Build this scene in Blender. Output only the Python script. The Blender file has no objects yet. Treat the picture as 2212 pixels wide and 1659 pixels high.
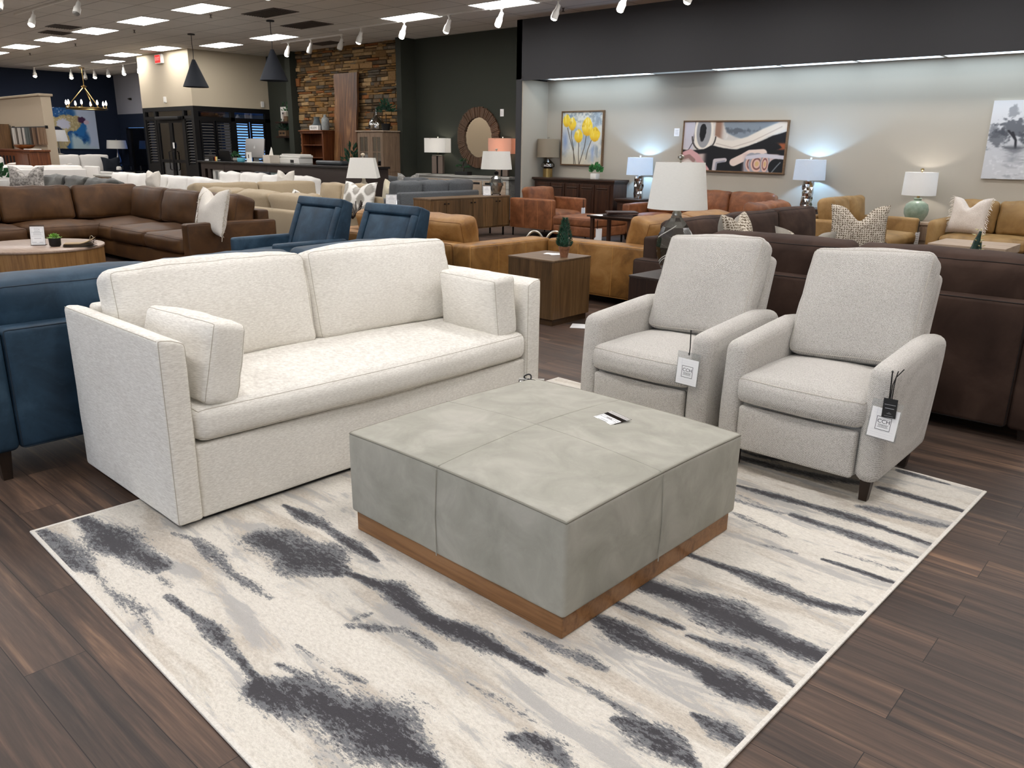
import bpy, bmesh, math, random
import numpy as np
from mathutils import Vector, Matrix, noise, Euler
random.seed(7)
SC = bpy.context.scene
COL = SC.collection
PI = math.pi
R = math.radians

def lin(c):
    return tuple(((x/255.0)/12.92 if x/255.0 <= 0.04045 else ((x/255.0+0.055)/1.055)**2.4) for x in c)

def tag(o, label=None, cat=None, group=None, kind=None):
    if label: o['label'] = label
    if cat: o['category'] = cat
    if group: o['group'] = group
    if kind: o['kind'] = kind
    return o

def thing(name, label, cat, loc=(0, 0, 0), rz=0.0, group=None):
    o = bpy.data.objects.new(name, None)
    o.empty_display_size = 0.1
    COL.objects.link(o)
    o.location = loc
    o.rotation_euler = (0, 0, rz)
    return tag(o, label, cat, group)

def copy_tree(o, parent=None):
    c = o.copy()
    COL.objects.link(c)
    if parent is not None:
        c.parent = parent
    for ch in list(o.children):
        copy_tree(ch, c)
    return c

def dup(root, loc, rz, label=None, group=None):
    c = copy_tree(root)
    c.location = loc
    c.rotation_euler = (0, 0, rz)
    if label: c['label'] = label
    if group: c['group'] = group
    return c

def frame_M(loc=(0, 0, 0), rz=0.0, rx=0.0, ry=0.0):
    return Matrix.Translation(loc) @ Euler((rx, ry, rz), 'XYZ').to_matrix().to_4x4()

class MB:
    """collects shapes of one part"""
    def __init__(s, M=None):
        s.v = []; s.f = []; s.M = M or Matrix.Identity(4); s.col = None
    def add(s, verts, faces, M=None, color=None):
        n = len(s.v)
        m = s.M @ M if M is not None else s.M
        s.v += [m @ Vector(p) for p in verts]
        s.f += [tuple(i+n for i in f) for f in faces]
        if color is not None:
            if s.col is None: s.col = []
            s.col += [color]*len(faces)
        return s
    def box(s, x0, x1, y0, y1, z0, z1, M=None, color=None):
        v = [(x0, y0, z0), (x1, y0, z0), (x1, y1, z0), (x0, y1, z0), (x0, y0, z1), (x1, y0, z1), (x1, y1, z1), (x0, y1, z1)]
        f = [(0, 3, 2, 1), (4, 5, 6, 7), (0, 1, 5, 4), (1, 2, 6, 5), (2, 3, 7, 6), (3, 0, 4, 7)]
        return s.add(v, f, M, color)
    def bbox(s, x0, x1, y0, y1, z0, z1, b=0.004, M=None, color=None):
        """box with chamfered edges"""
        return s.soft(((x0+x1)/2, (y0+y1)/2, (z0+z1)/2), (x1-x0, y1-y0, z1-z0), b, n=1, K=1, M=M)
    def soft(s, c, sz, r, n=4, K=2, puff=None, fn=None, wr=0.0, seed=0, M=None, loops=None, wrf=6.0):
        """rounded box; puff = dict axis sign -> bulge, loops = list receiving welt paths"""
        a = [max(x/2.0, 1e-4) for x in sz]
        r = min(r, min(a)*0.98)
        def samp(h, m):
            core = h-r
            e = [core + r*math.tan(R(45)*k/K) for k in range(1, K+1)]
            inn = [core*(2.0*i/m-1) for i in range(m+1)] if core > 1e-5 else [0.0]
            return [-x for x in reversed(e)] + inn + e
        ns = n if isinstance(n, (tuple, list)) else (n, n, n)
        S = [samp(a[i], max(1, ns[i])) for i in range(3)]
        N = [len(x) for x in S]
        idx = {}; vs = []
        puff = puff or {}
        def pt(i, j, k):
            key = (i, j, k)
            if key in idx: return idx[key]
            p = [S[0][i], S[1][j], S[2][k]]
            q = [max(-(a[t]-r), min(a[t]-r, p[t])) for t in range(3)]
            d = Vector([p[t]-q[t] for t in range(3)])
            if d.length > 1e-9: d = d.normalized()*r
            o = [q[t]+d[t] for t in range(3)]
            u = [p[t]/a[t] for t in range(3)]
            for (ax, sg), amt in puff.items():
                w = max(0.0, sg*u[ax])
                b1, b2 = [t for t in range(3) if t != ax]
                o[ax] += sg*amt*w*max(0, 1-u[b1]**2)*max(0, 1-u[b2]**2)
            P = Vector(o)
            if wr:
                q3 = Vector((P.x*wrf+seed*7.3, P.y*wrf+seed*3.1, P.z*wrf))
                nv = noise.noise(q3)+0.5*noise.noise(q3*2.3)
                nd = d.normalized() if d.length > 1e-9 else Vector((0, 0, 1))
                P += nd*wr*nv
            P += Vector(c)
            if fn: P = Vector(fn(P))
            idx[key] = len(vs); vs.append(P)
            return idx[key]
        fs = []
        for ax in range(3):
            b, cx = (ax+1) % 3, (ax+2) % 3
            for side in (0, N[ax]-1):
                for i in range(N[b]-1):
                    for j in range(N[cx]-1):
                        q = []
                        for (di, dj) in ((0, 0), (1, 0), (1, 1), (0, 1)):
                            ijk = [0, 0, 0]; ijk[ax] = side; ijk[b] = i+di; ijk[cx] = j+dj
                            q.append(pt(*ijk))
                        fs.append(tuple(q) if side else tuple(reversed(q)))
        if loops is not None:
            for (ax, sg) in loops[0]:
                b, cx = (ax+1) % 3, (ax+2) % 3
                side = N[ax]-1 if sg > 0 else 0
                path = []
                seq = [(i, 0) for i in range(N[b])] + [(N[b]-1, j) for j in range(1, N[cx])] + \
                      [(i, N[cx]-1) for i in range(N[b]-2, -1, -1)] + [(0, j) for j in range(N[cx]-2, 0, -1)]
                for (i, j) in seq:
                    ijk = [0, 0, 0]; ijk[ax] = side; ijk[b] = i; ijk[cx] = j
                    path.append(vs[pt(*ijk)].copy())
                loops.append(path)
        return s.add(vs, fs, M)
    def tube(s, pts, r, n=6, closed=False, M=None, caps=True):
        pts = [Vector(p) for p in pts]
        L = len(pts)
        rs = r if isinstance(r, (list, tuple)) else [r]*L
        vs = []; fs = []
        prev = None
        for i, p in enumerate(pts):
            if closed: t = pts[(i+1) % L]-pts[i-1]
            else: t = pts[min(i+1, L-1)]-pts[max(i-1, 0)]
            t = t.normalized() if t.length > 1e-9 else Vector((0, 0, 1))
            if prev is None:
                ref = Vector((0, 0, 1)) if abs(t.z) < 0.9 else Vector((1, 0, 0))
                nx = t.cross(ref).normalized()
            else:
                nx = (prev - t*prev.dot(t))
                nx = nx.normalized() if nx.length > 1e-6 else t.orthogonal().normalized()
            prev = nx
            ny = t.cross(nx)
            for k in range(n):
                an = 2*PI*k/n
                vs.append(p+(nx*math.cos(an)+ny*math.sin(an))*rs[i])
        m = L if closed else L-1
        for i in range(m):
            for k in range(n):
                a0 = i*n+k; a1 = i*n+(k+1) % n
                b0 = ((i+1) % L)*n+k; b1 = ((i+1) % L)*n+(k+1) % n
                fs.append((a0, a1, b1, b0))
        if not closed and caps:
            fs.append(tuple(reversed(range(n)))); fs.append(tuple(range((L-1)*n, L*n)))
        return s.add(vs, fs, M)
    def lathe(s, prof, n=24, M=None, ax=1.0, ay=1.0, a0=0.0):
        vs = []; fs = []
        for (r, z) in prof:
            for k in range(n):
                an = 2*PI*k/n+a0
                vs.append((r*math.cos(an)*ax, r*math.sin(an)*ay, z))
        for i in range(len(prof)-1):
            for k in range(n):
                k2 = (k+1) % n
                fs.append((i*n+k, i*n+k2, (i+1)*n+k2, (i+1)*n+k))
        if prof[0][0] > 1e-5: fs.append(tuple(reversed(range(n))))
        if prof[-1][0] > 1e-5: fs.append(tuple(range((len(prof)-1)*n, len(prof)*n)))
        return s.add(vs, fs, M)
    def shell(s, prof, n=32, th=0.003, M=None, ax=1.0, ay=1.0, a0=0.0):
        """open lathe wall with thickness"""
        p2 = list(prof)+[(max(r-th, 1e-4), z) for (r, z) in reversed(prof)]
        vs = []; fs = []
        for (r, z) in p2:
            for k in range(n):
                an = 2*PI*k/n+a0
                vs.append((r*math.cos(an)*ax, r*math.sin(an)*ay, z))
        L = len(p2)
        for i in range(L):
            for k in range(n):
                k2 = (k+1) % n; i2 = (i+1) % L
                fs.append((i*n+k, i*n+k2, i2*n+k2, i2*n+k))
        return s.add(vs, fs, M)
    def prism(s, poly, h0, h1, plane='xy', M=None, color=None):
        n = len(poly)
        def P(a, b, h):
            return (a, b, h) if plane == 'xy' else ((a, h, b) if plane == 'xz' else (h, a, b))
        v = [P(a, b, h0) for a, b in poly]+[P(a, b, h1) for a, b in poly]
        f = [tuple(reversed(range(n))), tuple(range(n, 2*n))]
        for i in range(n):
            j = (i+1) % n
            f.append((i, j, n+j, n+i))
        return s.add(v, f, M, color)
    def build(s, name, mat, parent=None, smooth=True, ang=40, loc=None, rz=0.0, rot=None):
        me = bpy.data.meshes.new(name)
        me.from_pydata([tuple(p) for p in s.v], [], s.f)
        bm = bmesh.new(); bm.from_mesh(me)
        bmesh.ops.recalc_face_normals(bm, faces=bm.faces)
        if smooth:
            th = R(ang)
            for f in bm.faces: f.smooth = True
            for e in bm.edges:
                if len(e.link_faces) == 2 and e.calc_face_angle(0) > th: e.smooth = False
        bm.to_mesh(me); bm.free()
        if s.col is not None and len(s.col) == len(me.polygons):
            at = me.color_attributes.new('tone', 'FLOAT_COLOR', 'CORNER')
            buf = np.zeros(len(me.loops)*4, dtype=np.float32).reshape(-1, 4)
            k = 0
            for pi, p in enumerate(me.polygons):
                c = s.col[pi]
                buf[p.loop_start:p.loop_start+p.loop_total] = (c[0], c[1], c[2], 1)
            at.data.foreach_set('color', buf.ravel())
        me.materials.append(mat)
        o = bpy.data.objects.new(name, me)
        COL.objects.link(o)
        if parent is not None: o.parent = parent
        if loc is not None: o.location = loc
        if rot is not None: o.rotation_euler = rot
        elif rz: o.rotation_euler = (0, 0, rz)
        return o

def struct(name, mb, mat, parent=None, smooth=False):
    o = mb.build(name, mat, parent, smooth=smooth)
    if parent is None: o['kind'] = 'structure'
    return o

def grid_picture(name, w, h, nx, ny, fn, mat, parent=None, M=None):
    """flat canvas in local XZ (facing -Y), colour per point from fn(u,v) arrays -> rgb in sRGB 0..255"""
    u = np.linspace(0, 1, nx); v = np.linspace(0, 1, ny)
    U, V = np.meshgrid(u, v)
    rgb = np.clip(fn(U, V), 0, 255)/255.0
    rgb = np.where(rgb <= 0.04045, rgb/12.92, ((rgb+0.055)/1.055)**2.4)
    verts = np.stack([(U-0.5)*w, np.zeros_like(U), V*h], -1).reshape(-1, 3)
    i = np.arange(nx*ny).reshape(ny, nx)
    faces = np.stack([i[:-1, :-1], i[:-1, 1:], i[1:, 1:], i[1:, :-1]], -1).reshape(-1, 4)
    me = bpy.data.meshes.new(name)
    if M is not None:
        Mn = np.array(M); verts = verts @ Mn[:3, :3].T + Mn[:3, 3]
    me.from_pydata(verts.tolist(), [], faces.tolist())
    at = me.color_attributes.new('tone', 'FLOAT_COLOR', 'POINT')
    at.data.foreach_set('color', np.concatenate([rgb.reshape(-1, 3), np.ones((nx*ny, 1))], 1).astype(np.float32).ravel())
    me.materials.append(mat)
    o = bpy.data.objects.new(name, me); COL.objects.link(o)
    if parent is not None: o.parent = parent
    return o

def text_mesh(txt, size, depth=0.0006, spacing=1.0):
    """verts, faces of lettering in XZ plane centred on the origin, facing -Y"""
    cu = bpy.data.curves.new('lettering', 'FONT')
    cu.body = txt; cu.size = size; cu.align_x = 'CENTER'; cu.align_y = 'CENTER'
    cu.extrude = depth/2; cu.space_character = spacing; cu.resolution_u = 3
    o = bpy.data.objects.new('lettering', cu); COL.objects.link(o)
    dg = bpy.context.evaluated_depsgraph_get()
    me = bpy.data.meshes.new_from_object(o.evaluated_get(dg))
    vs = [(v.co.x, -v.co.z, v.co.y) for v in me.vertices]
    fs = [tuple(p.vertices) for p in me.polygons]
    bpy.data.objects.remove(o); bpy.data.curves.remove(cu); bpy.data.meshes.remove(me)
    return vs, fs
# ---------------------------------------------------------------- materials
class G:
    def __init__(s, name):
        s.m = bpy.data.materials.new(name); s.m.use_nodes = True
        s.t = s.m.node_tree; s.t.nodes.clear()
        s.out = s.t.nodes.new('ShaderNodeOutputMaterial')
        s.co = None
    def n(s, ty, **kw):
        nd = s.t.nodes.new(ty)
        for k, v in kw.items():
            if k.startswith('i_'):
                nd.inputs[int(k[2:]) if k[2:].isdigit() else k[2:].replace('_', ' ')].default_value = v
            else: setattr(nd, k, v)
        return nd
    def l(s, a, b): s.t.links.new(a, b)
    def obj(s, scale=(1, 1, 1), rot=(0, 0, 0), loc=(0, 0, 0)):
        if s.co is None: s.co = s.n('ShaderNodeTexCoord')
        mp = s.n('ShaderNodeMapping')
        mp.inputs['Scale'].default_value = scale; mp.inputs['Rotation'].default_value = rot; mp.inputs['Location'].default_value = loc
        s.l(s.co.outputs['Object'], mp.inputs['Vector'])
        return mp.outputs[0]
    def noise(s, vec, scale, detail=4, rough=0.55, dist=0.0):
        nd = s.n('ShaderNodeTexNoise')
        nd.inputs['Scale'].default_value = scale; nd.inputs['Detail'].default_value = detail
        nd.inputs['Roughness'].default_value = rough; nd.inputs['Distortion'].default_value = dist
        s.l(vec, nd.inputs['Vector'])
        return nd.outputs['Fac']
    def ramp(s, fac, stops, interp='LINEAR'):
        nd = s.n('ShaderNodeValToRGB'); cr = nd.color_ramp; cr.interpolation = interp
        while len(cr.elements) < len(stops): cr.elements.new(0.5)
        for e, (p, c) in zip(cr.elements, stops):
            e.position = p; e.color = (*c[:3], 1) if len(c) >= 3 else (c[0], c[0], c[0], 1)
        s.l(fac, nd.inputs[0])
        return nd.outputs[0]
    def math(s, op, a, b=None, clamp=False):
        nd = s.n('ShaderNodeMath', operation=op, use_clamp=clamp)
        for i, x in enumerate((a, b)):
            if x is None: continue
            if isinstance(x, (int, float)): nd.inputs[i].default_value = x
            else: s.l(x, nd.inputs[i])
        return nd.outputs[0]
    def mix(s, fac, a, b, blend='MIX'):
        nd = s.n('ShaderNodeMix', data_type='RGBA', blend_type=blend)
        for i, x in ((0, fac), (6, a), (7, b)):
            if isinstance(x, (int, float)): nd.inputs[i].default_value = x
            elif isinstance(x, tuple): nd.inputs[i].default_value = (*x[:3], 1)
            else: s.l(x, nd.inputs[i])
        return nd.outputs[2]
    def bump(s, h, strength=0.3, dist=0.002):
        nd = s.n('ShaderNodeBump'); nd.inputs['Strength'].default_value = strength; nd.inputs['Distance'].default_value = dist
        s.l(h, nd.inputs['Height'])
        return nd.outputs[0]
    def bsdf(s, color, rough=0.5, bump=None, metal=0.0, spec=0.5, **kw):
        b = s.n('ShaderNodeBsdfPrincipled')
        if isinstance(color, tuple): b.inputs['Base Color'].default_value = (*color[:3], 1)
        else: s.l(color, b.inputs['Base Color'])
        if isinstance(rough, (int, float)): b.inputs['Roughness'].default_value = rough
        else: s.l(rough, b.inputs['Roughness'])
        b.inputs['Metallic'].default_value = metal
        b.inputs['Specular IOR Level'].default_value = spec
        for k, v in kw.items():
            key = k.replace('_', ' ')
            if isinstance(v, (int, float, tuple)): b.inputs[key].default_value = v
            else: s.l(v, b.inputs[key])
        if bump is not None: s.l(bump, b.inputs['Normal'])
        s.l(b.outputs[0], s.out.inputs[0])
        return s.m

M_SUEDE_WELT = None
def plain(name, c, rough=0.6, metal=0.0, spec=0.4, **kw):
    return G(name).bsdf(lin(c), rough, None, metal, spec, **kw)

def fabric(name, c1, c2, scale=220.0, bump=0.25, streak=None, rough=0.9, big=0.12, bd=0.0015):
    g = G(name)
    v = g.obj()
    a = g.noise(g.obj(streak or (1, 1, 1)), scale, 3, 0.7)
    f = g.ramp(a, [(0.34, lin(c1)), (0.66, lin(c2))])
    b = g.noise(v, 3.0, 3)
    f = g.mix(big, f, g.ramp(b, [(0.3, lin(c1)), (0.7, lin(c2))]))
    return g.bsdf(f, rough, g.bump(a, bump, bd), spec=0.15, Sheen_Weight=0.15)

def weave(name, c1, c2, scale=260.0, bump=0.5):
    """chunky basket weave with flecks"""
    g = G(name)
    w1 = g.n('ShaderNodeTexWave', wave_type='BANDS', bands_direction='DIAGONAL')
    w1.inputs['Scale'].default_value = scale/6; w1.inputs['Distortion'].default_value = 3.0; w1.inputs['Detail'].default_value = 2; w1.inputs['Detail Scale'].default_value = 3
    g.l(g.obj((1, 1, 1)), w1.inputs['Vector'])
    w2 = g.n('ShaderNodeTexWave', wave_type='BANDS', bands_direction='DIAGONAL')
    w2.inputs['Scale'].default_value = scale/6; w2.inputs['Distortion'].default_value = 3.0
    g.l(g.obj((-1, 1, 1)), w2.inputs['Vector'])
    n = g.noise(g.obj(), scale*0.36, 3, 0.75)
    m = g.math('ADD', g.math('MULTIPLY', g.math('MULTIPLY', w1.outputs['Fac'], w2.outputs['Fac']), 0.55), g.math('MULTIPLY', n, 0.75))
    f = g.ramp(m, [(0.22, lin(c1)), (0.68, lin(c2))])
    return g.bsdf(f, 0.92, g.bump(m, bump, 0.002), spec=0.12, Sheen_Weight=0.2)

def leather(name, dark, mid, light, scale=5.0, rough=0.5, bump=0.12, spec=0.35, grain=260, var=0.6, crease=0.3):
    g = G(name)
    v = g.obj()
    a = g.noise(v, scale, 6, 0.6, 0.6)
    f = g.ramp(a, [(0.28, lin(dark)), (0.5, lin(mid)), (0.74, lin(light))])
    c = g.noise(g.obj((1, 1, 1), (0.4, 0.9, 0.2)), scale*7, 4, 0.7, 1.2)
    f = g.mix(g.math('MULTIPLY', g.ramp(c, [(0.56, (0.0,)), (0.7, (1.0,))]), 0.28*var), f, lin(light))
    h = g.noise(v, grain, 2, 0.6)
    h2 = g.noise(v, scale*4, 3, 0.6)
    hh = g.math('ADD', g.math('MULTIPLY', h, 0.35), g.math('MULTIPLY', h2, crease*4))
    return g.bsdf(f, g.math('ADD', g.math('MULTIPLY', a, 0.18), rough-0.09), g.bump(hh, bump*2.2, 0.004), spec=spec)

def wood(name, c1, c2, c3=None, axis='x', scale=1.0, rough=0.45, bump=0.12, spec=0.35, bands=None):
    """grain runs along axis"""
    g = G(name)
    k = {'x': (0.06, 1, 1), 'y': (1, 0.06, 1), 'z': (1, 1, 0.06)}[axis]
    v = g.obj(tuple(x*scale for x in k))
    n1 = g.noise(v, 14, 6, 0.62, 1.6)
    n2 = g.noise(v, 75, 3, 0.6)
    m = g.math('ADD', g.math('MULTIPLY', n1, 0.75), g.math('MULTIPLY', n2, 0.3))
    f = g.ramp(m, [(0.36, lin(c1)), (0.54, lin(c2)), (0.72, lin(c3 or c2))])
    if bands:
        bx = g.n('ShaderNodeTexWhiteNoise', noise_dimensions='1D')
        sx = g.n('ShaderNodeSeparateXYZ'); g.l(g.obj(), sx.inputs[0])
        g.l(g.math('FLOOR', g.math('DIVIDE', sx.outputs[bands[0]], bands[1])), bx.inputs['W'])
        f = g.mix(1.0, f, g.ramp(bx.outputs[0], [(0, (0.72, 0.72, 0.72)), (1, (1.25, 1.2, 1.15))]), 'MULTIPLY')
    return g.bsdf(f, rough, g.bump(m, bump, 0.002), spec=spec)

def emit(name, c, strength):
    g = G(name)
    e = g.n('ShaderNodeEmission'); e.inputs[0].default_value = (*lin(c), 1); e.inputs[1].default_value = strength
    g.l(e.outputs[0], g.out.inputs[0])
    return g.m

def shade_mat(name, c, trans=0.45, lines=0.0):
    g = G(name)
    b = g.n('ShaderNodeBsdfDiffuse'); t = g.n('ShaderNodeBsdfTranslucent'); m = g.n('ShaderNodeMixShader')
    col = lin(c)
    a = g.noise(g.obj((1, 1, 12)), 40, 3)
    f = g.mix(0.5, g.ramp(a, [(0.3, tuple(x*0.88 for x in col)), (0.7, col)]), col)
    g.l(f, b.inputs[0]); g.l(f, t.inputs[0])
    m.inputs[0].default_value = trans
    g.l(b.outputs[0], m.inputs[1]); g.l(t.outputs[0], m.inputs[2]); g.l(m.outputs[0], g.out.inputs[0])
    return g.m

def glass_mat(name, c, alpha=0.25, rough=0.05, spec=0.6):
    """thin glass: mostly see-through with reflections"""
    g = G(name)
    t = g.n('ShaderNodeBsdfTransparent'); t.inputs[0].default_value = (*lin(c), 1)
    b = g.n('ShaderNodeBsdfGlossy'); b.inputs['Roughness'].default_value = rough
    fr = g.n('ShaderNodeFresnel'); fr.inputs[0].default_value = 1.5
    k = g.math('ADD', g.math('MULTIPLY', fr.outputs[0], 1.0), alpha*0.2, True)
    m = g.n('ShaderNodeMixShader')
    g.l(k, m.inputs[0]); g.l(t.outputs[0], m.inputs[1]); g.l(b.outputs[0], m.inputs[2]); g.l(m.outputs[0], g.out.inputs[0])
    return g.m

def tone_mat(name, rough=0.7, bump=0.0, scale=90, spec=0.25, grain=0.0):
    g = G(name)
    at = g.n('ShaderNodeAttribute', attribute_name='tone')
    bp = None; col = at.outputs['Color']
    if bump or grain:
        n = g.noise(g.obj(), scale, 4, 0.65)
        if bump: bp = g.bump(n, bump, 0.004)
        if grain: col = g.mix(grain, col, g.ramp(n, [(0.3, (0.55, 0.55, 0.55)), (0.7, (1.3, 1.3, 1.3))]), 'MULTIPLY')
    return g.bsdf(col, rough, bp, spec=spec)

M = {}
M['cream'] = fabric('cream_linen', (204, 199, 190), (240, 237, 230), 110, 0.25, (0.5, 0.3, 2.6), big=0.2)
M['oat'] = weave('oatmeal_weave', (142, 137, 130), (216, 212, 206), 420, 0.8)
M['suede'] = leather('grey_suede', (146, 144, 134), (160, 158, 148), (176, 173, 163), 5.5, 0.72, 0.05, 0.15, 420, 0.6, 0.10)
M['suede_welt'] = plain('grey_suede_welt', (132, 129, 118), 0.8)
M['plinth'] = wood('brown_oak_plinth', (104, 72, 44), (138, 98, 62), (152, 112, 74), 'x', 1.0, 0.4)
M['blue'] = leather('blue_leather', (26, 43, 57), (38, 60, 78), (60, 84, 102), 4.0, 0.55, 0.07, 0.25, 300, 0.45, 0.2)
M['blue_welt'] = plain('blue_welt', (24, 40, 54), 0.6)
M['saddle'] = leather('saddle_brown_leather', (56, 36, 18), (74, 48, 24), (96, 66, 36), 3.0, 0.55, 0.08, 0.3, 300, 0.45, 0.25)
M['tan'] = leather('tan_leather', (98, 66, 30), (136, 96, 48), (164, 124, 74), 4.0, 0.48, 0.09, 0.35, 280, 0.8, 0.25)
M['tan_seam'] = plain('tan_seam', (184, 134, 66), 0.6)
M['rust'] = leather('rust_leather', (88, 50, 28), (122, 74, 44), (150, 98, 64), 5.0, 0.5, 0.1, 0.35, 260, 0.9, 0.3)
M['camel'] = leather('camel_leather', (116, 88, 50), (144, 112, 68), (166, 134, 88), 4.0, 0.5, 0.08, 0.3, 280, 0.6, 0.25)
M['espresso'] = leather('espresso_fabric', (44, 32, 27), (62, 47, 40), (80, 63, 54), 3.0, 0.8, 0.05, 0.15, 420, 0.3, 0.15)
M['welt_dark'] = plain('dark_welt', (26, 19, 16), 0.8)
M['seam_cream'] = plain('cream_seam', (178, 170, 156), 0.9)
M['seam_oat'] = plain('oatmeal_welt', (186, 180, 170), 0.9)
M['khaki'] = fabric('khaki_fabric', (146, 130, 106), (176, 160, 134), 200, 0.15)
M['grey'] = fabric('grey_tweed', (74, 77, 80), (112, 115, 118), 160, 0.2, (1, 1, 0.3))
M['white'] = fabric('white_fabric', (208, 205, 200), (236, 233, 228), 200, 0.12)
M['slate'] = leather('slate_leather', (44, 44, 42), (62, 62, 59), (86, 85, 80), 4.0, 0.5, 0.06, 0.3)
M['darkleg'] = wood('espresso_leg', (28, 20, 15), (44, 32, 24), None, 'z', 1, 0.4)
M['blackmetal'] = plain('black_metal', (22, 21, 21), 0.45, 0.6)
M['black'] = plain('black_paint', (17, 17, 18), 0.5)
M['whitepaint'] = plain('white_paint', (226, 224, 218), 0.4)
M['paper'] = plain('paper', (240, 240, 240), 0.6)
M['ink'] = plain('ink', (52, 52, 56), 0.7)
M['inklight'] = plain('grey_ink', (168, 168, 172), 0.7)
M['blackcard'] = plain('black_card', (24, 23, 23), 0.5)
M['chrome'] = plain('chrome', (200, 200, 200), 0.08, 1.0)
M['silver'] = plain('brushed_silver', (176, 172, 162), 0.28, 1.0)
M['brass'] = plain('brass', (176, 150, 98), 0.28, 1.0)
M['clear'] = glass_mat('clear_film', (244, 246, 248), 0.4)
M['acrylic'] = glass_mat('acrylic', (235, 238, 242), 0.5)
M['smoke'] = glass_mat('smoke_glass', (196, 196, 190), 1.6, 0.08)
M['pane'] = glass_mat('window_glass', (190, 205, 225), 0.6, 0.02)
M['oak'] = wood('weathered_oak', (70, 50, 30), (96, 72, 45), (116, 90, 60), 'z', 1.0, 0.5, bands=(0, 0.13))
M['oak_top'] = wood('weathered_oak_top', (82, 62, 44), (106, 84, 62), (122, 100, 78), 'x', 1.0, 0.45)
M['walnut'] = wood('dark_walnut', (36, 21, 13), (56, 33, 21), (78, 48, 30), 'z', 1.0, 0.38)
M['walnut_top'] = wood('dark_walnut_top', (38, 24, 17), (52, 34, 24), (66, 44, 32), 'x', 1.0, 0.35)
M['espwood'] = wood('espresso_wood', (30, 19, 14), (44, 29, 22), (58, 38, 29), 'z', 1.0, 0.45)
M['esptop'] = wood('espresso_wood_top', (44, 36, 33), (58, 49, 45), (70, 60, 55), 'x', 1.0, 0.4)
M['cherry'] = wood('cherry_wood', (70, 36, 18), (100, 55, 28), (124, 74, 40), 'z', 1.0, 0.4)
M['greige'] = wood('greige_wood', (104, 84, 66), (130, 108, 88), (150, 128, 106), 'z', 1.0, 0.55)
M['limed'] = wood('limed_wood', (146, 126, 108), (172, 152, 132), (188, 170, 150), 'x', 1.0, 0.55)
M['whitewash'] = wood('whitewashed_wood', (128, 126, 120), (170, 168, 162), (196, 194, 188), 'x', 1.0, 0.6)
M['leaf'] = fabric('leaf_green', (26, 60, 34), (52, 104, 58), 30, 0.05, rough=0.5)
M['fir'] = fabric('fir_green', (20, 52, 38), (46, 92, 68), 40, 0.05, rough=0.6)
M['succulent'] = fabric('succulent_green', (70, 120, 30), (140, 190, 70), 30, 0.05, rough=0.45)
M['cactus'] = fabric('cactus_green', (28, 46, 42), (48, 72, 62), 30, 0.05, rough=0.5)
M['terracotta'] = fabric('terracotta', (122, 82, 58), (148, 104, 76), 40, 0.1)
M['shade_white'] = shade_mat('white_linen_shade', (244, 243, 238), 0.3)
M['shade_oat'] = shade_mat('oatmeal_shade', (172, 160, 142), 0.35)
M['shade_lit'] = shade_mat('lit_white_shade', (236, 236, 236), 0.6)
M['shade_pink'] = shade_mat('blush_shade', (226, 196, 180), 0.55)
M['pictures'] = tone_mat('oil_paint', 0.55, 0.15, 160, 0.3)
M['stonework'] = tone_mat('ledgestone', 0.9, 0.9, 26, 0.1, 0.6)
M['mortar'] = plain('dark_mortar', (40, 31, 24), 1.0)  # plain dark brown backing behind the stones, seen in the joints
M['bluelight'] = emit('cool_daylight_window', (112, 168, 245), 1.5)
PANEL = 17.0
NICHE = 4.5
LAMPW = 30.0
SPOTK = 1.0
ASSUMED_DAY = 2.4
EXPO = 0.12

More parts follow.
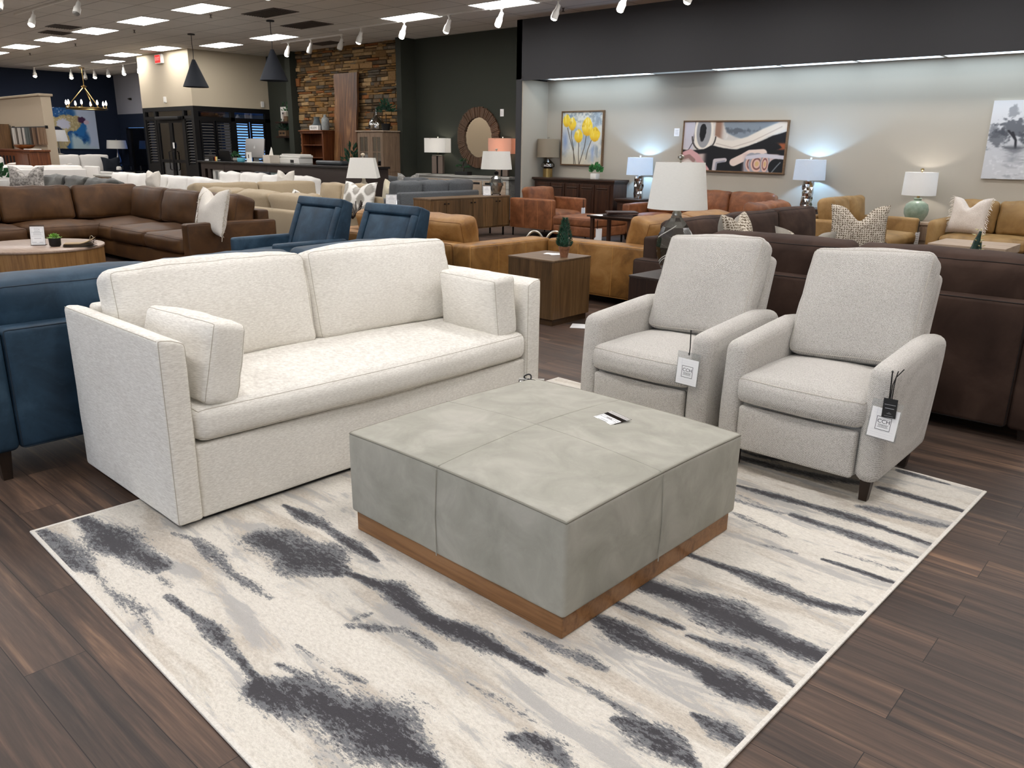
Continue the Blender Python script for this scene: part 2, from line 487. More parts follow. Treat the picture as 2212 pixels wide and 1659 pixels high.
# ---------------------------------------------------------------- the setting
def floor_mat():
    g = G('dark_plank_floor')
    v = g.obj((1, 1, 1), (0, 0, 0))
    br = g.n('ShaderNodeTexBrick', offset=0.37, offset_frequency=2, squash=1.0)
    g.l(v, br.inputs['Vector'])
    br.inputs['Color1'].default_value = (0, 0, 0, 1); br.inputs['Color2'].default_value = (1, 1, 1, 1); br.inputs['Mortar'].default_value = (0.5, 0.5, 0.5, 1)
    br.inputs['Scale'].default_value = 1.0; br.inputs['Brick Width'].default_value = 1.22; br.inputs['Row Height'].default_value = 0.178
    br.inputs['Mortar Size'].default_value = 0.0012; br.inputs['Mortar Smooth'].default_value = 0.1; br.inputs['Bias'].default_value = 0.0
    sp = g.n('ShaderNodeSeparateColor'); g.l(br.outputs['Color'], sp.inputs[0])
    tone = sp.outputs[0]
    cm = g.n('ShaderNodeCombineXYZ'); g.l(g.math('MULTIPLY', tone, 37.0), cm.inputs[2]); g.l(g.math('MULTIPLY', tone, 11.0), cm.inputs[0])
    ad = g.n('ShaderNodeVectorMath', operation='ADD'); g.l(g.obj((0.05, 1, 1)), ad.inputs[0]); g.l(cm.outputs[0], ad.inputs[1])
    n1 = g.noise(ad.outputs[0], 15.0, 7, 0.66, 0.8)
    n2 = g.noise(ad.outputs[0], 70.0, 3, 0.6)
    n3 = g.noise(ad.outputs[0], 3.2, 3, 0.5, 2.0)
    f = g.ramp(g.math('ADD', g.math('MULTIPLY', n1, 0.75), g.math('MULTIPLY', n2, 0.28)), [(0.36, lin((44, 36, 33))), (0.47, lin((66, 55, 49))), (0.55, lin((88, 71, 61))), (0.62, lin((114, 91, 75))), (0.70, lin((146, 117, 94)))])
    f = g.mix(0.35, f, g.ramp(n3, [(0.35, lin((46, 40, 38))), (0.6, lin((86, 70, 60)))]))
    f = g.mix(0.8, f, g.ramp(tone, [(0, (0.72, 0.73, 0.76)), (1, (1.22, 1.14, 1.08))]), 'MULTIPLY')
    f = g.mix(br.outputs['Fac'], f, lin((24, 18, 16)))
    h = g.math('SUBTRACT', g.math('MULTIPLY', n2, 0.3), g.math('MULTIPLY', br.outputs['Fac'], 1.0))
    return g.bsdf(f, g.math('ADD', g.math('MULTIPLY', n1, 0.15), 0.42), g.bump(h, 0.25, 0.0015), spec=0.3)

fl = MB(); fl.box(-46, 5.2, -6.2, 17, -0.1, 0)
struct('floor', fl, floor_mat())

def ceil_mat():
    g = G('acoustic_ceiling_tiles')
    v = g.obj((1, 1, 1), (0, 0, 0), (10.86, -11.11+0.305, 0))
    br = g.n('ShaderNodeTexBrick', offset=0.0, offset_frequency=2, squash=1.0)
    g.l(v, br.inputs['Vector'])
    c = lin((214, 210, 204))
    br.inputs['Color1'].default_value = (*c, 1); br.inputs['Color2'].default_value = (*[x*0.93 for x in c], 1); br.inputs['Mortar'].default_value = (*[x*0.5 for x in c], 1)
    br.inputs['Scale'].default_value = 1.0; br.inputs['Brick Width'].default_value = 1.22; br.inputs['Row Height'].default_value = 0.61
    br.inputs['Mortar Size'].default_value = 0.012; br.inputs['Mortar Smooth'].default_value = 0.0
    n = g.noise(g.obj(), 60, 3)
    return g.bsdf(br.outputs['Color'], 0.75, g.bump(n, 0.1, 0.003), spec=0.2)
ce = MB(); ce.box(-46, 5.2, -6.2, 17, 4.0, 4.1)
struct('ceiling', ce, ceil_mat())

def paint(name, c, rough=0.75, spec=0.25):
    g = G(name)
    n = g.noise(g.obj(), 120, 2)
    return g.bsdf(lin(c), rough, g.bump(n, 0.06, 0.002), spec=spec)
P_char = paint('charcoal_paint', (60, 60, 62))
P_green = paint('dark_olive_paint', (52, 55, 48))
P_beige = paint('warm_beige_paint', (176, 169, 156))
P_greige = paint('greige_paint', (176, 162, 142))
P_navy = paint('navy_paint', (22, 33, 52))
P_lav = paint('cool_grey_paint', (140, 142, 152))
P_sfront = plain('black_storefront_metal', (18, 18, 19), 0.45, 0.3)

w = MB(); w.box(-11.27, 5.2, 12.62, 12.74, 2.9, 4.0); w.box(-11.27, -11.13, 12.62, 13.55, 0, 4.0); w.box(-11.13, 5.2, 12.62, 12.66, 2.875, 2.9)
struct('wall_soffit', w, P_char)
w = MB(); w.box(-11.13, 5.2, 13.43, 13.55, 0, 2.96); w.box(-11.13, -11.10, 12.64, 13.43, 0, 2.9)
struct('wall_right', w, P_beige)
w = MB(); w.box(-11.13, 5.2, 12.66, 13.43, 2.93, 2.96)
struct('ceiling_niche', w, paint('niche_ceiling_paint', (170, 172, 174)))
w = MB(); w.box(-15.1, -11.27, 13.3, 13.45, 0, 4.0)
struct('wall_back', w, P_green)
w = MB(); w.box(-15.27, -15.09, 12.86, 13.45, 0, 4.0); w.box(-19.95, -19.72, 12.9, 13.45, 0, 4.0); w.box(-21.48, -19.95, 13.28, 13.45, 0, 4.0)
struct('wall_back_fins', w, P_green)

# ledgestone wall, each stone a chamfered block in one mesh
w = MB(); rs = random.Random(11)
z = 0.0
tones = [(140, 110, 74), (118, 94, 66), (158, 128, 88), (102, 84, 64), (96, 88, 78), (130, 100, 64), (86, 72, 56), (146, 110, 66), (112, 102, 88), (164, 136, 98), (138, 90, 54)]
occupied = []
while z < 4.0:
    h = rs.choice([0.05, 0.06, 0.07, 0.08, 0.1, 0.055])
    x = -19.72
    while x < -15.27:
        L = rs.uniform(0.12, 0.5) if h < 0.09 else rs.uniform(0.16, 0.36)
        x1 = min(x+L, -15.27)
        big = rs.random() < 0.05 and z < 3.8
        hh = h*2.2 if big else h
        dpt = rs.uniform(0.0, 0.05)+(0.025 if big else 0)
        c = lin(rs.choice(tones)); k = rs.uniform(0.75, 1.2); c = tuple(a*k for a in c)
        j = [rs.uniform(-0.008, 0.008) for _ in range(8)]
        zz = min(4.0, z+hh-0.008)
        y = 13.12-dpt
        a, b = x+0.004, x1-0.004
        bl = 0.012
        vs = [(a, 13.2, z+j[0]), (b, 13.2, z+j[1]), (b, 13.2, zz+j[2]), (a, 13.2, zz+j[3]),
              (a, y+bl, z+j[0]), (b, y+bl, z+j[1]), (b, y+bl, zz+j[2]), (a, y+bl, zz+j[3]),
              (a+bl, y+j[4], z+j[0]+bl), (b-bl, y+j[5], z+j[1]+bl), (b-bl, y+j[6], zz+j[2]-bl), (a+bl, y+j[7], zz+j[3]-bl)]
        fs = [(0, 1, 5, 4), (1, 2, 6, 5), (2, 3, 7, 6), (3, 0, 4, 7), (4, 5, 9, 8), (5, 6, 10, 9), (6, 7, 11, 10), (7, 4, 8, 11), (8, 9, 10, 11)]
        w.add(vs, fs, None, c)
        x = x1
    z += h
stone = struct('wall_stone', w, M['stonework'], smooth=True)
w = MB(); w.box(-19.72, -15.27, 13.14, 13.45, 0, 4.0)
struct('wall_stone_backing', w, M['mortar'])

# vestibule box on the left of the desk
w = MB(); w.box(-24.55, -21.48, 10.95, 11.09, 2.57, 4.0); w.box(-21.62, -21.48, 11.09, 13.45, 2.57, 4.0); w.box(-24.55, -24.41, 11.09, 16.5, 2.57, 4.0)
struct('wall_vestibule', w, paint('taupe_paint', (186, 174, 152)))
w = MB(); w.box(-32.2, -24.55, 13.4, 13.6, 2.62, 4.0)
struct('wall_far', w, P_lav)
w = MB(); w.box(-32.2, -24.55, 13.4, 13.5, 2.14, 2.62); w.box(-32.2, -31.62, 13.4, 13.5, 0, 2.14); w.box(-30.1, -24.55, 13.4, 13.5, 0, 2.14)
struct('wall_far_lower', w, P_navy)
w = MB(); w.box(-32.4, -32.2, -6, 13.6, 0, 4.0)
struct('wall_left', w, P_navy)
w = MB(); w.box(-33, -17.5, 0.9, 1.05, 0, 4.0)
struct('wall_side', w, P_greige)
w = MB(); w.box(5.0, 5.2, -6.2, 13.5, 0, 4.0); w.box(-46, 5.2, -6.2, -6.0, 0, 4.0)
struct('wall_front', w, paint('light_greige_paint', (190, 182, 168)))
# assumed storefront windows behind the camera, unseen: glowing panes added for cool side light
for i, x0 in enumerate((-8.5, -5.6, -2.7, 0.2)):
    wf = struct('window_%d' % (i+4), (lambda m: (m.box(x0, x0+.08, -6.0, -5.92, 0, 3.0), m.box(x0+2.72, x0+2.8, -6.0, -5.92, 0, 3.0), m.box(x0+.08, x0+2.72, -6.0, -5.92, 2.92, 3.0), m.box(x0+.08, x0+2.72, -6.0, -5.92, 0, .12), m.box(x0+1.36, x0+1.44, -6.0, -5.92, .12, 2.92), m)[-1])(MB()), P_sfront)  # frames of the assumed windows, numbered on from the vestibule ones
    g_ = MB(); g_.box(x0+.08, x0+1.36, -5.98, -5.975, .12, 2.92); g_.box(x0+1.44, x0+2.72, -5.98, -5.975, .12, 2.92); g_.build('assumed_daylight_glass', emit('assumed_daylight', (222, 233, 250), ASSUMED_DAY) if i == 0 else bpy.data.materials['assumed_daylight'], wf, False)
# beige partition
w = MB(); w.box(-30.0, -24.45, 8.2, 8.45, 0, 2.76)
p = struct('wall_partition', w, P_greige)
w = MB(); w.bbox(-30.0, -24.40, 8.14, 8.50, 2.76, 2.82, 0.01)
struct('cap', w, paint('partition_cap_paint', (160, 146, 126)), p)

# far blue-lit door glass
def window_door(name, x0, x1, y, z0, z1):
    t = thing(name, 'tall blue-lit glass door in the navy wall behind the white dining chairs', 'door', ((x0+x1)/2, y, z0))
    t['kind'] = 'structure'
    cx = (x0+x1)/2
    g = MB(); g.box(x0-cx, x1-cx, 0.10, 0.11, 0, z1-z0); g.build('glass', M['pane'], t, False)
    b = MB(); b.box(x0-cx-.3, x1-cx+.1, 0.16, 0.18, 0, z1-z0+.1); b.build('daylight', M['bluelight'], t, False)
    f = MB()
    for (a, c) in ((x0-cx-0.05, x0-cx), (x1-cx, x1-cx+0.05)): f.box(a, c, 0.0, 0.12, 0, z1-z0)
    f.box(x0-cx, x1-cx, 0.0, 0.12, z1-z0-0.03, z1-z0)
    f.build('frame', P_sfront, t, False)
window_door('door_1', -31.57, -30.12, 13.4, 0.0, 2.13)

# black storefront of the vestibule: frames, doors, louvred shutters, transoms
def shutter(parent, a0, a1, z0, z1, axis, pos):
    """louvred panel between a0 and a1; axis 'y' panel lies in the plane X=pos, axis 'x' in the plane Y=pos"""
    fr = MB()
    def bx(mb, s0, s1, d0, d1, q0, q1):
        if axis == 'y': mb.box(pos-d1, pos-d0, s0, s1, q0, q1)
        else: mb.box(s0, s1, pos+d0, pos+d1, q0, q1)
    bx(fr, a0-.045, a0, 0, .04, z0, z1); bx(fr, a1, a1+.045, 0, .04, z0, z1); bx(fr, a0, a1, 0, .04, z0, z0+.05); bx(fr, a0, a1, 0, .04, z1-.05, z1)
    f = fr.build('shutter_frame', P_sfront, parent, False)
    sl = MB(); z = z0+.09
    while z < z1-.08:
        c = [(-.022, -.022), (.026, .012), (.022, .022), (-.026, -.012)]
        if axis == 'y': sl.prism([(pos-.02-a, z+b) for a, b in c], a0, a1, 'xz')
        else: sl.prism([(pos+.02+a, z+b) for a, b in c], a0, a1, 'yz')
        z += 0.075
    sl.build('louvres', M['shutter'], f, False)
M['shutter'] = plain('dark_shutter_slat', (70, 68, 66), 0.5)
wf = struct('window_1', (lambda m: (m.box(-21.60, -21.48, 10.95, 11.09, 0, 2.57), m.box(-21.58, -21.48, 11.09, 13.28, 2.44, 2.57), m.box(-21.58, -21.48, 11.09, 13.28, 2.20, 2.30),
     m.box(-21.58, -21.48, 12.04, 12.16, 0, 2.44), m.box(-21.58, -21.48, 13.12, 13.28, 0, 2.44), m.box(-21.58, -21.48, 11.09, 13.28, 0, 0.75), m)[-1])(MB()), P_sfront)
for (a, b) in ((11.16, 11.50), (11.62, 12.00), (12.20, 12.56), (12.68, 13.06)): shutter(wf, a, b, .75, 2.20, 'y', -21.49)
g = MB(); g.box(-21.535, -21.53, 11.09, 13.28, 2.30, 2.44); g.build('transom_glass', M['pane'], wf, False)
wf = struct('window_2', (lambda m: (m.box(-24.55, -24.42, 10.95, 11.05, 0, 2.57), m.box(-24.42, -21.6, 10.95, 11.05, 2.46, 2.57), m.box(-24.42, -21.6, 10.95, 11.05, 2.24, 2.32),
     m.box(-23.86, -23.74, 10.95, 11.05, 0, 2.46), m.box(-22.12, -22.02, 10.95, 11.05, 0, 2.46), m.box(-24.42, -23.86, 10.95, 11.05, 0, 1.0), m.box(-22.02, -21.6, 10.95, 11.05, 0, 1.0), m)[-1])(MB()), P_sfront)
for (a, b) in ((-24.37, -23.92), (-21.98, -21.66)): shutter(wf, a, b, 1.0, 2.24, 'x', 10.97)
g = MB(); g.box(-24.42, -21.6, 11.0, 11.005, 2.32, 2.46); g.build('transom_glass', M['pane'], wf, False)
for i, (a, b) in enumerate(((-23.73, -22.92), (-22.92, -22.13))):
    d = struct('door_%d' % (i+2), (lambda m: (m.box(a, a+.09, 10.96, 11.02, .01, 2.24), m.box(b-.09, b, 10.96, 11.02, .01, 2.24), m.box(a+.09, b-.09, 10.96, 11.02, 2.14, 2.24),
         m.box(a+.09, b-.09, 10.96, 11.02, .01, .2), m.box(a+.09, b-.09, 10.96, 11.02, 1.06, 1.14), m)[-1])(MB()), P_sfront)
    g = MB(); g.box(a+.09, b-.09, 10.985, 10.99, .2, 2.14); g.build('glass', M['pane'], d, False)
    h = MB(); hx = b-.12 if i == 0 else a+.12
    h.tube([(hx, 10.95, .85), (hx, 10.90, .87), (hx, 10.90, 1.35), (hx, 10.95, 1.37)], .014); h.build('door_handle', M['blackmetal'], d)
c = MB(); c.bbox(-23.6, -22.2, 10.84, 10.95, 2.22, 2.31, .015)
tag(c.build('door_closer', M['black']), 'black door closer bar above the dark glass double doors', 'door closer')
# daylight seen through the vestibule
w = MB(); w.box(-24.3, -21.7, 16.2, 16.25, 0, 2.5); w.box(-24.38, -24.33, 13.6, 16.0, 0.2, 2.4)
wd = struct('window_3', w, M['bluelight'])
w = MB(); w.box(-24.4, -21.62, 11.1, 16.2, 2.5, 2.56); w.box(-24.33, -24.25, 11.1, 13.2, 0, 2.5)
for k in range(7): w.box(-24.3+k*.42, -24.22+k*.42, 16.05, 16.15, 0, 2.5)
struct('wall_vestibule_inner', w, paint('vestibule_dark_paint', (40, 44, 54)))

# ---------------------------------------------------------------- ceiling lights
E_panel = emit('fluorescent_panel', (253, 250, 248), PANEL)
E_niche = emit('cool_niche_panel', (214, 236, 255), NICHE)
E_dim = emit('dim_niche_panel', (200, 215, 225), NICHE*0.12)
def panel_light(name, label, x, y, z, sx, sy, em, group, fr=M['whitepaint']):
    t = thing(name, label, 'ceiling light', (x, y, z), 0, group)
    f = MB()
    a, b = sx/2, sy/2; k = .02
    f.box(-a, a, -b, -b+k, -.012, 0); f.box(-a, a, b-k, b, -.012, 0); f.box(-a, -a+k, -b+k, b-k, -.012, 0); f.box(a-k, a, -b+k, b-k, -.012, 0)
    f.build('frame', fr, t, False)
    d = MB(); d.box(-a+k, a-k, -b+k, b-k, -.008, -.003); d.build('diffuser', em, t, False)
    return t
proto = None
LX = [-10.25-2.44*k for k in range(9)]
OFFS = {5: (-22.04, 10.5), 6: (-24.53, 10.56), 7: (-26.9, 11.1), 8: (-29.5, 10.76)}
spots_in_view = {(0, 3): 'bright fluorescent panel cut off by the top edge, nearest the charcoal soffit', (1, 3): 'bright fluorescent panel above the spot track, in front of the dark olive wall',
    (3, 3): 'bright fluorescent panel behind the right black cone pendant', (4, 3): 'bright fluorescent panel between the two black cone pendants', (2, 2): 'bright fluorescent panel at the top edge, left of the right cone pendant',
    (3, 2): 'fluorescent panel, second of the receding left row from the top edge', (4, 2): 'fluorescent panel touching the brown ceiling vent pair', (5, 2): 'fluorescent panel just beyond the brown ceiling vent pair',
    (6, 2): 'small fluorescent panel near the left edge above the navy wall', (7, 2): 'fluorescent panel cut off by the left edge', (5, 3): 'fluorescent panel over the red exit sign',
    (6, 3): 'fluorescent panel left of the red exit sign, at the corner of the vestibule', (7, 3): 'fluorescent panel nearest the navy wall corner, beside the short spot track', (8, 3): 'farthest fluorescent panel, above the ring chandelier'}
for iy, ly in enumerate((1.95, 5.0, 8.05, 11.11)):
    for ix, lx in enumerate(LX):
        if iy == 3 and ix == 2: continue
        lab = spots_in_view.get((ix, iy))
        if proto is None:
            proto = panel_light('ceiling_light', '', lx, ly, 4.0, 1.22, .61, E_panel, 'fluorescent ceiling panels'); t = proto
        else: t = dup(proto, (lx, ly, 4.0), 0)
        if iy == 3 and ix in OFFS: t.location = (*OFFS[ix], 4.0)
        t['label'] = lab or 'fluorescent panel in the ceiling above the showroom, out of the view'
for lx in (-7.81, -5.37, -2.93, -0.49, 1.95):
    for ly in (-1.1, 1.95, 5.0, 8.05, 11.11): dup(proto, (lx, ly, 4.0), 0, 'fluorescent panel in the ceiling above the showroom, out of the view')
nl = ['cool white niche light panel, farthest left beside the niche return', 'cool white niche light panel above the yellow tulip painting', 'dimmer grey niche light panel between the tulip and abstract paintings',
      'cool white niche light panel above the left half of the abstract painting', 'cool white niche light panel above the right end of the abstract painting', 'cool white niche light panel above the blank wall and celadon lamp',
      'cool white niche light panel at the right edge above the grey tree painting']
for k in range(11):
    x = -10.86+1.22*k+.61-.61
    lab = nl[k] if k < 7 else 'cool white niche light panel beyond the right edge'
    panel_light('niche_light', lab, -10.26+1.22*k-(.0), 13.05, 2.93, 1.20, .58, E_dim if k == 2 else E_niche, 'niche light panels')

# ceiling vents
P_vent = plain('brown_vent', (74, 66, 60), 0.6)
def vent(x, y, sx, sy, label):
    t = thing('ceiling_vent', label, 'vent', (x, y, 4.0), 0, 'ceiling vents')
    f = MB(); f.box(-sx/2, sx/2, -sy/2, sy/2, -.01, 0); f.build('plate', P_vent, t, False)
    s = MB()
    for k in range(9):
        yy = -sy/2+sy*(k+1)/10
        s.box(-sx/2+.03, sx/2-.03, yy-.006, yy+.006, -.02, -.01)
    s.build('slats', P_vent, t, False)
vent(-14.5, 9.12, 1.15, .55, 'brown ceiling vent left of the right cone pendant cord, nearest the top edge')
vent(-15.25, 10.45, 1.15, .55, 'brown ceiling vent right of the right cone pendant canopy')
vent(-21.1, 7.6, .6, .55, 'brown ceiling vent, darker left one of the pair by the bright panels')
vent(-19.9, 7.35, .6, .55, 'brown ceiling vent, right one of the pair by the bright panels')
vent(-17.45, 12.5, .9, .4, 'small brown ceiling vent above the stone wall')

# ---------------------------------------------------------------- rug
RUG = [([(0.033, 0.02), (0.27, 0.033), (0.513, 0.052)], 0.075, 0.75), ([(0.023, 0.184), (0.331, 0.203), (0.654, 0.244)], 0.085, 0.9), ([(0.513, 0.052), (0.674, 0.049), (0.911, 0.074), (1.063, 0.051)], 0.035, 0.5), ([(0.711, 0.215), (0.825, 0.216)], 0.02, 0.5), ([(0.87, 0.178), (1.139, 0.198), (1.299, 0.192), (1.536, 0.17)], 0.03, 0.8), ([(0.418, 0.399), (0.537, 0.44), (0.736, 0.427), (0.9, 0.415), (1.141, 0.43)], 0.035, 0.6), ([(0.698, 0.633), (0.907, 0.679), (1.157, 0.705)], 0.13, 0.9), ([(0.497, 0.864), (0.796, 0.879), (1.193, 0.859)], 0.035, 0.85), ([(1.189, 0.722), (1.394, 0.776), (1.631, 0.744), (1.861, 0.792), (2.096, 0.808)], 0.045, 0.95), ([(1.473, 0.526), (1.624, 0.641), (1.772, 0.65)], 0.035, 0.6), ([(1.555, 0.16), (1.76, 0.25), (1.916, 0.299), (2.152, 0.318)], 0.11, 0.95), ([(1.496, 0.255), (1.663, 0.297), (1.8, 0.318)], 0.03, 0.6), ([(1.913, 0.916), (2.097, 0.941), (2.235, 0.96)], 0.035, 0.6), ([(2.015, 1.161), (2.244, 1.148), (2.467, 1.181)], 0.05, 1.0), ([(2.021, 1.283), (2.28, 1.316)], 0.03, 0.8), ([(1.995, 1.457), (2.246, 1.493), (2.477, 1.484), (2.678, 1.497)], 0.085, 1.0), ([(2.027, 1.773), (2.289, 1.797), (2.523, 1.789), (2.686, 1.846)], 0.04, 0.9), ([(2.318, 1.294), (2.55, 1.342), (2.693, 1.295)], 0.035, 0.85), ([(1.664, 2.866), (2.04, 2.921), (2.249, 3.006)], 0.05, 0.8), ([(1.825, 2.532), (2.061, 2.556), (2.397, 2.587), (2.676, 2.564)], 0.035, 0.9), ([(2.155, 2.418), (2.413, 2.418), (2.687, 2.411)], 0.04, 0.8), ([(2.32, 3.009), (2.68, 3.014)], 0.035, 0.95), ([(2.338, 2.72), (2.678, 2.792)], 0.05, 0.75), ([(2.302, 3.301), (2.544, 3.293)], 0.03, 0.8), ([(1.96, 2.246), (2.241, 2.196)], 0.03, 0.5), ([(2.422, 2.122), (2.685, 2.14)], 0.022, 0.95), ([(2.429, 2.218), (2.675, 2.251)], 0.025, 0.5), ([(2.42, 1.169), (2.588, 1.166), (2.699, 1.168)], 0.055, 1.0), ([(2.54, 0.974), (2.703, 0.965)], 0.04, 0.8), ([(2.237, 0.543), (2.323, 0.579), (2.401, 0.565)], 0.06, 0.8), ([(2.391, 0.799), (2.517, 0.821), (2.642, 0.806)], 0.05, 0.9), ([(2.181, 0.846), (2.356, 0.846), (2.467, 0.848)], 0.025, 0.6), ([(1.977, 0.612), (2.138, 0.627), (2.246, 0.628)], 0.02, 0.5), ([(1.47, 0.625), (1.46, 0.556)], 0.03, 0.5), ([(0.583, 0.432), (0.758, 0.424)], 0.03, 0.6), ([(1.453, 0.346), (1.637, 0.364), (1.761, 0.396)], 0.02, 0.5), ([(1.037, 1.187), (1.3, 1.216)], 0.03, 0.7), ([(2.183, 2.057), (2.325, 2.092)], 0.02, 0.5)]
def make_rug():
    W, L, st = 2.69, 3.326, 0.0085
    nx, ny = int(W/st)+1, int(L/st)+1
    X, Y = np.meshgrid(np.linspace(0, W, nx), np.linspace(0, L, ny))
    D = np.zeros_like(X); rr = random.Random(5)
    strokes = list(RUG)
    for k in range(16):   # the part under the furniture
        y0 = rr.uniform(2.1, 3.3); x0 = rr.uniform(0.2, 1.6)
        strokes.append(([(x0, y0), (x0+.3, y0+rr.uniform(-.04, .04)), (x0+.6, y0+rr.uniform(-.06, .06))], rr.uniform(.015, .04), rr.uniform(.4, .9)))
    for pts, wd, stg in strokes:
        n = len(pts)
        best = np.full_like(X, 9.0); par = np.zeros_like(X)
        for i in range(n-1):
            ax, ay = pts[i]; bx, by = pts[i+1]
            dx, dy = bx-ax, by-ay; L2 = dx*dx+dy*dy+1e-9
            t = np.clip(((X-ax)*dx+(Y-ay)*dy)/L2, 0, 1)
            d = np.hypot(X-(ax+t*dx), Y-(ay+t*dy))
            m = d < best
            best = np.where(m, d, best); par = np.where(m, (i+t)/(n-1), par)
        w2 = wd*(0.35+0.75*np.sin(np.clip(par, 0.02, 0.98)*PI)**0.6)*(1+0.25*np.sin(X*17+len(pts)*3))
        D = np.maximum(D, stg*np.exp(-(best/np.maximum(w2, 1e-3))**2*0.9))
    z = 0.009+0.002*np.sin(X*3)*np.sin(Y*2.3)*0
    verts = np.stack([X, Y, z], -1).reshape(-1, 3)
    i = np.arange(nx*ny).reshape(ny, nx)
    faces = np.stack([i[:-1, :-1], i[:-1, 1:], i[1:, 1:], i[1:, :-1]], -1).reshape(-1, 4)
    me = bpy.data.meshes.new('pile'); me.from_pydata(verts.tolist(), [], faces.tolist())
    at = me.attributes.new('streak', 'FLOAT', 'POINT'); at.data.foreach_set('value', D.astype(np.float32).ravel())
    g = G('rug_pile')
    a = g.n('ShaderNodeAttribute', attribute_name='streak').outputs['Fac']
    na = g.noise(g.obj((0.24, 1, 1)), 17, 9, 0.82, 0.3)
    nb = g.noise(g.obj((0.5, 1, 1)), 100, 5, 0.8, 0.2)
    nd = g.noise(g.obj((0.42, 1, 1)), 62, 6, 0.8, 0.2)
    nc = g.noise(g.obj((0.2, 1, 1), (0, 0, 0), (3.1, 0, 0)), 6, 5, 0.62, 0.5)
    ne = g.noise(g.obj((0.22, 1, 1), (0, 0, 0), (7.7, 2, 0)), 8, 6, 0.66, 0.5)
    nf = g.noise(g.obj(), 420, 2, 0.7)
    k = g.math('ADD', a, g.math('ADD', g.math('MULTIPLY', g.math('SUBTRACT', na, 0.5), 1.5), g.math('MULTIPLY', g.math('SUBTRACT', nb, 0.5), 1.5)))
    f = g.ramp(nb, [(0.30, lin((196, 189, 178))), (0.55, lin((222, 216, 205))), (0.72, lin((232, 228, 220)))])
    f = g.mix(g.ramp(nc, [(0.50, (0.0,)), (0.60, (0.75,))]), f, g.ramp(nb, [(0.35, lin((170, 158, 142))), (0.65, lin((206, 196, 182)))]))
    f = g.mix(g.ramp(g.math('ADD', ne, g.math('MULTIPLY', nb, 0.25)), [(0.66, (0.0,)), (0.72, (0.8,))]), f, lin((172, 170, 167)))
    f = g.mix(g.ramp(k, [(0.36, (0.0,)), (0.44, (1.0,))]), f, lin((148, 146, 144)))
    f = g.mix(g.ramp(k, [(0.50, (0.0,)), (0.56, (1.0,))]), f, lin((112, 113, 116)))
    f = g.mix(g.ramp(g.math('ADD', g.math('MULTIPLY', k, 0.55), g.math('MULTIPLY', nd, 0.9)), [(0.84, (0.0,)), (0.875, (1.0,))]), f, lin((62, 60, 64)))
    f = g.mix(g.ramp(g.math('ADD', g.math('MULTIPLY', a, 0.25), g.math('ADD', ne, g.math('MULTIPLY', nb, 0.55))), [(1.10, (0.0,)), (1.13, (1.0,))]), f, lin((236, 233, 226)))
    f = g.mix(0.30, f, g.ramp(nf, [(0.3, (0.62, 0.62, 0.62)), (0.7, (1.3, 1.3, 1.3))]), 'MULTIPLY')
    h = g.math('ADD', g.math('MULTIPLY', nf, 0.5), g.math('ADD', g.math('MULTIPLY', nb, 0.8), g.math('MULTIPLY', g.math('SUBTRACT', 1.0, k), 0.5)))
    mat = g.bsdf(f, 0.95, g.bump(h, 0.5, 0.006), spec=0.1, Sheen_Weight=0.2)
    me.materials.append(mat)
    t = thing('area_rug', 'cream and grey streaked area rug under the suede ottoman', 'rug', (-3.43, .88, 0), R(-2.0))
    o = bpy.data.objects.new('pile', me); COL.objects.link(o); o.parent = t
    e = MB()
    for (x0, x1, y0, y1) in ((-.012, .004, -.012, L+.012), (W-.004, W+.012, -.012, L+.012), (.004, W-.004, -.012, .004), (.004, W-.004, L-.004, L+.012)): e.bbox(x0, x1, y0, y1, 0.0005, .0105, .003)
    e.build('binding', fabric('rug_binding', (206, 200, 190), (228, 224, 216), 120), t)
make_rug()
# ---------------------------------------------------------------- upholstery builders
def cushion(name, parent, Mx, c, s, mat, r=0.05, puff=None, n=(8, 4, 5), wr=0.004, seed=0, welt=None, welt_axis=None, welt_r=0.0035, rx=0.0, ry=0.0, fn=None, wrf=5.0):
    mm = Mx @ Matrix.Translation(c) @ Euler((rx, ry, 0)).to_matrix().to_4x4()
    mb = MB(mm)
    loops = [welt_axis] if welt else None
    mb.soft((0, 0, 0), s, r, n=n, K=2, puff=puff, wr=wr, seed=seed, loops=loops, fn=fn, wrf=wrf)
    o = mb.build(name, mat, parent, ang=75)
    if welt:
        w = MB(mm)
        for path in loops[1:]: w.tube(path, welt_r, 5, closed=True)
        w.build('piping', welt, o, ang=80)
    return o

def legs(t, Mx, xs, ys, h, mat, top=.03, bot=.02, inset=0.0):
    for x in xs:
        for y in ys:
            m = MB(Mx)
            ox = math.copysign(inset, x); oy = math.copysign(inset, y)
            v = [(x-ox-bot, y-oy-bot, 0), (x-ox+bot, y-oy-bot, 0), (x-ox+bot, y-oy+bot, 0), (x-ox-bot, y-oy+bot, 0), (x-top, y-top, h), (x+top, y-top, h), (x+top, y+top, h), (x-top, y+top, h)]
            m.add(v, [(0, 3, 2, 1), (4, 5, 6, 7), (0, 1, 5, 4), (1, 2, 6, 5), (2, 3, 7, 6), (3, 0, 4, 7)])
            m.build('leg', mat, t, False)

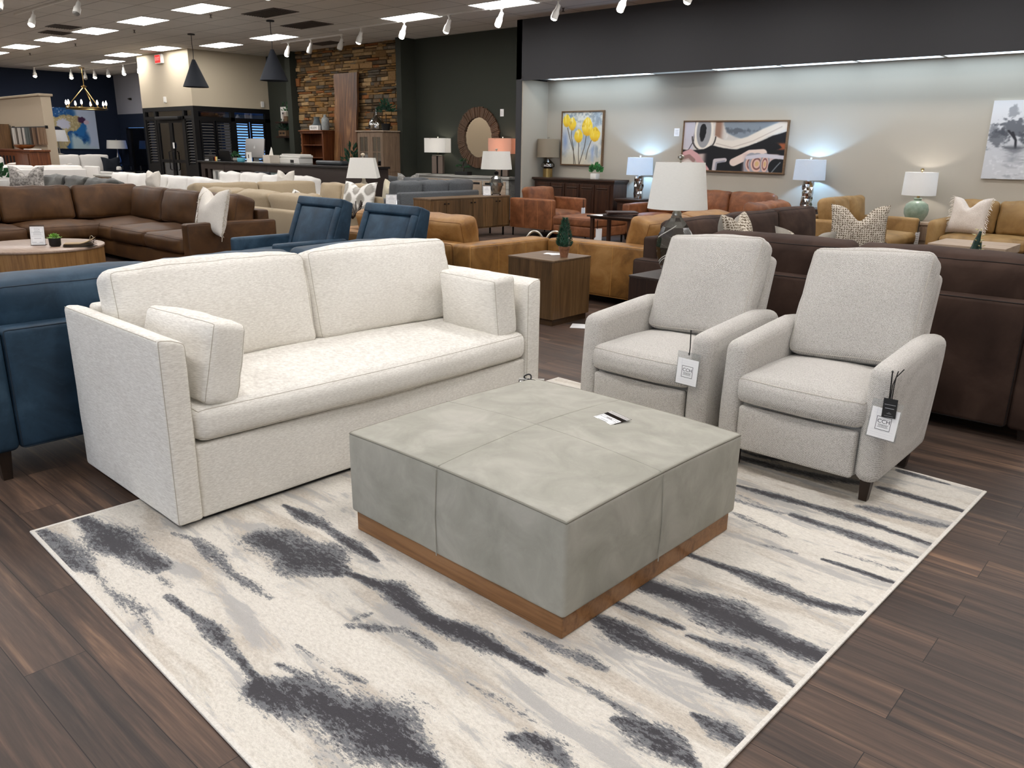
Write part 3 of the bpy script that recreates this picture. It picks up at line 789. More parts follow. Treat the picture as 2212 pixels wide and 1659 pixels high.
def unit(t, Mx, W, D, mat, leg=.1, frame=.72, arm=.62, aw=.18, seat=.45, sth=.17, bt=.14, cth=.2, ns=2, nb=2, top=.88, arms='LR', lean=10, welt=None, legm=None,
         puff=.035, wr=.006, r=.04, seed=0, wrapback=True, seams=None, cush_r=.06, backs=True, seats=True, base_front=.02, cx=(None, None), armr=None, legs_on=True):
    """sofa body in the local frame of Mx: width along x, front at -D/2"""
    hw, hd = W/2, D/2
    xl = -hw+(aw if 'L' in arms else 0); xr = hw-(aw if 'R' in arms else 0)
    b = MB(Mx); b.soft(((xl+xr)/2, (-hd+base_front+hd-bt)/2, (leg+seat-sth)/2), (xr-xl, D-bt-base_front, seat-sth-leg), .02, n=(4, 2, 2)); b.build('base', mat, t, ang=75)
    loops = [[(1, 1)]]
    b = MB(Mx); b.soft(((xl+xr)/2 if wrapback else 0, hd-bt/2, (leg+frame)/2), ((xr-xl) if wrapback else W, bt, frame-leg), r, n=(8, 1, 3), loops=loops); bk = b.build('back', mat, t, ang=75)
    if welt:
        w = MB(Mx); w.tube(loops[1], .004, 5, closed=True); w.build('piping', welt, bk, ang=80)
    for sd, k in (('L', -1), ('R', 1)):
        if sd in arms:
            loops = [[(0, k)]]
            b = MB(Mx); b.soft((k*(hw-aw/2), 0, (leg+arm)/2), (aw, D, arm-leg), armr or r, n=(1, 5, 3), loops=loops, puff={(2, 1): .008}); a = b.build('arm', mat, t, ang=75)
            if welt or seams:
                w = MB(Mx)
                w.tube(loops[1], .0035, 5, closed=True)
                if seams:
                    for q in (-.18, .16):
                        w.tube([(k*(hw+.001), D*q, leg+.02), (k*(hw+.001), D*q+.01, arm-.03)], .003, 4)
                w.build('seam', seams or welt, a, ang=80)
    if seats:
        w1 = (xr-xl)/ns
        for i in range(ns):
            cushion('seat_cushion', t, Mx, (xl+w1*(i+.5), (-hd+hd-bt-cth*.55)/2-.01, seat-sth/2), (w1-.008, D-bt-cth*.55+.02, sth), mat, cush_r, {(2, 1): puff, (1, -1): .015}, (7, 6, 3), wr, seed+i, welt, [(2, 1)] if welt else None)
    if backs:
        x0 = cx[0] if cx[0] is not None else xl+.01; x1 = cx[1] if cx[1] is not None else xr-.01
        w1 = (x1-x0)/nb
        hgt = top-seat+.01
        for i in range(nb):
            cushion('back_cushion', t, Mx, (x0+w1*(i+.5), hd-bt-cth*.62, seat+hgt/2-.005), (w1-.01, cth, hgt), mat, cush_r, {(1, -1): .05, (1, 1): .03, (2, 1): .015}, (8, 3, 6), wr*1.5, seed+20+i, welt, [(1, -1), (1, 1)] if welt else None, rx=R(-lean))
    if legs_on: legs(t, Mx, (-hw+.08, hw-.08), (-hd+.08, hd-.08), leg+.01, legm or M['darkleg'])

def throw_pillow(name, label, loc, rz, w=.5, h=.5, t=.16, chop=.1, tilt=12, mat=None, group=None, fringe=None, edge=None, seed=0, backmat=None, cat='pillow', lean_side=0.0):
    root = thing(name, label, cat, loc, rz, group)
    N = 22
    rr = random.Random(seed)
    Mx = Matrix.Translation((0, 0, 0)) @ Euler((R(-tilt), R(lean_side), 0)).to_matrix().to_4x4()
    def P(u, v, sd):
        x = w/2*u*(1-.09*(1-v*v)); z = h/2*v*(1-.09*(1-u*u))
        k = max(0.0, (1-abs(u)**3.0)*(1-abs(v)**3.0))**.55
        c = max(0.0, v+.15)/1.15
        dip = chop*math.exp(-(u/.34)**2)*c**1.6
        z -= dip
        y = sd*t/2*k*(1-.45*(dip/max(chop, 1e-4))*(.6 if chop else 0))
        y += .012*noise.noise(Vector((u*2+seed, v*2, sd)))*k
        return (x, y, z+h/2*.98)
    def side(mb, sd):
        vs = [P(-1+2*i/N, -1+2*j/N, sd) for j in range(N+1) for i in range(N+1)]
        fs = [(j*(N+1)+i, j*(N+1)+i+1, (j+1)*(N+1)+i+1, (j+1)*(N+1)+i) for j in range(N) for i in range(N)]
        if sd > 0: fs = [tuple(reversed(f)) for f in fs]
        mb.add(vs, fs, Mx)
    f = MB(); side(f, -1)
    if backmat is None: side(f, 1); f.build('pillow_cover', mat, root, ang=80)
    else:
        o = f.build('pillow_cover', mat, root, ang=80); f2 = MB(); side(f2, 1); f2.build('pillow_back', backmat, root, ang=80)
    if fringe:
        fm = MB()
        for sx in fringe[1]:
            for k in range(46):
                v = -1+2*k/45.0
                p = Vector(P(sx, v, -1))
                d = Vector((sx*rr.uniform(.02, .05), rr.uniform(-.03, .02), rr.uniform(-.03, .02)))
                fm.tube([Mx @ p, Mx @ (p+d*.6+Vector((0, 0, -.006))), Mx @ (p+d+Vector((0, 0, -.02)))], .0035, 4)
        fm.build('fringe', fringe[0], root, ang=80)
    return root

# ---------------------------------------------------------------- cream sofa
def make_cream_sofa():
    t = thing('cream_sofa', 'cream linen box-arm sofa with two back cushions beside the suede ottoman', 'sofa', (-3.462, 2.424, .0112), R(89.2))
    I = Matrix.Identity(4); c = M['cream']; sm = M['seam_cream']
    W, D, H = 2.26, .995, .815
    for k in (-1, 1):
        loops = [[(1, -1)]]
        b = MB()
        def fn(p, k=k):
            # inner top edge rolled over
            x = (p.x*k-1.135)
            if p.z > H-.07: p.z -= .035*max(0, (-x-.02)/.1)**2
            return p
        b.soft((k*1.077, 0, (H+.018)/2), (.116, D, H-.018), .022, n=(2, 6, 6), fn=fn, wr=.002, seed=k, loops=loops)
        a = b.build('arm', c, t, ang=75)
        w = MB(); w.tube(loops[1], .0016, 5, closed=True)
        w.tube([(k*1.133, -D/2+.012, H-.006), (k*1.133, D/2-.02, H-.006)], .0016, 5)
        w.build('seam', sm, a)
    b = MB(); b.soft((0, D/2-.058, (H+.018)/2), (2.05, .116, H-.022), .022, n=(10, 2, 5), wr=.002); bk = b.build('back', c, t, ang=75)
    b = MB(); b.soft((0, -.06, .182), (2.04, .84, .325), .014, n=(10, 2, 3), wr=.002); bs = b.build('base', c, t, ang=75)
    b = MB(); b.box(-1.1, 1.1, -.45, .45, .0, .03); b.build('glide_rail', M['black'], t, False)
    def bow(p):
        p.y -= .035*(1-(p.x/1.02)**2)*(1 if p.y < 0 else 0)
        return p
    cushion('seat_cushion', t, I, (0, -.075, .432), (2.035, .855, .16), c, .055, {(2, 1): .028, (1, -1): .012}, (14, 6, 3), .003, 3, sm, [(2, 1), (2, -1)], .0016, fn=bow)
    for i, x in enumerate((-.515, .515)):
        def fn(p, i=i):
            # softer slumped corners
            k = (abs(p.x)/.51)**6*max(0, p.z/.25)
            p.z -= .012*k
            p.y += .02*math.sin(p.x*5+i)*max(0, p.z)
            return p
        cushion('back_cushion', t, I, (x, .245+.003*i, .745), (1.018, .185, .50), c, .045, {(1, -1): .055, (1, 1): .03, (2, 1): .025, (0, 1): .012, (0, -1): .012}, (12, 4, 8), .009, 31+i, sm, [(1, -1), (1, 1)], .0016, rx=R(-12), fn=fn, wrf=7)
    # side bolsters
    for k, lab, y, zr, yr in ((-1, 'cream box bolster pillow leaning on the near arm of the cream sofa', -.22, R(4), R(-13)), (1, 'cream box bolster pillow against the far arm of the cream sofa', -.215, R(-3), R(6))):
        th = R(89.2)
        lx, ly = k*(.915 if k < 0 else .905), y
        wx = -3.462+lx*math.cos(th)-ly*math.sin(th); wy = 2.424+lx*math.sin(th)+ly*math.cos(th)
        p = thing('bolster_pillow', lab, 'pillow', (wx, wy, .508), th+zr, 'cream bolster pillows')
        mm = Euler((0, -yr, 0)).to_matrix().to_4x4()
        mb = MB(mm); loops = [[(0, 1), (0, -1)]]
        mb.soft((0, 0, .175), (.165, .55 if k < 0 else .50, .345), .03, n=(3, 8, 6), puff={(0, 1): .035, (0, -1): .03, (2, 1): .012}, wr=.007, seed=40+k, loops=loops, wrf=10)
        o = mb.build('pillow_cover', c, p, ang=75)
        w = MB(mm)
        for path in loops[1:]: w.tube(path, .0016, 5, closed=True)
        w.build('seam', sm, p)
make_cream_sofa()

# ---------------------------------------------------------------- recliners
def make_recliner():
    t = thing('recliner', 'oatmeal woven recliner in the right foreground, with black and white hang tags', 'recliner', (-1.34, 3.92, .011), 0, 'oatmeal recliners')
    I = Matrix.Identity(4); m = M['oat']; sm = M['seam_oat']
    for k in (-1, 1):
        def fn(p):
            # side profile: top rises to the back, rear bottom cut away, front edge slightly raked
            y = (p.y+.42)/.86
            if p.z > .3: p.z += .045*max(0, min(1, y*1.4)) - .05*max(0, y-.78)/.22*0.6
            if p.y > .1:
                cut = max(0, 1-(p.z-.11)/.48)
                p.y -= .16*cut*max(0, (p.y-.1)/.34)
            if p.y < -.3: p.y += .02*max(0, (p.z-.3)/.3)
            return p
        loops = [[(1, -1)]]
        b = MB(); b.soft((k*.343, .01, .385), (.115, .86, .54), .05, n=(1, 9, 8), fn=fn, puff={(0, k): .012}, loops=loops)
        a = b.build('arm', m, t, ang=75)
    b = MB(); b.soft((0, .0, .24), (.575, .76, .235), .015, n=(4, 3, 2)); b.build('base', m, t, ang=75)
    b = MB(); b.soft((0, -.40, .235), (.572, .05, .225), .018, n=(6, 1, 3), puff={(1, -1): .008}); b.build('footrest_panel', m, t, ang=75)
    def sfn(p):
        p.y -= .03*(1-(p.x/.34)**2)*(1 if p.y < 0 else 0)
        return p
    cushion('seat_cushion', t, I, (0, -.105, .43), (.625, .64, .14), m, .05, {(2, 1): .04, (1, -1): .01}, (9, 7, 3), .004, 5, sm, [(2, 1), (2, -1)], .003, fn=sfn)
    mm = Matrix.Translation((0.01, .275, .785)) @ Euler((R(-22), 0, 0)).to_matrix().to_4x4()
    def bfn(p):
        k = (abs(p.x)/.31)**4
        p.x *= 1-.0*(p.z/.28)
        p.z += .012*math.sin(p.x*6)
        return p
    loops = [[(1, -1)]]
    b = MB(mm); b.soft((0, 0, 0), (.605, .16, .585), .045, n=(9, 3, 9), puff={(1, -1): .045, (0, 1): .012, (0, -1): .012, (2, 1): .015}, wr=.006, seed=9, loops=loops, fn=bfn, wrf=9)
    o = b.build('back_cushion', m, t, ang=75)
    w = MB(mm); w.tube(loops[1], .0025, 5, closed=True); w.build('piping', sm, o)
    mm = Matrix.Translation((0.01, .40, .65)) @ Euler((R(-16), 0, 0)).to_matrix().to_4x4()
    b = MB(mm); b.soft((0, 0, 0), (.60, .10, .66), .035, n=(4, 1, 5)); b.build('back_frame', m, t, ang=75)
    legs(t, I, (-.33, .33), (-.32, .26), .13, M['darkleg'], .026, .018, .006)
    return t
rec = make_recliner()
rec2 = dup(rec, (-2.22, 3.92, .011), 0, 'oatmeal woven recliner behind the ottoman, with one white hang tag')

# ---------------------------------------------------------------- ottoman
def make_ottoman():
    t = thing('ottoman', 'large square grey suede ottoman on a wooden plinth in the middle of the rug', 'ottoman', (-1.905, 2.348, .0105), R(-1.3))
    b = MB()
    def fn(p):
        u, v = p.x/.575, p.y/.567
        a_, b_ = max(0, 1-u*u), max(0, 1-v*v)
        if p.z > .12: p.z += (-.004+.010*(a_+b_)+.018*a_*b_)*max(0, (p.z-.12)/.32)
        # soft sides, pinched corners
        if abs(u) > .9 or abs(v) > .9:
            h = math.sin(max(0, min(1, (p.z-.08)/.33))*PI)
            p.x += math.copysign(.010*h*(1-v*v), u) if abs(u) > .9 else 0
            p.y += math.copysign(.010*h*(1-u*u), v) if abs(v) > .9 else 0
        return p
    loops = [[(2, 1)]]
    b.soft((0, 0, .2615), (1.15, 1.135, .353), .018, n=(16, 16, 5), fn=fn, wr=.0015, loops=loops)
    o = b.build('upholstery', M['suede'], t, ang=80)
    w = MB(); w.tube(loops[1], .0045, 6, closed=True)
    w.build('piping', M['suede_welt'], o, ang=80)
    s = MB()
    def tz(x, y):
        a_, b_ = max(0, 1-(x/.575)**2), max(0, 1-(y/.567)**2)
        return .438-.004+.010*(a_+b_)+.018*a_*b_-.0008
    k0 = -.03
    n = 22
    s.tube([(-.57+1.14*i/n, k0, tz(-.5699+1.1398*i/n, k0)) for i in range(n+1)], .0022, 5)
    s.tube([(k0, -.56+1.12*i/n, tz(k0, -.5619+1.1238*i/n)) for i in range(n+1)], .0022, 5)
    s.tube([(k0, -.5755, .09), (k0, -.58, .25), (k0, -.572, .435)], .002, 5)
    s.tube([(.583, k0, .09), (.5885, k0, .25), (.58, k0, .435)], .002, 5)
    s.build('stitching', M['suede'], o)
    b = MB(); b.bbox(-.557, .557, -.55, .55, 0, .085, .003); b.build('plinth', M['plinth'], t, False)
make_ottoman()

# ---------------------------------------------------------------- blue leather sofa behind the cream one
t = thing('blue_sofa', 'blue leather sofa seen from behind, back to back with the cream sofa', 'sofa', (-4.53, 2.34, 0), R(-90))
unit(t, Matrix.Identity(4), 2.86, .96, M['blue'], leg=.15, frame=.735, arm=.735, aw=.14, seat=.47, bt=.13, cth=.24, ns=3, nb=3, top=.93, lean=8, welt=M['blue_welt'], r=.03, wr=.006, puff=.03, seed=3)

# blue recliners beyond
def make_blue_recliner():
    t = thing('blue_recliner', '', 'recliner', (0, 0, 0), 0, 'blue leather recliners')
    m = M['blue']; I = Matrix.Identity(4)
    for k in (-1, 1):
        b = MB(); b.soft((k*.40, -.05, .375), (.11, .85, .50), .03, n=(1, 5, 4)); b.build('arm', m, t, ang=75)
    b = MB(); b.soft((0, -.05, .27), (.70, .78, .26), .02, n=(3, 3, 2)); b.build('base', m, t, ang=75)
    cushion('seat_cushion', t, I, (0, -.12, .43), (.68, .66, .15), m, .05, {(2, 1): .03}, (6, 6, 3), .004, 2)
    mm = Matrix.Translation((0, .22, .42)) @ Euler((R(-22), 0, 0)).to_matrix().to_4x4()
    def fn(p):
        p.y += .16*max(0, 1-(p.z/.62))*(1 if p.y > 0 else 0)*.7
        return p
    b = MB(mm); b.soft((0, 0, .31), (.80, .13, .64), .02, n=(4, 2, 5), fn=fn); bk = b.build('back', m, t, ang=60)
    b = MB(mm); b.soft((0, -.06, .285), (.62, .05, .47), .02, n=(6, 1, 6), puff={(1, -1): .02}, wr=.003); b.build('back_pad', m, t, ang=75)
    f = MB(mm)
    f.soft((0, -.075, .575), (.79, .05, .10), .022, n=(5, 1, 1)); f.soft((-.355, -.075, .29), (.08, .05, .5), .022, n=(1, 1, 5)); f.soft((.355, -.075, .29), (.08, .05, .5), .022, n=(1, 1, 5))
    f.build('back_border', m, t, ang=75)
    legs(t, I, (-.36, .36), (-.4, .3), .13, M['darkleg'])
    return t
b1 = make_blue_recliner(); b1.location = (-7.36, 4.72, 0); b1['label'] = 'blue leather recliner with panelled back, left one of the two behind the blue sofa'
b2 = dup(b1, (-6.04, 4.62, 0), 0, 'blue leather recliner with panelled back, right one beside the tan sofa')

# ---------------------------------------------------------------- saddle brown sectional
t = thing('brown_sectional', 'large saddle brown leather L-shaped sectional behind the round wood coffee table', 'sectional sofa', (-11.0, 5.0, 0), 0)
m = M['saddle']; dw = plain('saddle_welt', (58, 34, 16), .6)
unit(t, frame_M((.18, .07, 0)), 3.25, 1.2, m, leg=.06, frame=.76, arm=.645, aw=.16, seat=.47, sth=.2, bt=.16, cth=.28, ns=3, nb=3, top=.93, arms='R', lean=12, r=.03, wr=.012, puff=.05, seed=5, welt=dw)
unit(t, frame_M((-1.42, -.98, 0), R(90)), 3.3, 1.2, m, leg=.06, frame=.76, arm=.645, aw=.16, seat=.47, sth=.2, bt=.16, cth=.28, ns=3, nb=3, top=.95, arms='L', lean=12, r=.03, wr=.012, puff=.05, seed=15, welt=dw, cx=(-1.49, 1.40))

# tan sofas
t = thing('tan_sofa', 'tan leather sofa with its back to us, left of the oak cube table', 'sofa', (-6.76, 6.18, 0), R(180), 'tan leather sofas')
unit(t, Matrix.Identity(4), 2.44, 1.25, M['tan'], leg=.08, frame=.63, arm=.63, aw=.26, seat=.42, bt=.2, cth=.26, ns=2, nb=2, top=.86, lean=14, r=.035, wr=.01, puff=.04, seams=M['tan_seam'], seed=7, cx=(-.90, .90), welt=plain('tan_welt', (120, 76, 30), .6))
t = thing('tan_sofa', 'tan leather sofa turned sideways, right of the oak cube table with the little fir', 'sofa', (-4.87, 7.95, 0), R(-90), 'tan leather sofas')
unit(t, Matrix.Identity(4), 2.44, 1.3, M['tan'], leg=.08, frame=.63, arm=.63, aw=.26, seat=.42, bt=.2, cth=.26, ns=2, nb=2, top=.88, lean=14, r=.035, wr=.01, puff=.04, seams=M['tan_seam'], seed=9, cx=(-.94, .94), welt=plain('tan_welt', (120, 76, 30), .6))

# espresso sofas
t = thing('espresso_sofa', 'dark espresso brown sofa with its back to us behind the two oatmeal recliners', 'sofa', (-1.76, 5.58, 0), R(180), 'espresso brown sofas')
unit(t, Matrix.Identity(4), 2.4, 1.15, M['espresso'], leg=.07, frame=.79, arm=.62, aw=.16, seat=.48, bt=.14, cth=.26, ns=2, nb=2, top=1.0, lean=6, r=.03, wr=.006, puff=.035, seed=11, welt=M['welt_dark'])
t = thing('espresso_sofa', 'dark espresso brown sofa facing right with boucle pillows, beyond the big glass lamp', 'sofa', (-3.46, 7.90, 0), R(90), 'espresso brown sofas')
unit(t, Matrix.Identity(4), 3.4, 1.2, M['espresso'], leg=.07, frame=.79, arm=.6, aw=.16, seat=.48, bt=.14, cth=.26, ns=3, nb=3, top=.95, lean=8, r=.03, wr=.006, puff=.035, seed=12, welt=M['welt_dark'])
t = thing('espresso_armchair', 'dark espresso brown armchair cut off by the right edge, behind the cactus', 'armchair', (-.75, 8.6, 0), R(-90))
unit(t, Matrix.Identity(4), 1.3, 1.1, M['espresso'], leg=.07, frame=.75, arm=.60, aw=.14, seat=.46, bt=.14, cth=.24, ns=1, nb=1, top=.98, lean=10, r=.03, wr=.006, puff=.035, seed=13, welt=M['welt_dark'])

# rust leather group
t = thing('rust_armchair', 'rust leather armchair on thin black legs in front of the dark sideboard', 'armchair', (-9.65, 11.76, 0), R(90))
unit(t, Matrix.Identity(4), 1.04, 1.02, M['rust'], leg=.15, frame=.66, arm=.69, aw=.13, seat=.46, bt=.14, cth=.22, ns=1, nb=1, top=.87, lean=10, r=.03, wr=.01, puff=.04, seams=plain('rust_seam', (176, 112, 64), .6), seed=14, legs_on=False)
legs(t, Matrix.Identity(4), (-.47, .47), (-.46, .46), .16, M['blackmetal'], .012, .010)
t = thing('rust_ottoman', 'rust leather ottoman with a white hang tag beside the rust armchair', 'ottoman', (-8.42, 11.43, 0), R(90))
b = MB(); b.soft((0, 0, .215), (.95, .9, .17), .025, n=(4, 4, 2)); b.build('base', M['rust'], t, ang=75)
cushion('seat_cushion', t, Matrix.Identity(4), (0, 0, .37), (.97, .92, .155), M['rust'], .04, {(2, 1): .03}, (7, 7, 3), .005, 16, plain('rust_welt', (96, 50, 24), .6), [(2, 1)])
legs(t, Matrix.Identity(4), (-.42, .42), (-.4, .4), .14, M['blackmetal'], .012, .010)
t = thing('rust_sofa', 'rust leather sofa against the beige wall under the abstract painting', 'sofa', (-6.9, 12.68, 0), 0, 'rust leather sofas')
unit(t, Matrix.Identity(4), 2.75, 1.0, M['rust'], leg=.1, frame=.68, arm=.64, aw=.16, seat=.46, bt=.14, cth=.24, ns=3, nb=3, top=.9, lean=10, r=.04, wr=.012, puff=.04, seed=17)
t = thing('rust_sofa', 'rust leather loveseat showing only its slumped cushion left of the camel loveseat', 'sofa', (-5.28, 11.2, 0), R(-90), 'rust leather sofas')
unit(t, Matrix.Identity(4), 1.5, .98, M['rust'], leg=.1, frame=.66, arm=.62, aw=.16, seat=.46, bt=.14, cth=.24, ns=2, nb=2, top=.86, lean=12, r=.04, wr=.012, puff=.04, seed=18)
# camel leather group
t = thing('camel_loveseat', 'camel leather loveseat facing right, in front of the celadon lamp', 'loveseat', (-4.02, 12.1, 0), R(90))
unit(t, Matrix.Identity(4), 1.6, 1.16, M['camel'], leg=.08, frame=.7, arm=.66, aw=.14, seat=.46, bt=.14, cth=.24, ns=1, nb=2, top=.94, lean=8, r=.04, wr=.01, puff=.05, seed=19)
t = thing('camel_sofa', 'camel leather sofa at the right edge with a fringed cream pillow', 'sofa', (-1.95, 12.86, 0), 0)
unit(t, Matrix.Identity(4), 2.5, 1.05, M['camel'], leg=.08, frame=.9, arm=.68, aw=.17, seat=.48, bt=.22, cth=.12, ns=2, nb=4, top=.94, lean=6, r=.07, wr=.008, puff=.03, seed=20)

# grey sectional
t = thing('grey_sectional', 'grey tweed L-shaped sectional seen from behind, past the oak credenza', 'sectional sofa', (-12.85, 11.45, 0), 0)
unit(t, frame_M((0, .0, 0), R(-90)), 2.4, 1.05, M['grey'], leg=.08, frame=.70, arm=.57, aw=.16, seat=.44, bt=.14, cth=.24, ns=3, nb=3, top=.90, arms='R', lean=8, r=.04, wr=.01, puff=.03, seed=21)
unit(t, frame_M((-1.45, .42, 0), 0), 1.8, 1.0, M['grey'], leg=.08, frame=.70, arm=.57, aw=.16, seat=.44, bt=.14, cth=.24, ns=2, nb=2, top=.91, arms='L', lean=8, r=.04, wr=.01, puff=.03, seed=25)
# khaki sectional
t = thing('khaki_sectional', 'khaki fabric U-shaped sectional behind the brown leather one', 'sectional sofa', (-12.0, 7.8, 0), 0)
kk = dict(leg=.06, frame=.70, arm=.58, aw=.2, seat=.44, bt=.15, cth=.3, lean=10, r=.05, wr=.014, puff=.04)
unit(t, frame_M((1.05, -1.12, 0), R(180)), 2.9, 1.0, M['khaki'], ns=2, nb=3, top=.89, arms='', seed=30, **kk)
unit(t, frame_M((-1.25, .1, 0), R(90)), 2.5, 1.0, M['khaki'], ns=2, nb=2, top=.90, arms='', seed=34, **kk)
unit(t, frame_M((-.02, 1.0, 0), 0), 1.55, 1.0, M['khaki'], ns=2, nb=2, top=.9, arms='R', seed=38, **kk)
# white sofas and the slate one
t = thing('white_sofa', 'long white sofa with plump cushions in front of the vestibule and desk', 'sofa', (-16.9, 7.6, 0), 0, 'white sofas')
unit(t, Matrix.Identity(4), 4.9, 1.0, M['white'], leg=.06, frame=.7, arm=.6, aw=.18, seat=.45, bt=.14, cth=.3, ns=4, nb=5, top=.92, lean=10, r=.05, wr=.02, puff=.04, seed=41)
t = thing('white_sofa', 'second long white sofa just showing above the khaki cushions, nearest the desk', 'sofa', (-16.3, 9.7, 0), 0, 'white sofas')
unit(t, Matrix.Identity(4), 4.2, 1.0, M['white'], leg=.06, frame=.7, arm=.6, aw=.18, seat=.45, bt=.14, cth=.3, ns=3, nb=4, top=.93, lean=10, r=.05, wr=.03, puff=.04, seed=47)
t = thing('slate_sofa', 'dark slate leather sofa behind the left end of the brown sectional', 'sofa', (-15.9, 5.6, 0), 0)
unit(t, Matrix.Identity(4), 3.6, 1.0, M['slate'], leg=.06, frame=.7, arm=.6, aw=.18, seat=.45, bt=.14, cth=.28, ns=3, nb=3, top=.94, lean=12, r=.05, wr=.03, puff=.04, seed=53)
t = thing('white_sofa', 'white sofa seen from behind at the far left, in front of the cushioned one', 'sofa', (-22.5, 7.1, 0), R(-90), 'white sofas')
unit(t, Matrix.Identity(4), 2.5, 1.0, M['white'], leg=.1, frame=.93, arm=.7, aw=.14, seat=.52, bt=.14, cth=.24, ns=2, nb=2, top=1.0, lean=4, r=.03, wr=.006, puff=.03, seed=59)
t = thing('white_sofa', 'cream-white sofa with striped pillows at the far left below the fabric swatches', 'sofa', (-25.2, 6.1, 0), R(90), 'white sofas')
unit(t, Matrix.Identity(4), 2.8, 1.0, M['white'], leg=.15, frame=.98, arm=.8, aw=.14, seat=.62, bt=.14, cth=.24, ns=3, nb=3, top=1.17, lean=6, r=.05, wr=.01, puff=.04, seed=61)
t = thing('white_sofa', 'pale sofa against the navy wall under the blue and gold painting', 'sofa', (-29.5, 10.9, 0), R(90), 'white sofas')
unit(t, Matrix.Identity(4), 2.2, 1.0, M['white'], leg=.15, frame=.98, arm=.8, aw=.14, seat=.62, bt=.14, cth=.24, ns=2, nb=2, top=1.17, lean=6, r=.05, wr=.01, puff=.04, seed=64)
# ---------------------------------------------------------------- case goods and tables
# oak cube end table
t = thing('cube_table', 'square oak cube end table with a little potted fir on top', 'end table', (-4.70, 5.77, 0), R(0))
b = MB(); b.bbox(-.275, .275, -.275, .275, .06, .585, .003); b.build('body', M['oak'], t, False)
b = MB(); b.bbox(-.278, .278, -.278, .278, .5855, .602, .003); b.build('top', M['oak_top'], t, False)
b = MB(); b.box(-.255, .255, -.255, .255, 0, .06); b.build('plinth', wood('oak_plinth', (56, 40, 26), (76, 56, 36)), t, False)
# dark cube table with the big lamp
t = thing('cube_table', 'dark espresso wood end table under the big glass lamp', 'end table', (-3.23, 5.60, 0), 0)
b = MB(); b.bbox(-.27, .27, -.29, .29, .05, .585, .003); b.build('body', M['espwood'], t, False)
b = MB(); b.bbox(-.273, .273, -.293, .293, .585, .602, .003); b.build('top', M['esptop'], t, False)
b = MB(); b.box(-.25, .25, -.27, .27, 0, .05); b.build('plinth', M['espwood'], t, False)
# round drum coffee table
t = thing('coffee_table', 'round drum coffee table in blond oak in front of the brown sectional', 'coffee table', (-9.93, 3.08, 0), 0)
b = MB(); b.lathe([(.66, .03), (.66, .425)], 56); b.build('drum', wood('blond_oak', (104, 72, 38), (134, 98, 56), (152, 116, 72), 'z', 1.0, .45), t, ang=30)
b = MB(); b.lathe([(.668, .425), (.672, .43), (.672, .446), (.668, .45)], 56); b.build('top', wood('blond_oak_top', (138, 116, 100), (156, 134, 118), (168, 148, 132), 'x', 1.0, .35), t, ang=50)
b = MB(); b.lathe([(.6, 0), (.6, .03)], 40); b.build('plinth', M['black'], t)

# oak credenza
t = thing('credenza', 'long oak credenza with flat doors and tiny black pulls, under the clear glass lamp', 'credenza', (-10.42, 10.28, 0), R(90))
W = 2.0
b = MB(); b.bbox(-W/2, W/2, -.225, .225, .16, .70, .003); b.build('body', M['oak'], t, False)
b = MB(); b.bbox(-W/2-.005, W/2+.005, -.235, .23, .70, .725, .003); b.build('top', M['oak_top'], t, False)
for i in range(6):
    x = -W/2+.02+(W-.04)/6*i
    d = MB(); d.bbox(x+.004, x+(W-.04)/6-.004, -.240, -.2255, .185, .69, .003); do = d.build('door', M['oak'], t, False)
    k = MB(); kx = x+(W-.04)/6-.045 if i % 2 == 0 else x+.045
    k.bbox(kx-.015, kx+.015, -.262, -.240, .625, .642, .003); k.build('pull', M['blackmetal'], do, False)
for x in (-W/2+.12, W/2-.12):
    for y in (-.17, .17):
        b = MB(); b.box(x-.012, x+.012, y-.012, y+.012, 0, .16); b.build('leg', M['blackmetal'], t, False)

def sideboard(name, label, cat, loc, rz, W, D, H, nd, mw, mt, foot=.08, panel=True):
    t = thing(name, label, cat, loc, rz)
    b = MB(); b.bbox(-W/2, W/2, -D/2, D/2, foot, H-.07, .004); b.build('body', mw, t, False)
    b = MB(); b.bbox(-W/2-.02, W/2+.02, -D/2-.02, D/2, H-.07, H-.045, .006); b.bbox(-W/2-.045, W/2+.045, -D/2-.045, D/2, H-.045, H, .008); b.build('top', mt, t, False)
    b = MB(); b.bbox(-W/2-.015, W/2+.015, -D/2-.015, D/2, 0, foot, .004); b.build('plinth', mw, t, False)
    w = (W-.14)/nd
    for i in range(nd):
        x = -W/2+.07+w*i
        d = MB(); d.bbox(x+.01, x+w-.01, -D/2-.018, -D/2, foot+.03, H-.1, .004)
        d.bbox(x+.06, x+w-.06, -D/2-.026, -D/2-.018, foot+.09, H-.2, .006)
        do = d.build('door', mw, t, False)
        if panel:
            m = MB(); m.bbox(x+.055, x+w-.055, -D/2-.034, -D/2-.018, H-.185, H-.16, .008); m.build('moulding', mt, do, False)
    return t
sideboard('sideboard', 'dark walnut sideboard with raised-panel doors under the yellow tulip painting', 'sideboard', (-10.0, 13.17, 0), 0, 2.0, .46, 1.01, 5, M['walnut'], M['walnut_top'])
t = sideboard('nightstand', 'dark walnut nightstand under the blue-lit lamp left of the abstract painting', 'nightstand', (-8.62, 13.1, 0), 0, .48, .44, .68, 1, M['walnut'], M['walnut_top'], panel=False)
for z in (.25, .42):
    k = MB(); k.bbox(-.07, .07, -.262, -.246, z, z+.02, .005); k.build('drawer_pull', M['blackmetal'], t, False)
t = sideboard('nightstand', 'dark walnut nightstand under the blue-lit lamp right of the abstract painting', 'nightstand', (-5.26, 13.12, 0), 0, .46, .42, .70, 1, M['walnut'], M['walnut_top'], panel=False)
t = thing('end_table', 'dark walnut end table carrying the brown folders, left of the sideways tan sofa', 'end table', (-7.2, 10.55, 0), 0)
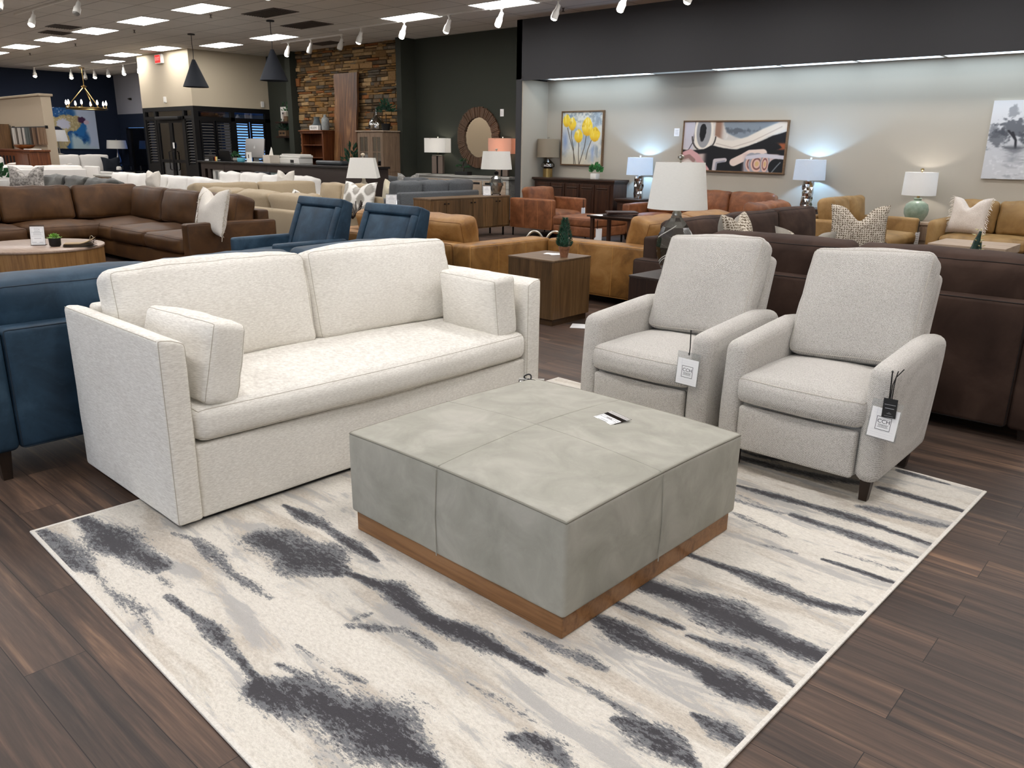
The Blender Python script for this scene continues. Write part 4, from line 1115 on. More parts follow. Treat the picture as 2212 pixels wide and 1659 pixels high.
b = MB(); b.bbox(-.42, .42, -.3, .3, .55, .575, .006); b.bbox(-.38, .38, -.26, .26, .52, .55, .004); b.build('top', M['walnut_top'], t, False)
for x in (-.35, .35):
    for y in (-.23, .23):
        b = MB(); b.box(x-.025, x+.025, y-.025, y+.025, 0, .52); b.build('leg', M['walnut'], t, False)
# console and others
t = thing('console_table', 'whitewashed console table against the dark olive wall behind the grey sectional', 'console table', (-13.15, 13.06, 0), 0)
b = MB(); b.bbox(-1.5, 1.5, -.2, .2, .93, .98, .004); b.build('top', M['whitewash'], t, False)
b = MB(); b.bbox(-1.46, 1.46, -.17, .18, .08, .93, .004); b.build('body', M['whitewash'], t, False)
for i in range(4):
    d = MB(); d.bbox(-1.42+.71*i, -.75+.71*i, -.185, -.17, .14, .88, .004); do = d.build('door', M['limed'], t, False)
    s = MB(); s.box(-1.36+.71*i, -.81+.71*i, -.187, -.18, .80, .845); s.build('slot', M['black'], do, False)
t = thing('end_table', 'round dark end table with a price card between the khaki and grey sectionals', 'end table', (-11.2, 9.25, 0), 0)
b = MB(); b.lathe([(.44, .525), (.45, .535), (.45, .548), (.445, .555)], 40); b.build('top', M['esptop'], t, ang=40)
b = MB(); b.lathe([(.28, 0), (.28, .02), (.04, .05), (.035, .525)], 24); b.build('pedestal', M['blackmetal'], t)
t = thing('coffee_table', 'greige plank coffee table with open ends in front of the camel sofa', 'coffee table', (-2.35, 11.32, 0), 0)
b = MB(); b.bbox(-.43, .43, -.42, .42, .40, .50, .005); b.build('top', M['limed'], t, False)
for x in (-.36, .36):
    for y in (-.35, .35):
        b = MB(); b.bbox(x-.06, x+.06, y-.06, y+.06, 0, .40, .004); b.build('leg', M['greige'], t, False)
b = MB(); b.bbox(-.40, .40, -.40, .40, .12, .15, .003); b.build('shelf', M['greige'], t, False)
t = thing('end_table', 'greige wooden end table carrying the celadon lamp', 'end table', (-3.55, 13.15, 0), 0)
b = MB(); b.bbox(-.28, .28, -.24, .24, .56, .60, .004); b.build('top', M['limed'], t, False)
b = MB(); b.bbox(-.26, .26, -.22, .22, .06, .56, .004); b.build('body', M['greige'], t, False)
b = MB(); b.bbox(-.22, .22, -.235, -.22, .33, .53, .003); b.build('drawer', M['greige'], t, False)
t = thing('coffee_table', 'low blond coffee table with metal rings between the two tan sofas', 'coffee table', (-6.35, 7.75, 0), 0)
b = MB(); b.bbox(-.45, .45, -.5, .5, .30, .38, .006); b.build('top', wood('blond_plank', (150, 116, 78), (176, 142, 102), (190, 160, 120), 'y', 1, .5), t, False)
for x in (-.38, .38):
    for y in (-.42, .42):
        b = MB(); b.bbox(x-.04, x+.04, y-.04, y+.04, 0, .30, .003); b.build('leg', M['oak'], t, False)
t = thing('metal_ring_sculpture', 'pair of arched silver rings on the blond coffee table behind the little fir', 'ornament', (-6.12, 7.42, .3805), R(40))
for k, (x, r_) in enumerate(((-.13, .12), (.12, .13))):
    b = MB(); b.tube([(x+r_*math.cos(a), 0, .02+.185*math.sin(a)*1.15) for a in [PI*i/16 for i in range(17)]], .012, 8); b.build('ring', M['silver'], t)
b = MB(); b.bbox(-.34, .34, -.06, .06, 0, .02, .004); b.build('base', M['blackmetal'], t, False)

# open cherry bookcase and the glazed cabinet
t = thing('bookcase', 'cherry wood bookcase with open shelves in front of the stone wall', 'bookcase', (-18.42, 12.79, 0), 0)
x0, x1, y0, y1, H = -.5, .5, -.2, .2, 1.93
b = MB(); b.bbox(x0, x0+.06, y0, y1, .08, H, .003); b.bbox(x1-.06, x1, y0, y1, .08, H, .003); b.box(x0+.06, x1-.06, y1-.02, y1, .08, H); b.build('case', M['cherry'], t, False)
b = MB(); b.bbox(x0-.05, x1+.05, y0-.05, y1, H, H+.035, .008); b.bbox(x0-.02, x1+.02, y0-.02, y1, H-.05, H, .006); b.build('cornice', M['cherry'], t, False)
b = MB(); b.bbox(x0-.02, x1+.02, y0-.02, y1, 0, .08, .005); b.build('plinth', M['cherry'], t, False)
for z in (.3, .62, .95, 1.26, 1.58):
    b = MB(); b.bbox(x0+.061, x1-.061, y0+.02, y1-.021, z, z+.022, .002); b.build('shelf', M['cherry'], t, False)
t = thing('display_cabinet', 'greige wooden display cabinet with two glazed doors beside the slab board', 'cabinet', (-15.7, 12.62, 0), 0)
x0, x1, y0, y1, H = -.5, .5, -.24, .24, 1.91
b = MB(); b.bbox(x0, x0+.03, y0, y1, .08, H, .003); b.bbox(x1-.03, x1, y0, y1, .08, H, .003); b.box(x0+.03, x1-.03, y1-.02, y1, .08, H); b.box(x0+.03, x1-.03, y0, y1-.02, .08, .14); b.box(x0+.03, x1-.03, y0, y1-.02, H-.08, H)
b.bbox(x1, x1+.012, y0+.07, y1-.07, 1.0, H-.1, .008); b.bbox(x1, x1+.012, y0+.07, y1-.07, .2, .92, .008)
b.build('case', M['greige'], t, False)
b = MB(); b.bbox(x0-.04, x1+.04, y0-.04, y1, H, H+.03, .008); b.build('cornice', M['limed'], t, False)
for z in (.45, .82, 1.2, 1.55):
    b = MB(); b.box(x0+.031, x1-.031, y0+.03, y1-.021, z, z+.02); b.build('shelf', M['greige'], t, False)
for k in (0, 1):
    a = x0+.02 if k == 0 else .004; c = -.004 if k == 0 else x1-.02
    d = MB(); d.bbox(a, a+.09, y0-.022, y0, .14, H-.03, .003); d.bbox(c-.09, c, y0-.022, y0, .14, H-.03, .003)
    for z in (.14, .78, H-.12): d.bbox(a+.09, c-.09, y0-.022, y0, z, z+.09, .003)
    mx = (a+c)/2
    d.box(mx-.01, mx+.01, y0-.016, y0-.004, .23, H-.12)
    for z in (.50, 1.13, 1.45): d.box(a+.09, c-.09, y0-.016, y0-.004, z-.01, z+.01)
    do = d.build('door', M['greige'], t, False)
    g = MB(); g.box(a+.09, c-.09, y0-.011, y0-.007, .23, H-.12); g.build('glass', M['smoke'], do, False)
    h = MB(); hx = c-.03 if k == 0 else a+.03
    h.tube([(hx, y0-.022, .70), (hx, y0-.06, .72), (hx, y0-.06, 1.20), (hx, y0-.022, 1.22)], .010, 6); h.build('handle', M['blackmetal'], do)

# live-edge slab leaning on the stone wall
t = thing('wood_slab', 'tall live-edge walnut slab board leaning against the stone wall', 'slab board', (-17.38, 12.98, 0), 0)
b = MB(); n = 30
def edge(z, s): return s*(.475+.02*math.sin(z*2.1+s)+.012*math.sin(z*7+s*2))
tilt = .05
vs = []; fs = []
for j in range(n+1):
    z = .0+3.34*j/n
    for (s, yy) in ((-1, -.03), (1, -.03), (1, .03), (-1, .03)):
        vs.append((edge(z, s), yy-.12+tilt*z*.8, z))
for j in range(n):
    for k in range(4):
        fs.append((j*4+k, j*4+(k+1) % 4, (j+1)*4+(k+1) % 4, (j+1)*4+k))
fs += [(3, 2, 1, 0), (n*4, n*4+1, n*4+2, n*4+3)]
b.add(vs, fs)
g = G('walnut_slab'); nz = g.noise(g.obj((1, 1, .09)), 5.5, 5, .6, 1.6); nf = g.noise(g.obj((1, 1, .05)), 60, 3, .6)
b.build('board', g.bsdf(g.ramp(g.math('ADD', g.math('MULTIPLY', nz, .85), g.math('MULTIPLY', nf, .2)), [(.34, lin((50, 32, 24))), (.5, lin((98, 66, 44))), (.6, lin((128, 90, 58))), (.72, lin((172, 130, 84)))]), .4, g.bump(nf, .1), spec=.4), t, ang=50)
b = MB(); b.add([(-.02, -.152, .95), (.05, -.151, .8), (.02, -.1515, 1.9), (.04, -.1515, 1.7), (-.01, -.1515, 1.3)], [(0, 1, 4)]); 
b = MB(); b.prism([(-.06, .9), (.0, 1.12), (.03, 1.45), (.012, 1.05), (.0, .88)], -.118, -.112, 'xz'); b.build('split', M['black'], t, False)

# ---------------------------------------------------------------- reception desk
t = thing('reception_desk', 'long dark reception desk with niches in its front, before the stone wall', 'desk', (-18.0, 11.3, 0), 0)
dk = plain('dark_desk_laminate', (52, 42, 38), .45); dt = plain('black_stone_top', (30, 29, 29), .2)
xl, xr = -3.3, 3.75
def fx(mb, a, c, z0, z1, y0=-.37, y1=-.33): mb.box(a, c, y0, y1, z0, z1)
b = MB()
ops = [(-3.1, -2.95), (-2.82+.0, -2.10), (-1.62, -.66), (-.42, 1.05)]
fx(b, xl, xr, .94, 1.10); fx(b, xl, xr, 0, .25)
cur = xl
for (a, c) in ops:
    fx(b, cur, a, .25, .94); cur = c
fx(b, cur, xr, .25, .94)
b.box(xl, xl+.04, -.33, .4, 0, 1.10); b.box(xr-.04, xr, -.33, .4, 0, 1.10); b.box(xl+.04, xr-.04, .0, .03, 0, 1.05)
b.build('body', dk, t, False)
b = MB(); b.bbox(xl-.08, xr+.05, -.43, .42, 1.10, 1.145, .004); b.build('top', dt, t, False)
for sx in (-2.05, .0, 1.5):
    b = MB(); b.box(sx-.003, sx+.003, -.3715, -.369, .94, 1.10); b.build('joint', M['black'], t, False)
def poster(name, label, x0, x1, z0, z1, y, fn, cat='poster'):
    o = thing(name, label, cat, ((x0+x1)/2, y, z0), 0)
    grid_picture('print', x1-x0, z1-z0, 70, 50, fn, M['pictures'], o)
    b = MB(); b.box(-(x1-x0)/2-.004, (x1-x0)/2+.004, .002, .014, -.004, z1-z0+.004); b.build('backing', M['whitepaint'], o, False)
    return o
def vn(U, V, sc, seed=0):
    rs = np.random.RandomState(seed)
    gx = rs.rand(64, 64)
    x = U*sc; y = V*sc
    xi = np.floor(x).astype(int); yi = np.floor(y).astype(int); fx_ = x-xi; fy_ = y-yi
    fx_ = fx_*fx_*(3-2*fx_); fy_ = fy_*fy_*(3-2*fy_)
    g_ = lambda a, c: gx[a % 64, c % 64]
    return (g_(xi, yi)*(1-fx_)+g_(xi+1, yi)*fx_)*(1-fy_)+(g_(xi, yi+1)*(1-fx_)+g_(xi+1, yi+1)*fx_)*fy_
def fbm(U, V, sc, seed=0, o=4):
    s_ = 0; a = .5
    for k in range(o): s_ = s_+a*vn(U, V, sc*2**k, seed+k); a *= .5
    return s_/(1-.5**o)
def paintm(C, mask, col):
    m = np.clip(mask, 0, 1)[..., None]
    return C*(1-m)+np.array(col, float)*m
def base(U, col): return np.ones(U.shape+(3,))*np.array(col, float)
def rectm(U, V, a, b_, c, d): return ((U > a) & (U < b_) & (V > c) & (V < d)).astype(float)
def dinner1(U, V):
    C = base(U, (205, 205, 200)); C = paintm(C, rectm(U, V, .2, .4, .5, .9), (120, 122, 120)); C = paintm(C, rectm(U, V, .62, .9, .2, .9), (222, 226, 226))
    C = paintm(C, rectm(U, V, .3, .78, .1, .22), (150, 90, 84)); C = paintm(C, rectm(U, V, .74, .84, .0, .42), (60, 44, 46)); C = paintm(C, rectm(U, V, .1, .18, 0, .3), (70, 66, 66))
    return paintm(C, rectm(U, V, .3, .6, .22, .3)*(fbm(U, V, 20, 3) > .5), (60, 60, 66))
def dinner2(U, V):
    C = base(U, (178, 198, 198)); C = paintm(C, rectm(U, V, .0, .26, .5, .9)*(fbm(U, V, 12, 5) > .5), (110, 124, 122))
    for (a, c) in ((.52, .3), (.6, .55), (.66, .35), (.56, .7)): C = paintm(C, (np.hypot((U-a)/.06, (V-c)/.14) < 1)*1.0, (34, 40, 40))
    C = paintm(C, rectm(U, V, .1, .36, 0, .35), (74, 50, 44)); C = paintm(C, rectm(U, V, .76, .92, 0, .28), (96, 62, 54))
    return C
poster('poster', 'photo poster of a white dining room in the left niche of the reception desk', -20.82, -20.1, .42, .93, 11.0, dinner1)
poster('poster', 'pale teal photo poster of a dining set in the right niche of the reception desk', -18.40, -17.6, .40, .925, 11.0, dinner2)
o = thing('sign', 'white terms-of-sale sign in the middle niche of the reception desk', 'sign', (-18.98, 11.03, .35), 0)
b = MB(); b.box(-.45, .33, 0, .012, 0, .57); b.build('board', plain('grey_board', (186, 182, 186), .6), o, False)
b = MB(); v, f = text_mesh('TERMS OF SALE', .115); b.add(v, f, Matrix.Translation((.05, -.001, .47))); v, f = text_mesh('All Sales Are Final', .10); b.add(v, f, Matrix.Translation((.02, -.001, .27))); b.build('lettering', M['ink'], o, False)
for k, xx in enumerate((-17.42, -17.24, -17.08)):
    b = MB(); b.bbox(-.07, .07, 0, .02, 0, .46, .002); b.box(-.035, .035, -.004, 0, .1, .36)
    tag(b.build('wood_sample', M['cherry'] if k % 2 else M['walnut'], None, False, loc=(xx, 11.02, .42)), ['dark wooden door sample in the desk niche, beside the teal poster', 'reddish wooden door sample in the desk niche, middle of three', 'dark wooden door sample in the desk niche, farthest right of three'][k], 'wood sample', 'door samples in the desk niche')
TZ = 1.1455
def lbl(o, l, c, g=None): return tag(o, l, c, g)
def tissue(x, y, col, label):
    t = thing('tissue_box', label, 'tissue box', (x, y, TZ), 0)
    b = MB(); b.bbox(-.16, .16, -.14, .14, 0, .19 if col else .12, .006); b.build('box', plain('tissue_card', (206, 196, 182), .7), t, False)
    b = MB(); z = .19 if col else .12
    b.add([(-.06, -.02, z), (.07, .02, z), (.06, 0, z+.16), (-.02, .03, z+.20), (0, .05, z)], [(0, 1, 2, 3), (1, 4, 3, 2), (4, 0, 3)]); b.build('tissue', M['whitepaint'], t, False)
tissue(-21.9, 11.55, False, 'beige tissue box at the left end of the reception desk')
tissue(-18.12, 11.16, True, 'tall beige tissue box in front of the white printer')
t = thing('desktop_computer', 'silver all-in-one computer seen from behind on the reception desk', 'computer', (-19.35, 11.42, TZ), R(4))
mm = Matrix.Translation((0, 0, .10)) @ Euler((R(-8), 0, 0)).to_matrix().to_4x4()
b = MB(mm); b.soft((0, 0, .25), (.82, .03, .48), .014, n=(2, 1, 2)); b.build('housing', plain('aluminium', (150, 148, 146), .4, .6), t)
b = MB(); b.bbox(-.14, .14, -.02, .18, 0, .01, .003); b.bbox(-.11, .11, .05, .065, .01, .22, .003); b.build('stand', plain('aluminium_stand', (150, 148, 146), .4, .6), t, False)
b = MB(mm); ap = [(0.030*math.cos(a)*(1.0+.12*math.cos(2*a)), .27+.034*math.sin(a)-.006*abs(math.cos(a))) for a in [2*PI*i/24 for i in range(24)]]
b.prism(ap, -.0165, -.0155, 'xz'); b.prism([(.0, .308), (.012, .318), (.02, .332), (.006, .324)], -.0165, -.0155, 'xz'); b.build('emblem', plain('emblem_grey', (188, 188, 188), .3), t, False)
t = thing('printer', 'white multifunction printer on the reception desk', 'printer', (-17.55, 11.52, TZ), 0)
b = MB(); b.bbox(-.42, .42, -.22, .18, 0, .13, .012); b.bbox(-.45, .45, -.2, .18, .135, .20, .02); b.build('body', M['whitepaint'], t, False)
b = MB(); b.bbox(-.36, .40, -.2, .16, .2, .225, .01); b.build('lid', M['whitepaint'], t, False)
b = MB(); b.box(.05, .2, -.224, -.22, .02, .09); b.build('paper_slot', M['black'], t, False)
b = MB(); b.lathe([(.06, 0), (.12, .03), (.15, .09), (.145, .09), (.11, .03), (0, .015)], 24); lbl(b.build('bowl', M['black'], None, loc=(-18.38, 11.2, TZ)), 'small black bowl on the desk, left of the tall tissue box', 'bowl')
t = thing('sign_holder', 'small white card holder with a dark figure on the desk in front of the computer', 'card holder', (-19.2, 11.18, TZ), 0)
b = MB(); b.bbox(-.11, .11, -.012, .012, 0, .25, .003); b.build('card', M['whitepaint'], t, False)
b = MB(); b.bbox(-.02, .02, -.015, -.0125, .1, .19, .001); b.build('print', M['ink'], t, False)
b = MB(); b.lathe([(.09, 0), (.10, .02), (.10, .09), (.095, .10), (0, .10)], 20); lbl(b.build('jar', plain('blue_tin', (96, 170, 190), .4), None, loc=(-19.55, 11.15, TZ)), 'small pale blue tin on the desk left of the card holder', 'tin')
def leaves(mb, n, r0, r1, lw, ll, zc, seed, up=.4, sq=1.0, cone=None):
    rs = random.Random(seed)
    for k in range(n):
        th = rs.uniform(0, 2*PI); ph = math.acos(rs.uniform(-.3, 1)); rad = rs.uniform(r0, r1)
        d = Vector((math.cos(th)*math.sin(ph), math.sin(th)*math.sin(ph), math.cos(ph)*sq))
        p = d*rad+Vector((0, 0, zc))
        q = (d+Vector((rs.uniform(-.5, .5), rs.uniform(-.5, .5), up))).normalized()
        s_ = q.orthogonal().normalized(); s2 = q.cross(s_)
        an = rs.uniform(0, PI); w = (s_*math.cos(an)+s2*math.sin(an))*lw
        nn = q.cross(w).normalized()*lw*.35
        mb.add([p, p+q*ll*.5+w+nn, p+q*ll, p+q*ll*.5-w+nn, p+q*ll*.45], [(0, 1, 4), (1, 2, 4), (2, 3, 4), (3, 0, 4)])
t = thing('potted_plant', 'small trailing plant in a grey pot on the reception desk beside the computer', 'plant', (-19.9, 11.22, TZ), 0)
b = MB(); b.lathe([(.06, 0), (.10, .04), (.09, .10), (.08, .10), (0, .08)], 20); b.build('pot', plain('grey_pot', (140, 138, 132), .7), t)
b = MB(); leaves(b, 60, .02, .12, .022, .06, .14, 3); b.build('foliage', M['leaf'], t, False)
t = thing('laptop', 'open black laptop on the left part of the reception desk', 'laptop', (-20.75, 11.5, TZ), R(15))
b = MB(); b.bbox(-.2, .2, -.14, .14, 0, .018, .004); b.build('keyboard_deck', M['black'], t, False)
b = MB(); b.bbox(-.2, .2, -.008, .008, 0, .26, .004, Matrix.Translation((0, -.14, .018)) @ Euler((R(14), 0, 0)).to_matrix().to_4x4()); b.build('screen', M['black'], t, False)
t = thing('pen_cup', 'black pen holder with red and yellow markers on the reception desk', 'pen holder', (-20.95, 11.15, TZ), 0)
b = MB(); b.bbox(-.18, .06, -.07, .07, 0, .10, .006); b.build('holder', M['black'], t, False)
for k, (x, c) in enumerate(((.09, (190, 60, 40)), (.13, (220, 190, 90)), (.17, (226, 214, 150)))):
    b = MB(); b.tube([(x, -.02, 0), (x-.01, -.01, .11)], .016, 8); b.build('marker', plain('marker_%d' % k, c, .4), t)
b = MB(); b.bbox(-.3, .3, -.15, .15, 0, .012, .003); lbl(b.build('keyboard', M['whitepaint'], None, False, loc=(-18.95, 11.22, TZ)), 'flat white keyboard lying on the desk in front of the computer', 'keyboard')
b = MB(); b.bbox(-.28, .2, -.15, .12, 0, .02, .003); b.bbox(-.2, .24, -.1, .14, .021, .034, .003); lbl(b.build('paper_stack', M['paper'], None, False, loc=(-21.35, 11.3, TZ)), 'loose stack of papers at the left corner of the reception desk', 'papers')
b = MB(); b.soft((0, 0, .05), (1.0, .25, .1), .045, n=(3, 2, 1)); lbl(b.build('document_tray', plain('smoked_plastic', (58, 62, 66), .3), None, loc=(-16.0, 11.45, TZ)), 'long smoky document tray on the desk below the wood slab', 'tray')
t = thing('office_chair', 'black office chair back showing in front of the reception desk', 'office chair', (-16.9, 10.4, 0), R(180))
b = MB(); b.soft((0, .25, .78), (.62, .1, .40), .045, n=(4, 1, 3)); b.build('backrest', plain('charcoal_fabric', (42, 44, 48), .85), t)
b = MB(); b.soft((0, 0, .48), (.58, .55, .09), .04, n=(3, 3, 1)); b.build('seat', plain('charcoal_seat', (42, 44, 48), .85), t)
b = MB(); b.tube([(0, .1, .06), (0, .1, .44)], .03, 10); b.tube([(0, .24, .46), (0, .3, .7)], .02, 8)
for k in range(5): b.tube([(0, .1, .09), (.28*math.cos(k*1.257), .1+.28*math.sin(k*1.257), .04)], .02, 6)
b.build('base', M['blackmetal'], t)
# ---------------------------------------------------------------- lamps
def lit(parent, z, power, color, size=.04):
    d = bpy.data.lights.new('bulb_light', 'POINT'); d.energy = power; d.color = color; d.shadow_soft_size = size
    o = bpy.data.objects.new('bulb_light', d); COL.objects.link(o); o.parent = parent; o.location = (0, 0, z)
def round_shade(t, z0, z1, rb, rt, mat, fin=None, n=40, squareness=False, finh=.03):
    b = MB()
    if squareness: b.shell([(rb*1.41421, z0), (rt*1.41421, z1)], 4, .004, a0=PI/4, ax=squareness[0], ay=squareness[1]); sh = b.build('lamp_shade', mat, t, False)
    else: b.shell([(rb, z0), ((rb+rt)/2, (z0+z1)/2), (rt, z1)], n, .004); sh = b.build('lamp_shade', mat, t, ang=50)
    w = MB()
    k = .9 if squareness else 1
    for a in (0, 2.094, 4.189): w.tube([(0, 0, z1-.02), (rt*.97*math.cos(a)*k, rt*.97*math.sin(a)*k, z1-.015)], .003, 5)
    w.tube([(0, 0, z0-.02), (0, 0, z1+.005)], .006, 6)
    w.build('harp', M['brass'], t)
    f = MB(); f.lathe([(.008, z1), (.010, z1+finh*.2), (.006, z1+finh*.35), (finh*.55, z1+finh*.7), (finh*.55, z1+finh), (finh*.25, z1+finh*1.25), (0, z1+finh*1.3)], 14); f.build('finial', fin or M['silver'], t)
    return sh
# big glass lamp in the middle ground
t = thing('table_lamp', 'large lamp with white linen drum shade and smoked glass base behind the left recliner', 'lamp', (-3.23, 5.52, .602), 0)
b = MB(); b.lathe([(.09, 0), (.095, .01), (.095, .02), (.085, .025)], 28); b.build('foot', M['acrylic'], t)
prof = [(.07, .025), (.10, .07), (.132, .15), (.145, .23), (.135, .31), (.105, .385), (.07, .43), (.045, .455), (.038, .475), (.0, .475)]
b = MB(); b.lathe(prof, 9, a0=.2); ob = b.build('glass_base', M['smoke'], t, False)
b = MB(); b.lathe([(.035, .47), (.038, .49), (.02, .52), (.018, .56), (0, .56)], 16); b.build('neck', M['silver'], t)
b = MB()
rs = random.Random(3)
for k in range(9):
    a = rs.uniform(0, 6.28); z = rs.uniform(.08, .34)
    pts = []
    for i in range(9):
        zz = z+.012*i; th = a+.16*i
        rr_p = np.interp(zz, [p[1] for p in prof[:-1]], [p[0] for p in prof[:-1]])
        pts.append((rr_p*math.cos(th)*.99, rr_p*math.sin(th)*.99, zz))
    b.tube(pts, .004, 5)
b.build('etched_lines', plain('etched_glass', (210, 208, 202), .25), t)
round_shade(t, .525, .872, .232, .187, M['shade_white'], M['silver'], 56, finh=.045)
# clear glass lamp on the credenza
t = thing('table_lamp', 'table lamp with white shade and rippled clear glass base on the oak credenza', 'lamp', (-10.36, 11.08, .7255), 0)
b = MB(); b.lathe([(.09, 0), (.09, .02), (.08, .025)], 24); b.build('foot', M['acrylic'], t)
b = MB(); pr = [(.07, .025), (.09, .08), (.12, .17), (.13, .23), (.11, .30), (.06, .345), (.045, .37), (0, .37)]; b.lathe(pr, 11); b.build('glass_base', M['smoke'], t, False)
b = MB(); b.lathe([(.04, .36), (.042, .42), (.015, .44), (0, .44)], 14); b.build('neck', M['blackmetal'], t)
round_shade(t, .47, .79, .29, .25, M['shade_white'], M['silver'], finh=.04)
# square lamp behind khaki sectional
t = thing('table_lamp', 'table lamp with tapered square white shade standing behind the khaki sectional', 'lamp', (-12.62, 9.75, .62), R(45))
b = MB(); b.lathe([(.12, 0), (.14, .05), (.15, .15), (.10, .24), (.045, .29), (.03, .36), (0, .36)], 26); b.build('base', plain('cream_ceramic', (196, 186, 168), .35), t)
round_shade(t, .37, .74, .29, .215, M['shade_white'], plain('cream_finial', (214, 200, 176), .4), squareness=(1, 1), finh=.07)
t2 = thing('end_table', 'small end table behind the khaki sectional, under the square-shaded lamp', 'end table', (-12.62, 9.75, 0), 0)
b = MB(); b.bbox(-.25, .25, -.25, .25, .58, .62, .004); b.build('top', M['espwood'], t2, False)
for x in (-.21, .21):
    for y in (-.21, .21):
        b = MB(); b.box(x-.02, x+.02, y-.02, y+.02, 0, .58); b.build('leg', M['espwood'], t2, False)
# rectangular shades on the console
def console_lamp(x, label, mat, power, col):
    t = thing('table_lamp', label, 'lamp', (x, 13.08, .98), R(20), 'lamps on the white console')
    b = MB(); b.bbox(-.14, -.02, -.05, .05, .01, .40, .003); b.bbox(.02, .14, -.05, .05, .01, .40, .003); b.build('pillar', plain('slatted_taupe', (112, 98, 88), .6), t, False)
    b = MB(); b.bbox(-.16, .16, -.07, .07, 0, .01, .002); b.bbox(-.02, .02, -.03, .03, .01, .42, .002); b.build('frame', M['blackmetal'], t, False)
    b = MB(); b.bbox(-.13, .13, -.05, .05, .405, .425, .002); b.build('cap', M['silver'], t, False)
    round_shade(t, .48, .80, .27, .27, mat, M['silver'], squareness=(1, .62), finh=.03)
    lit(t, .64, power, col)
console_lamp(-14.1, 'table lamp with lit white rectangular shade at the left end of the white console', M['shade_lit'], 5, (1, .9, .75))
console_lamp(-12.05, 'table lamp with lit blush rectangular shade at the right of the round mirror', M['shade_pink'], 6, (1, .75, .62))
# sideboard lamp
t = thing('table_lamp', 'table lamp with oatmeal drum shade and smoky mercury glass base on the walnut sideboard', 'lamp', (-10.87, 13.2, 1.01), 0)
b = MB(); b.lathe([(.10, 0), (.10, .17)], 28); b.build('column', M['brass'], t)
b = MB(); b.lathe([(.10, .17), (.145, .21), (.14, .26), (.08, .32), (.04, .36), (.0, .36)], 28); b.build('glass_bulb', plain('mercury_glass', (120, 118, 116), .08, 1.0), t)
round_shade(t, .395, .76, .235, .225, M['shade_oat'], M['silver'], finh=.035)
# blue lit lamps
def faceted_lamp(x, z, label, h=.42):
    t = thing('table_lamp', label, 'lamp', (x, 13.13, z), 0, 'blue-lit lamps with hammered silver bases')
    b = MB(); n, m = 14, 9; vs = []; fs = []; rs = random.Random(int(abs(x)*10))
    for j in range(m+1):
        for k in range(n):
            a = 2*PI*(k+.5*(j % 2))/n; r_ = .085+(rs.uniform(-.014, .014) if 0 < j < m else 0)
            vs.append((r_*math.cos(a), r_*math.sin(a), h*j/m))
    for j in range(m):
        for k in range(n):
            k2 = (k+1) % n
            if j % 2 == 0: fs += [(j*n+k, j*n+k2, (j+1)*n+k), (j*n+k2, (j+1)*n+k2, (j+1)*n+k)]
            else: fs += [(j*n+k, j*n+k2, (j+1)*n+k2), (j*n+k, (j+1)*n+k2, (j+1)*n+k)]
    fs += [tuple(reversed(range(n))), tuple(range(m*n, (m+1)*n))]
    b.add(vs, fs); b.build('hammered_base', M['chrome'], t, False)
    b = MB(); b.lathe([(.02, h), (.015, h+.06)], 10); b.build('neck', M['whitepaint'], t)
    round_shade(t, h+.02, h+.34, .25, .235, M['shade_lit'], M['whitepaint'], finh=.03)
    lit(t, h+.20, LAMPW, (.34, .62, 1.0), .03)
faceted_lamp(-8.55, .68, 'lamp with glowing pale blue drum shade left of the abstract painting')
faceted_lamp(-5.28, .70, 'lamp with glowing pale blue drum shade right of the abstract painting')
t = thing('table_lamp', 'table lamp with white drum shade and round celadon ceramic base at right', 'lamp', (-3.58, 13.12, .60), 0)
b = MB(); b.lathe([(.10, 0), (.125, .02), (.165, .10), (.172, .17), (.15, .245), (.09, .285), (.055, .30), (.05, .315), (.06, .325), (.055, .335), (0, .335)], 32); b.build('ceramic_base', fabric('celadon_glaze', (112, 128, 112), (140, 154, 138), 12, .03, rough=.25), t)
b = MB(); b.lathe([(.02, .335), (.02, .40)], 10); b.build('neck', M['brass'], t)
round_shade(t, .375, .71, .235, .225, M['shade_lit'], M['brass'], finh=.045); lit(t, .56, 6, (1, .93, .86))
# far left lamp
t = thing('table_lamp', 'slim glass table lamp with grey shade at the navy wall by the blue-lit door', 'lamp', (-31.4, 12.9, .78), 0)
b = MB(); b.lathe([(.10, 0), (.10, .03), (.05, .06), (.10, .16), (.07, .32), (.03, .45), (.02, .62), (0, .62)], 16); b.build('glass_base', M['acrylic'], t)
round_shade(t, .60, .90, .36, .32, M['shade_white'], finh=.03)
t2 = thing('end_table', 'glass-topped end table under the slim lamp by the blue-lit door', 'end table', (-31.4, 12.9, 0), 0)
b = MB(); b.bbox(-.4, .4, -.3, .3, .76, .78, .004); b.build('top', M['acrylic'], t2, False)
for x in (-.36, .36):
    for y in (-.26, .26):
        b = MB(); b.box(x-.02, x+.02, y-.02, y+.02, 0, .76); b.build('leg', M['silver'], t2, False)
b = MB(); b.shell([(.28, 0), (.22, .34)], 30, .004)
t = thing('table_lamp', 'lamp whose white shade peeks out beyond the end of the beige partition', 'lamp', (-27.5, 9.55, 1.2), 0)
b.build('lamp_shade', M['shade_lit'], t, loc=(0, 0, .40))
b = MB(); b.lathe([(.12, 0), (.12, .02), (.02, .05), (.018, .55), (0, .55)], 14); b.build('base', M['silver'], t)

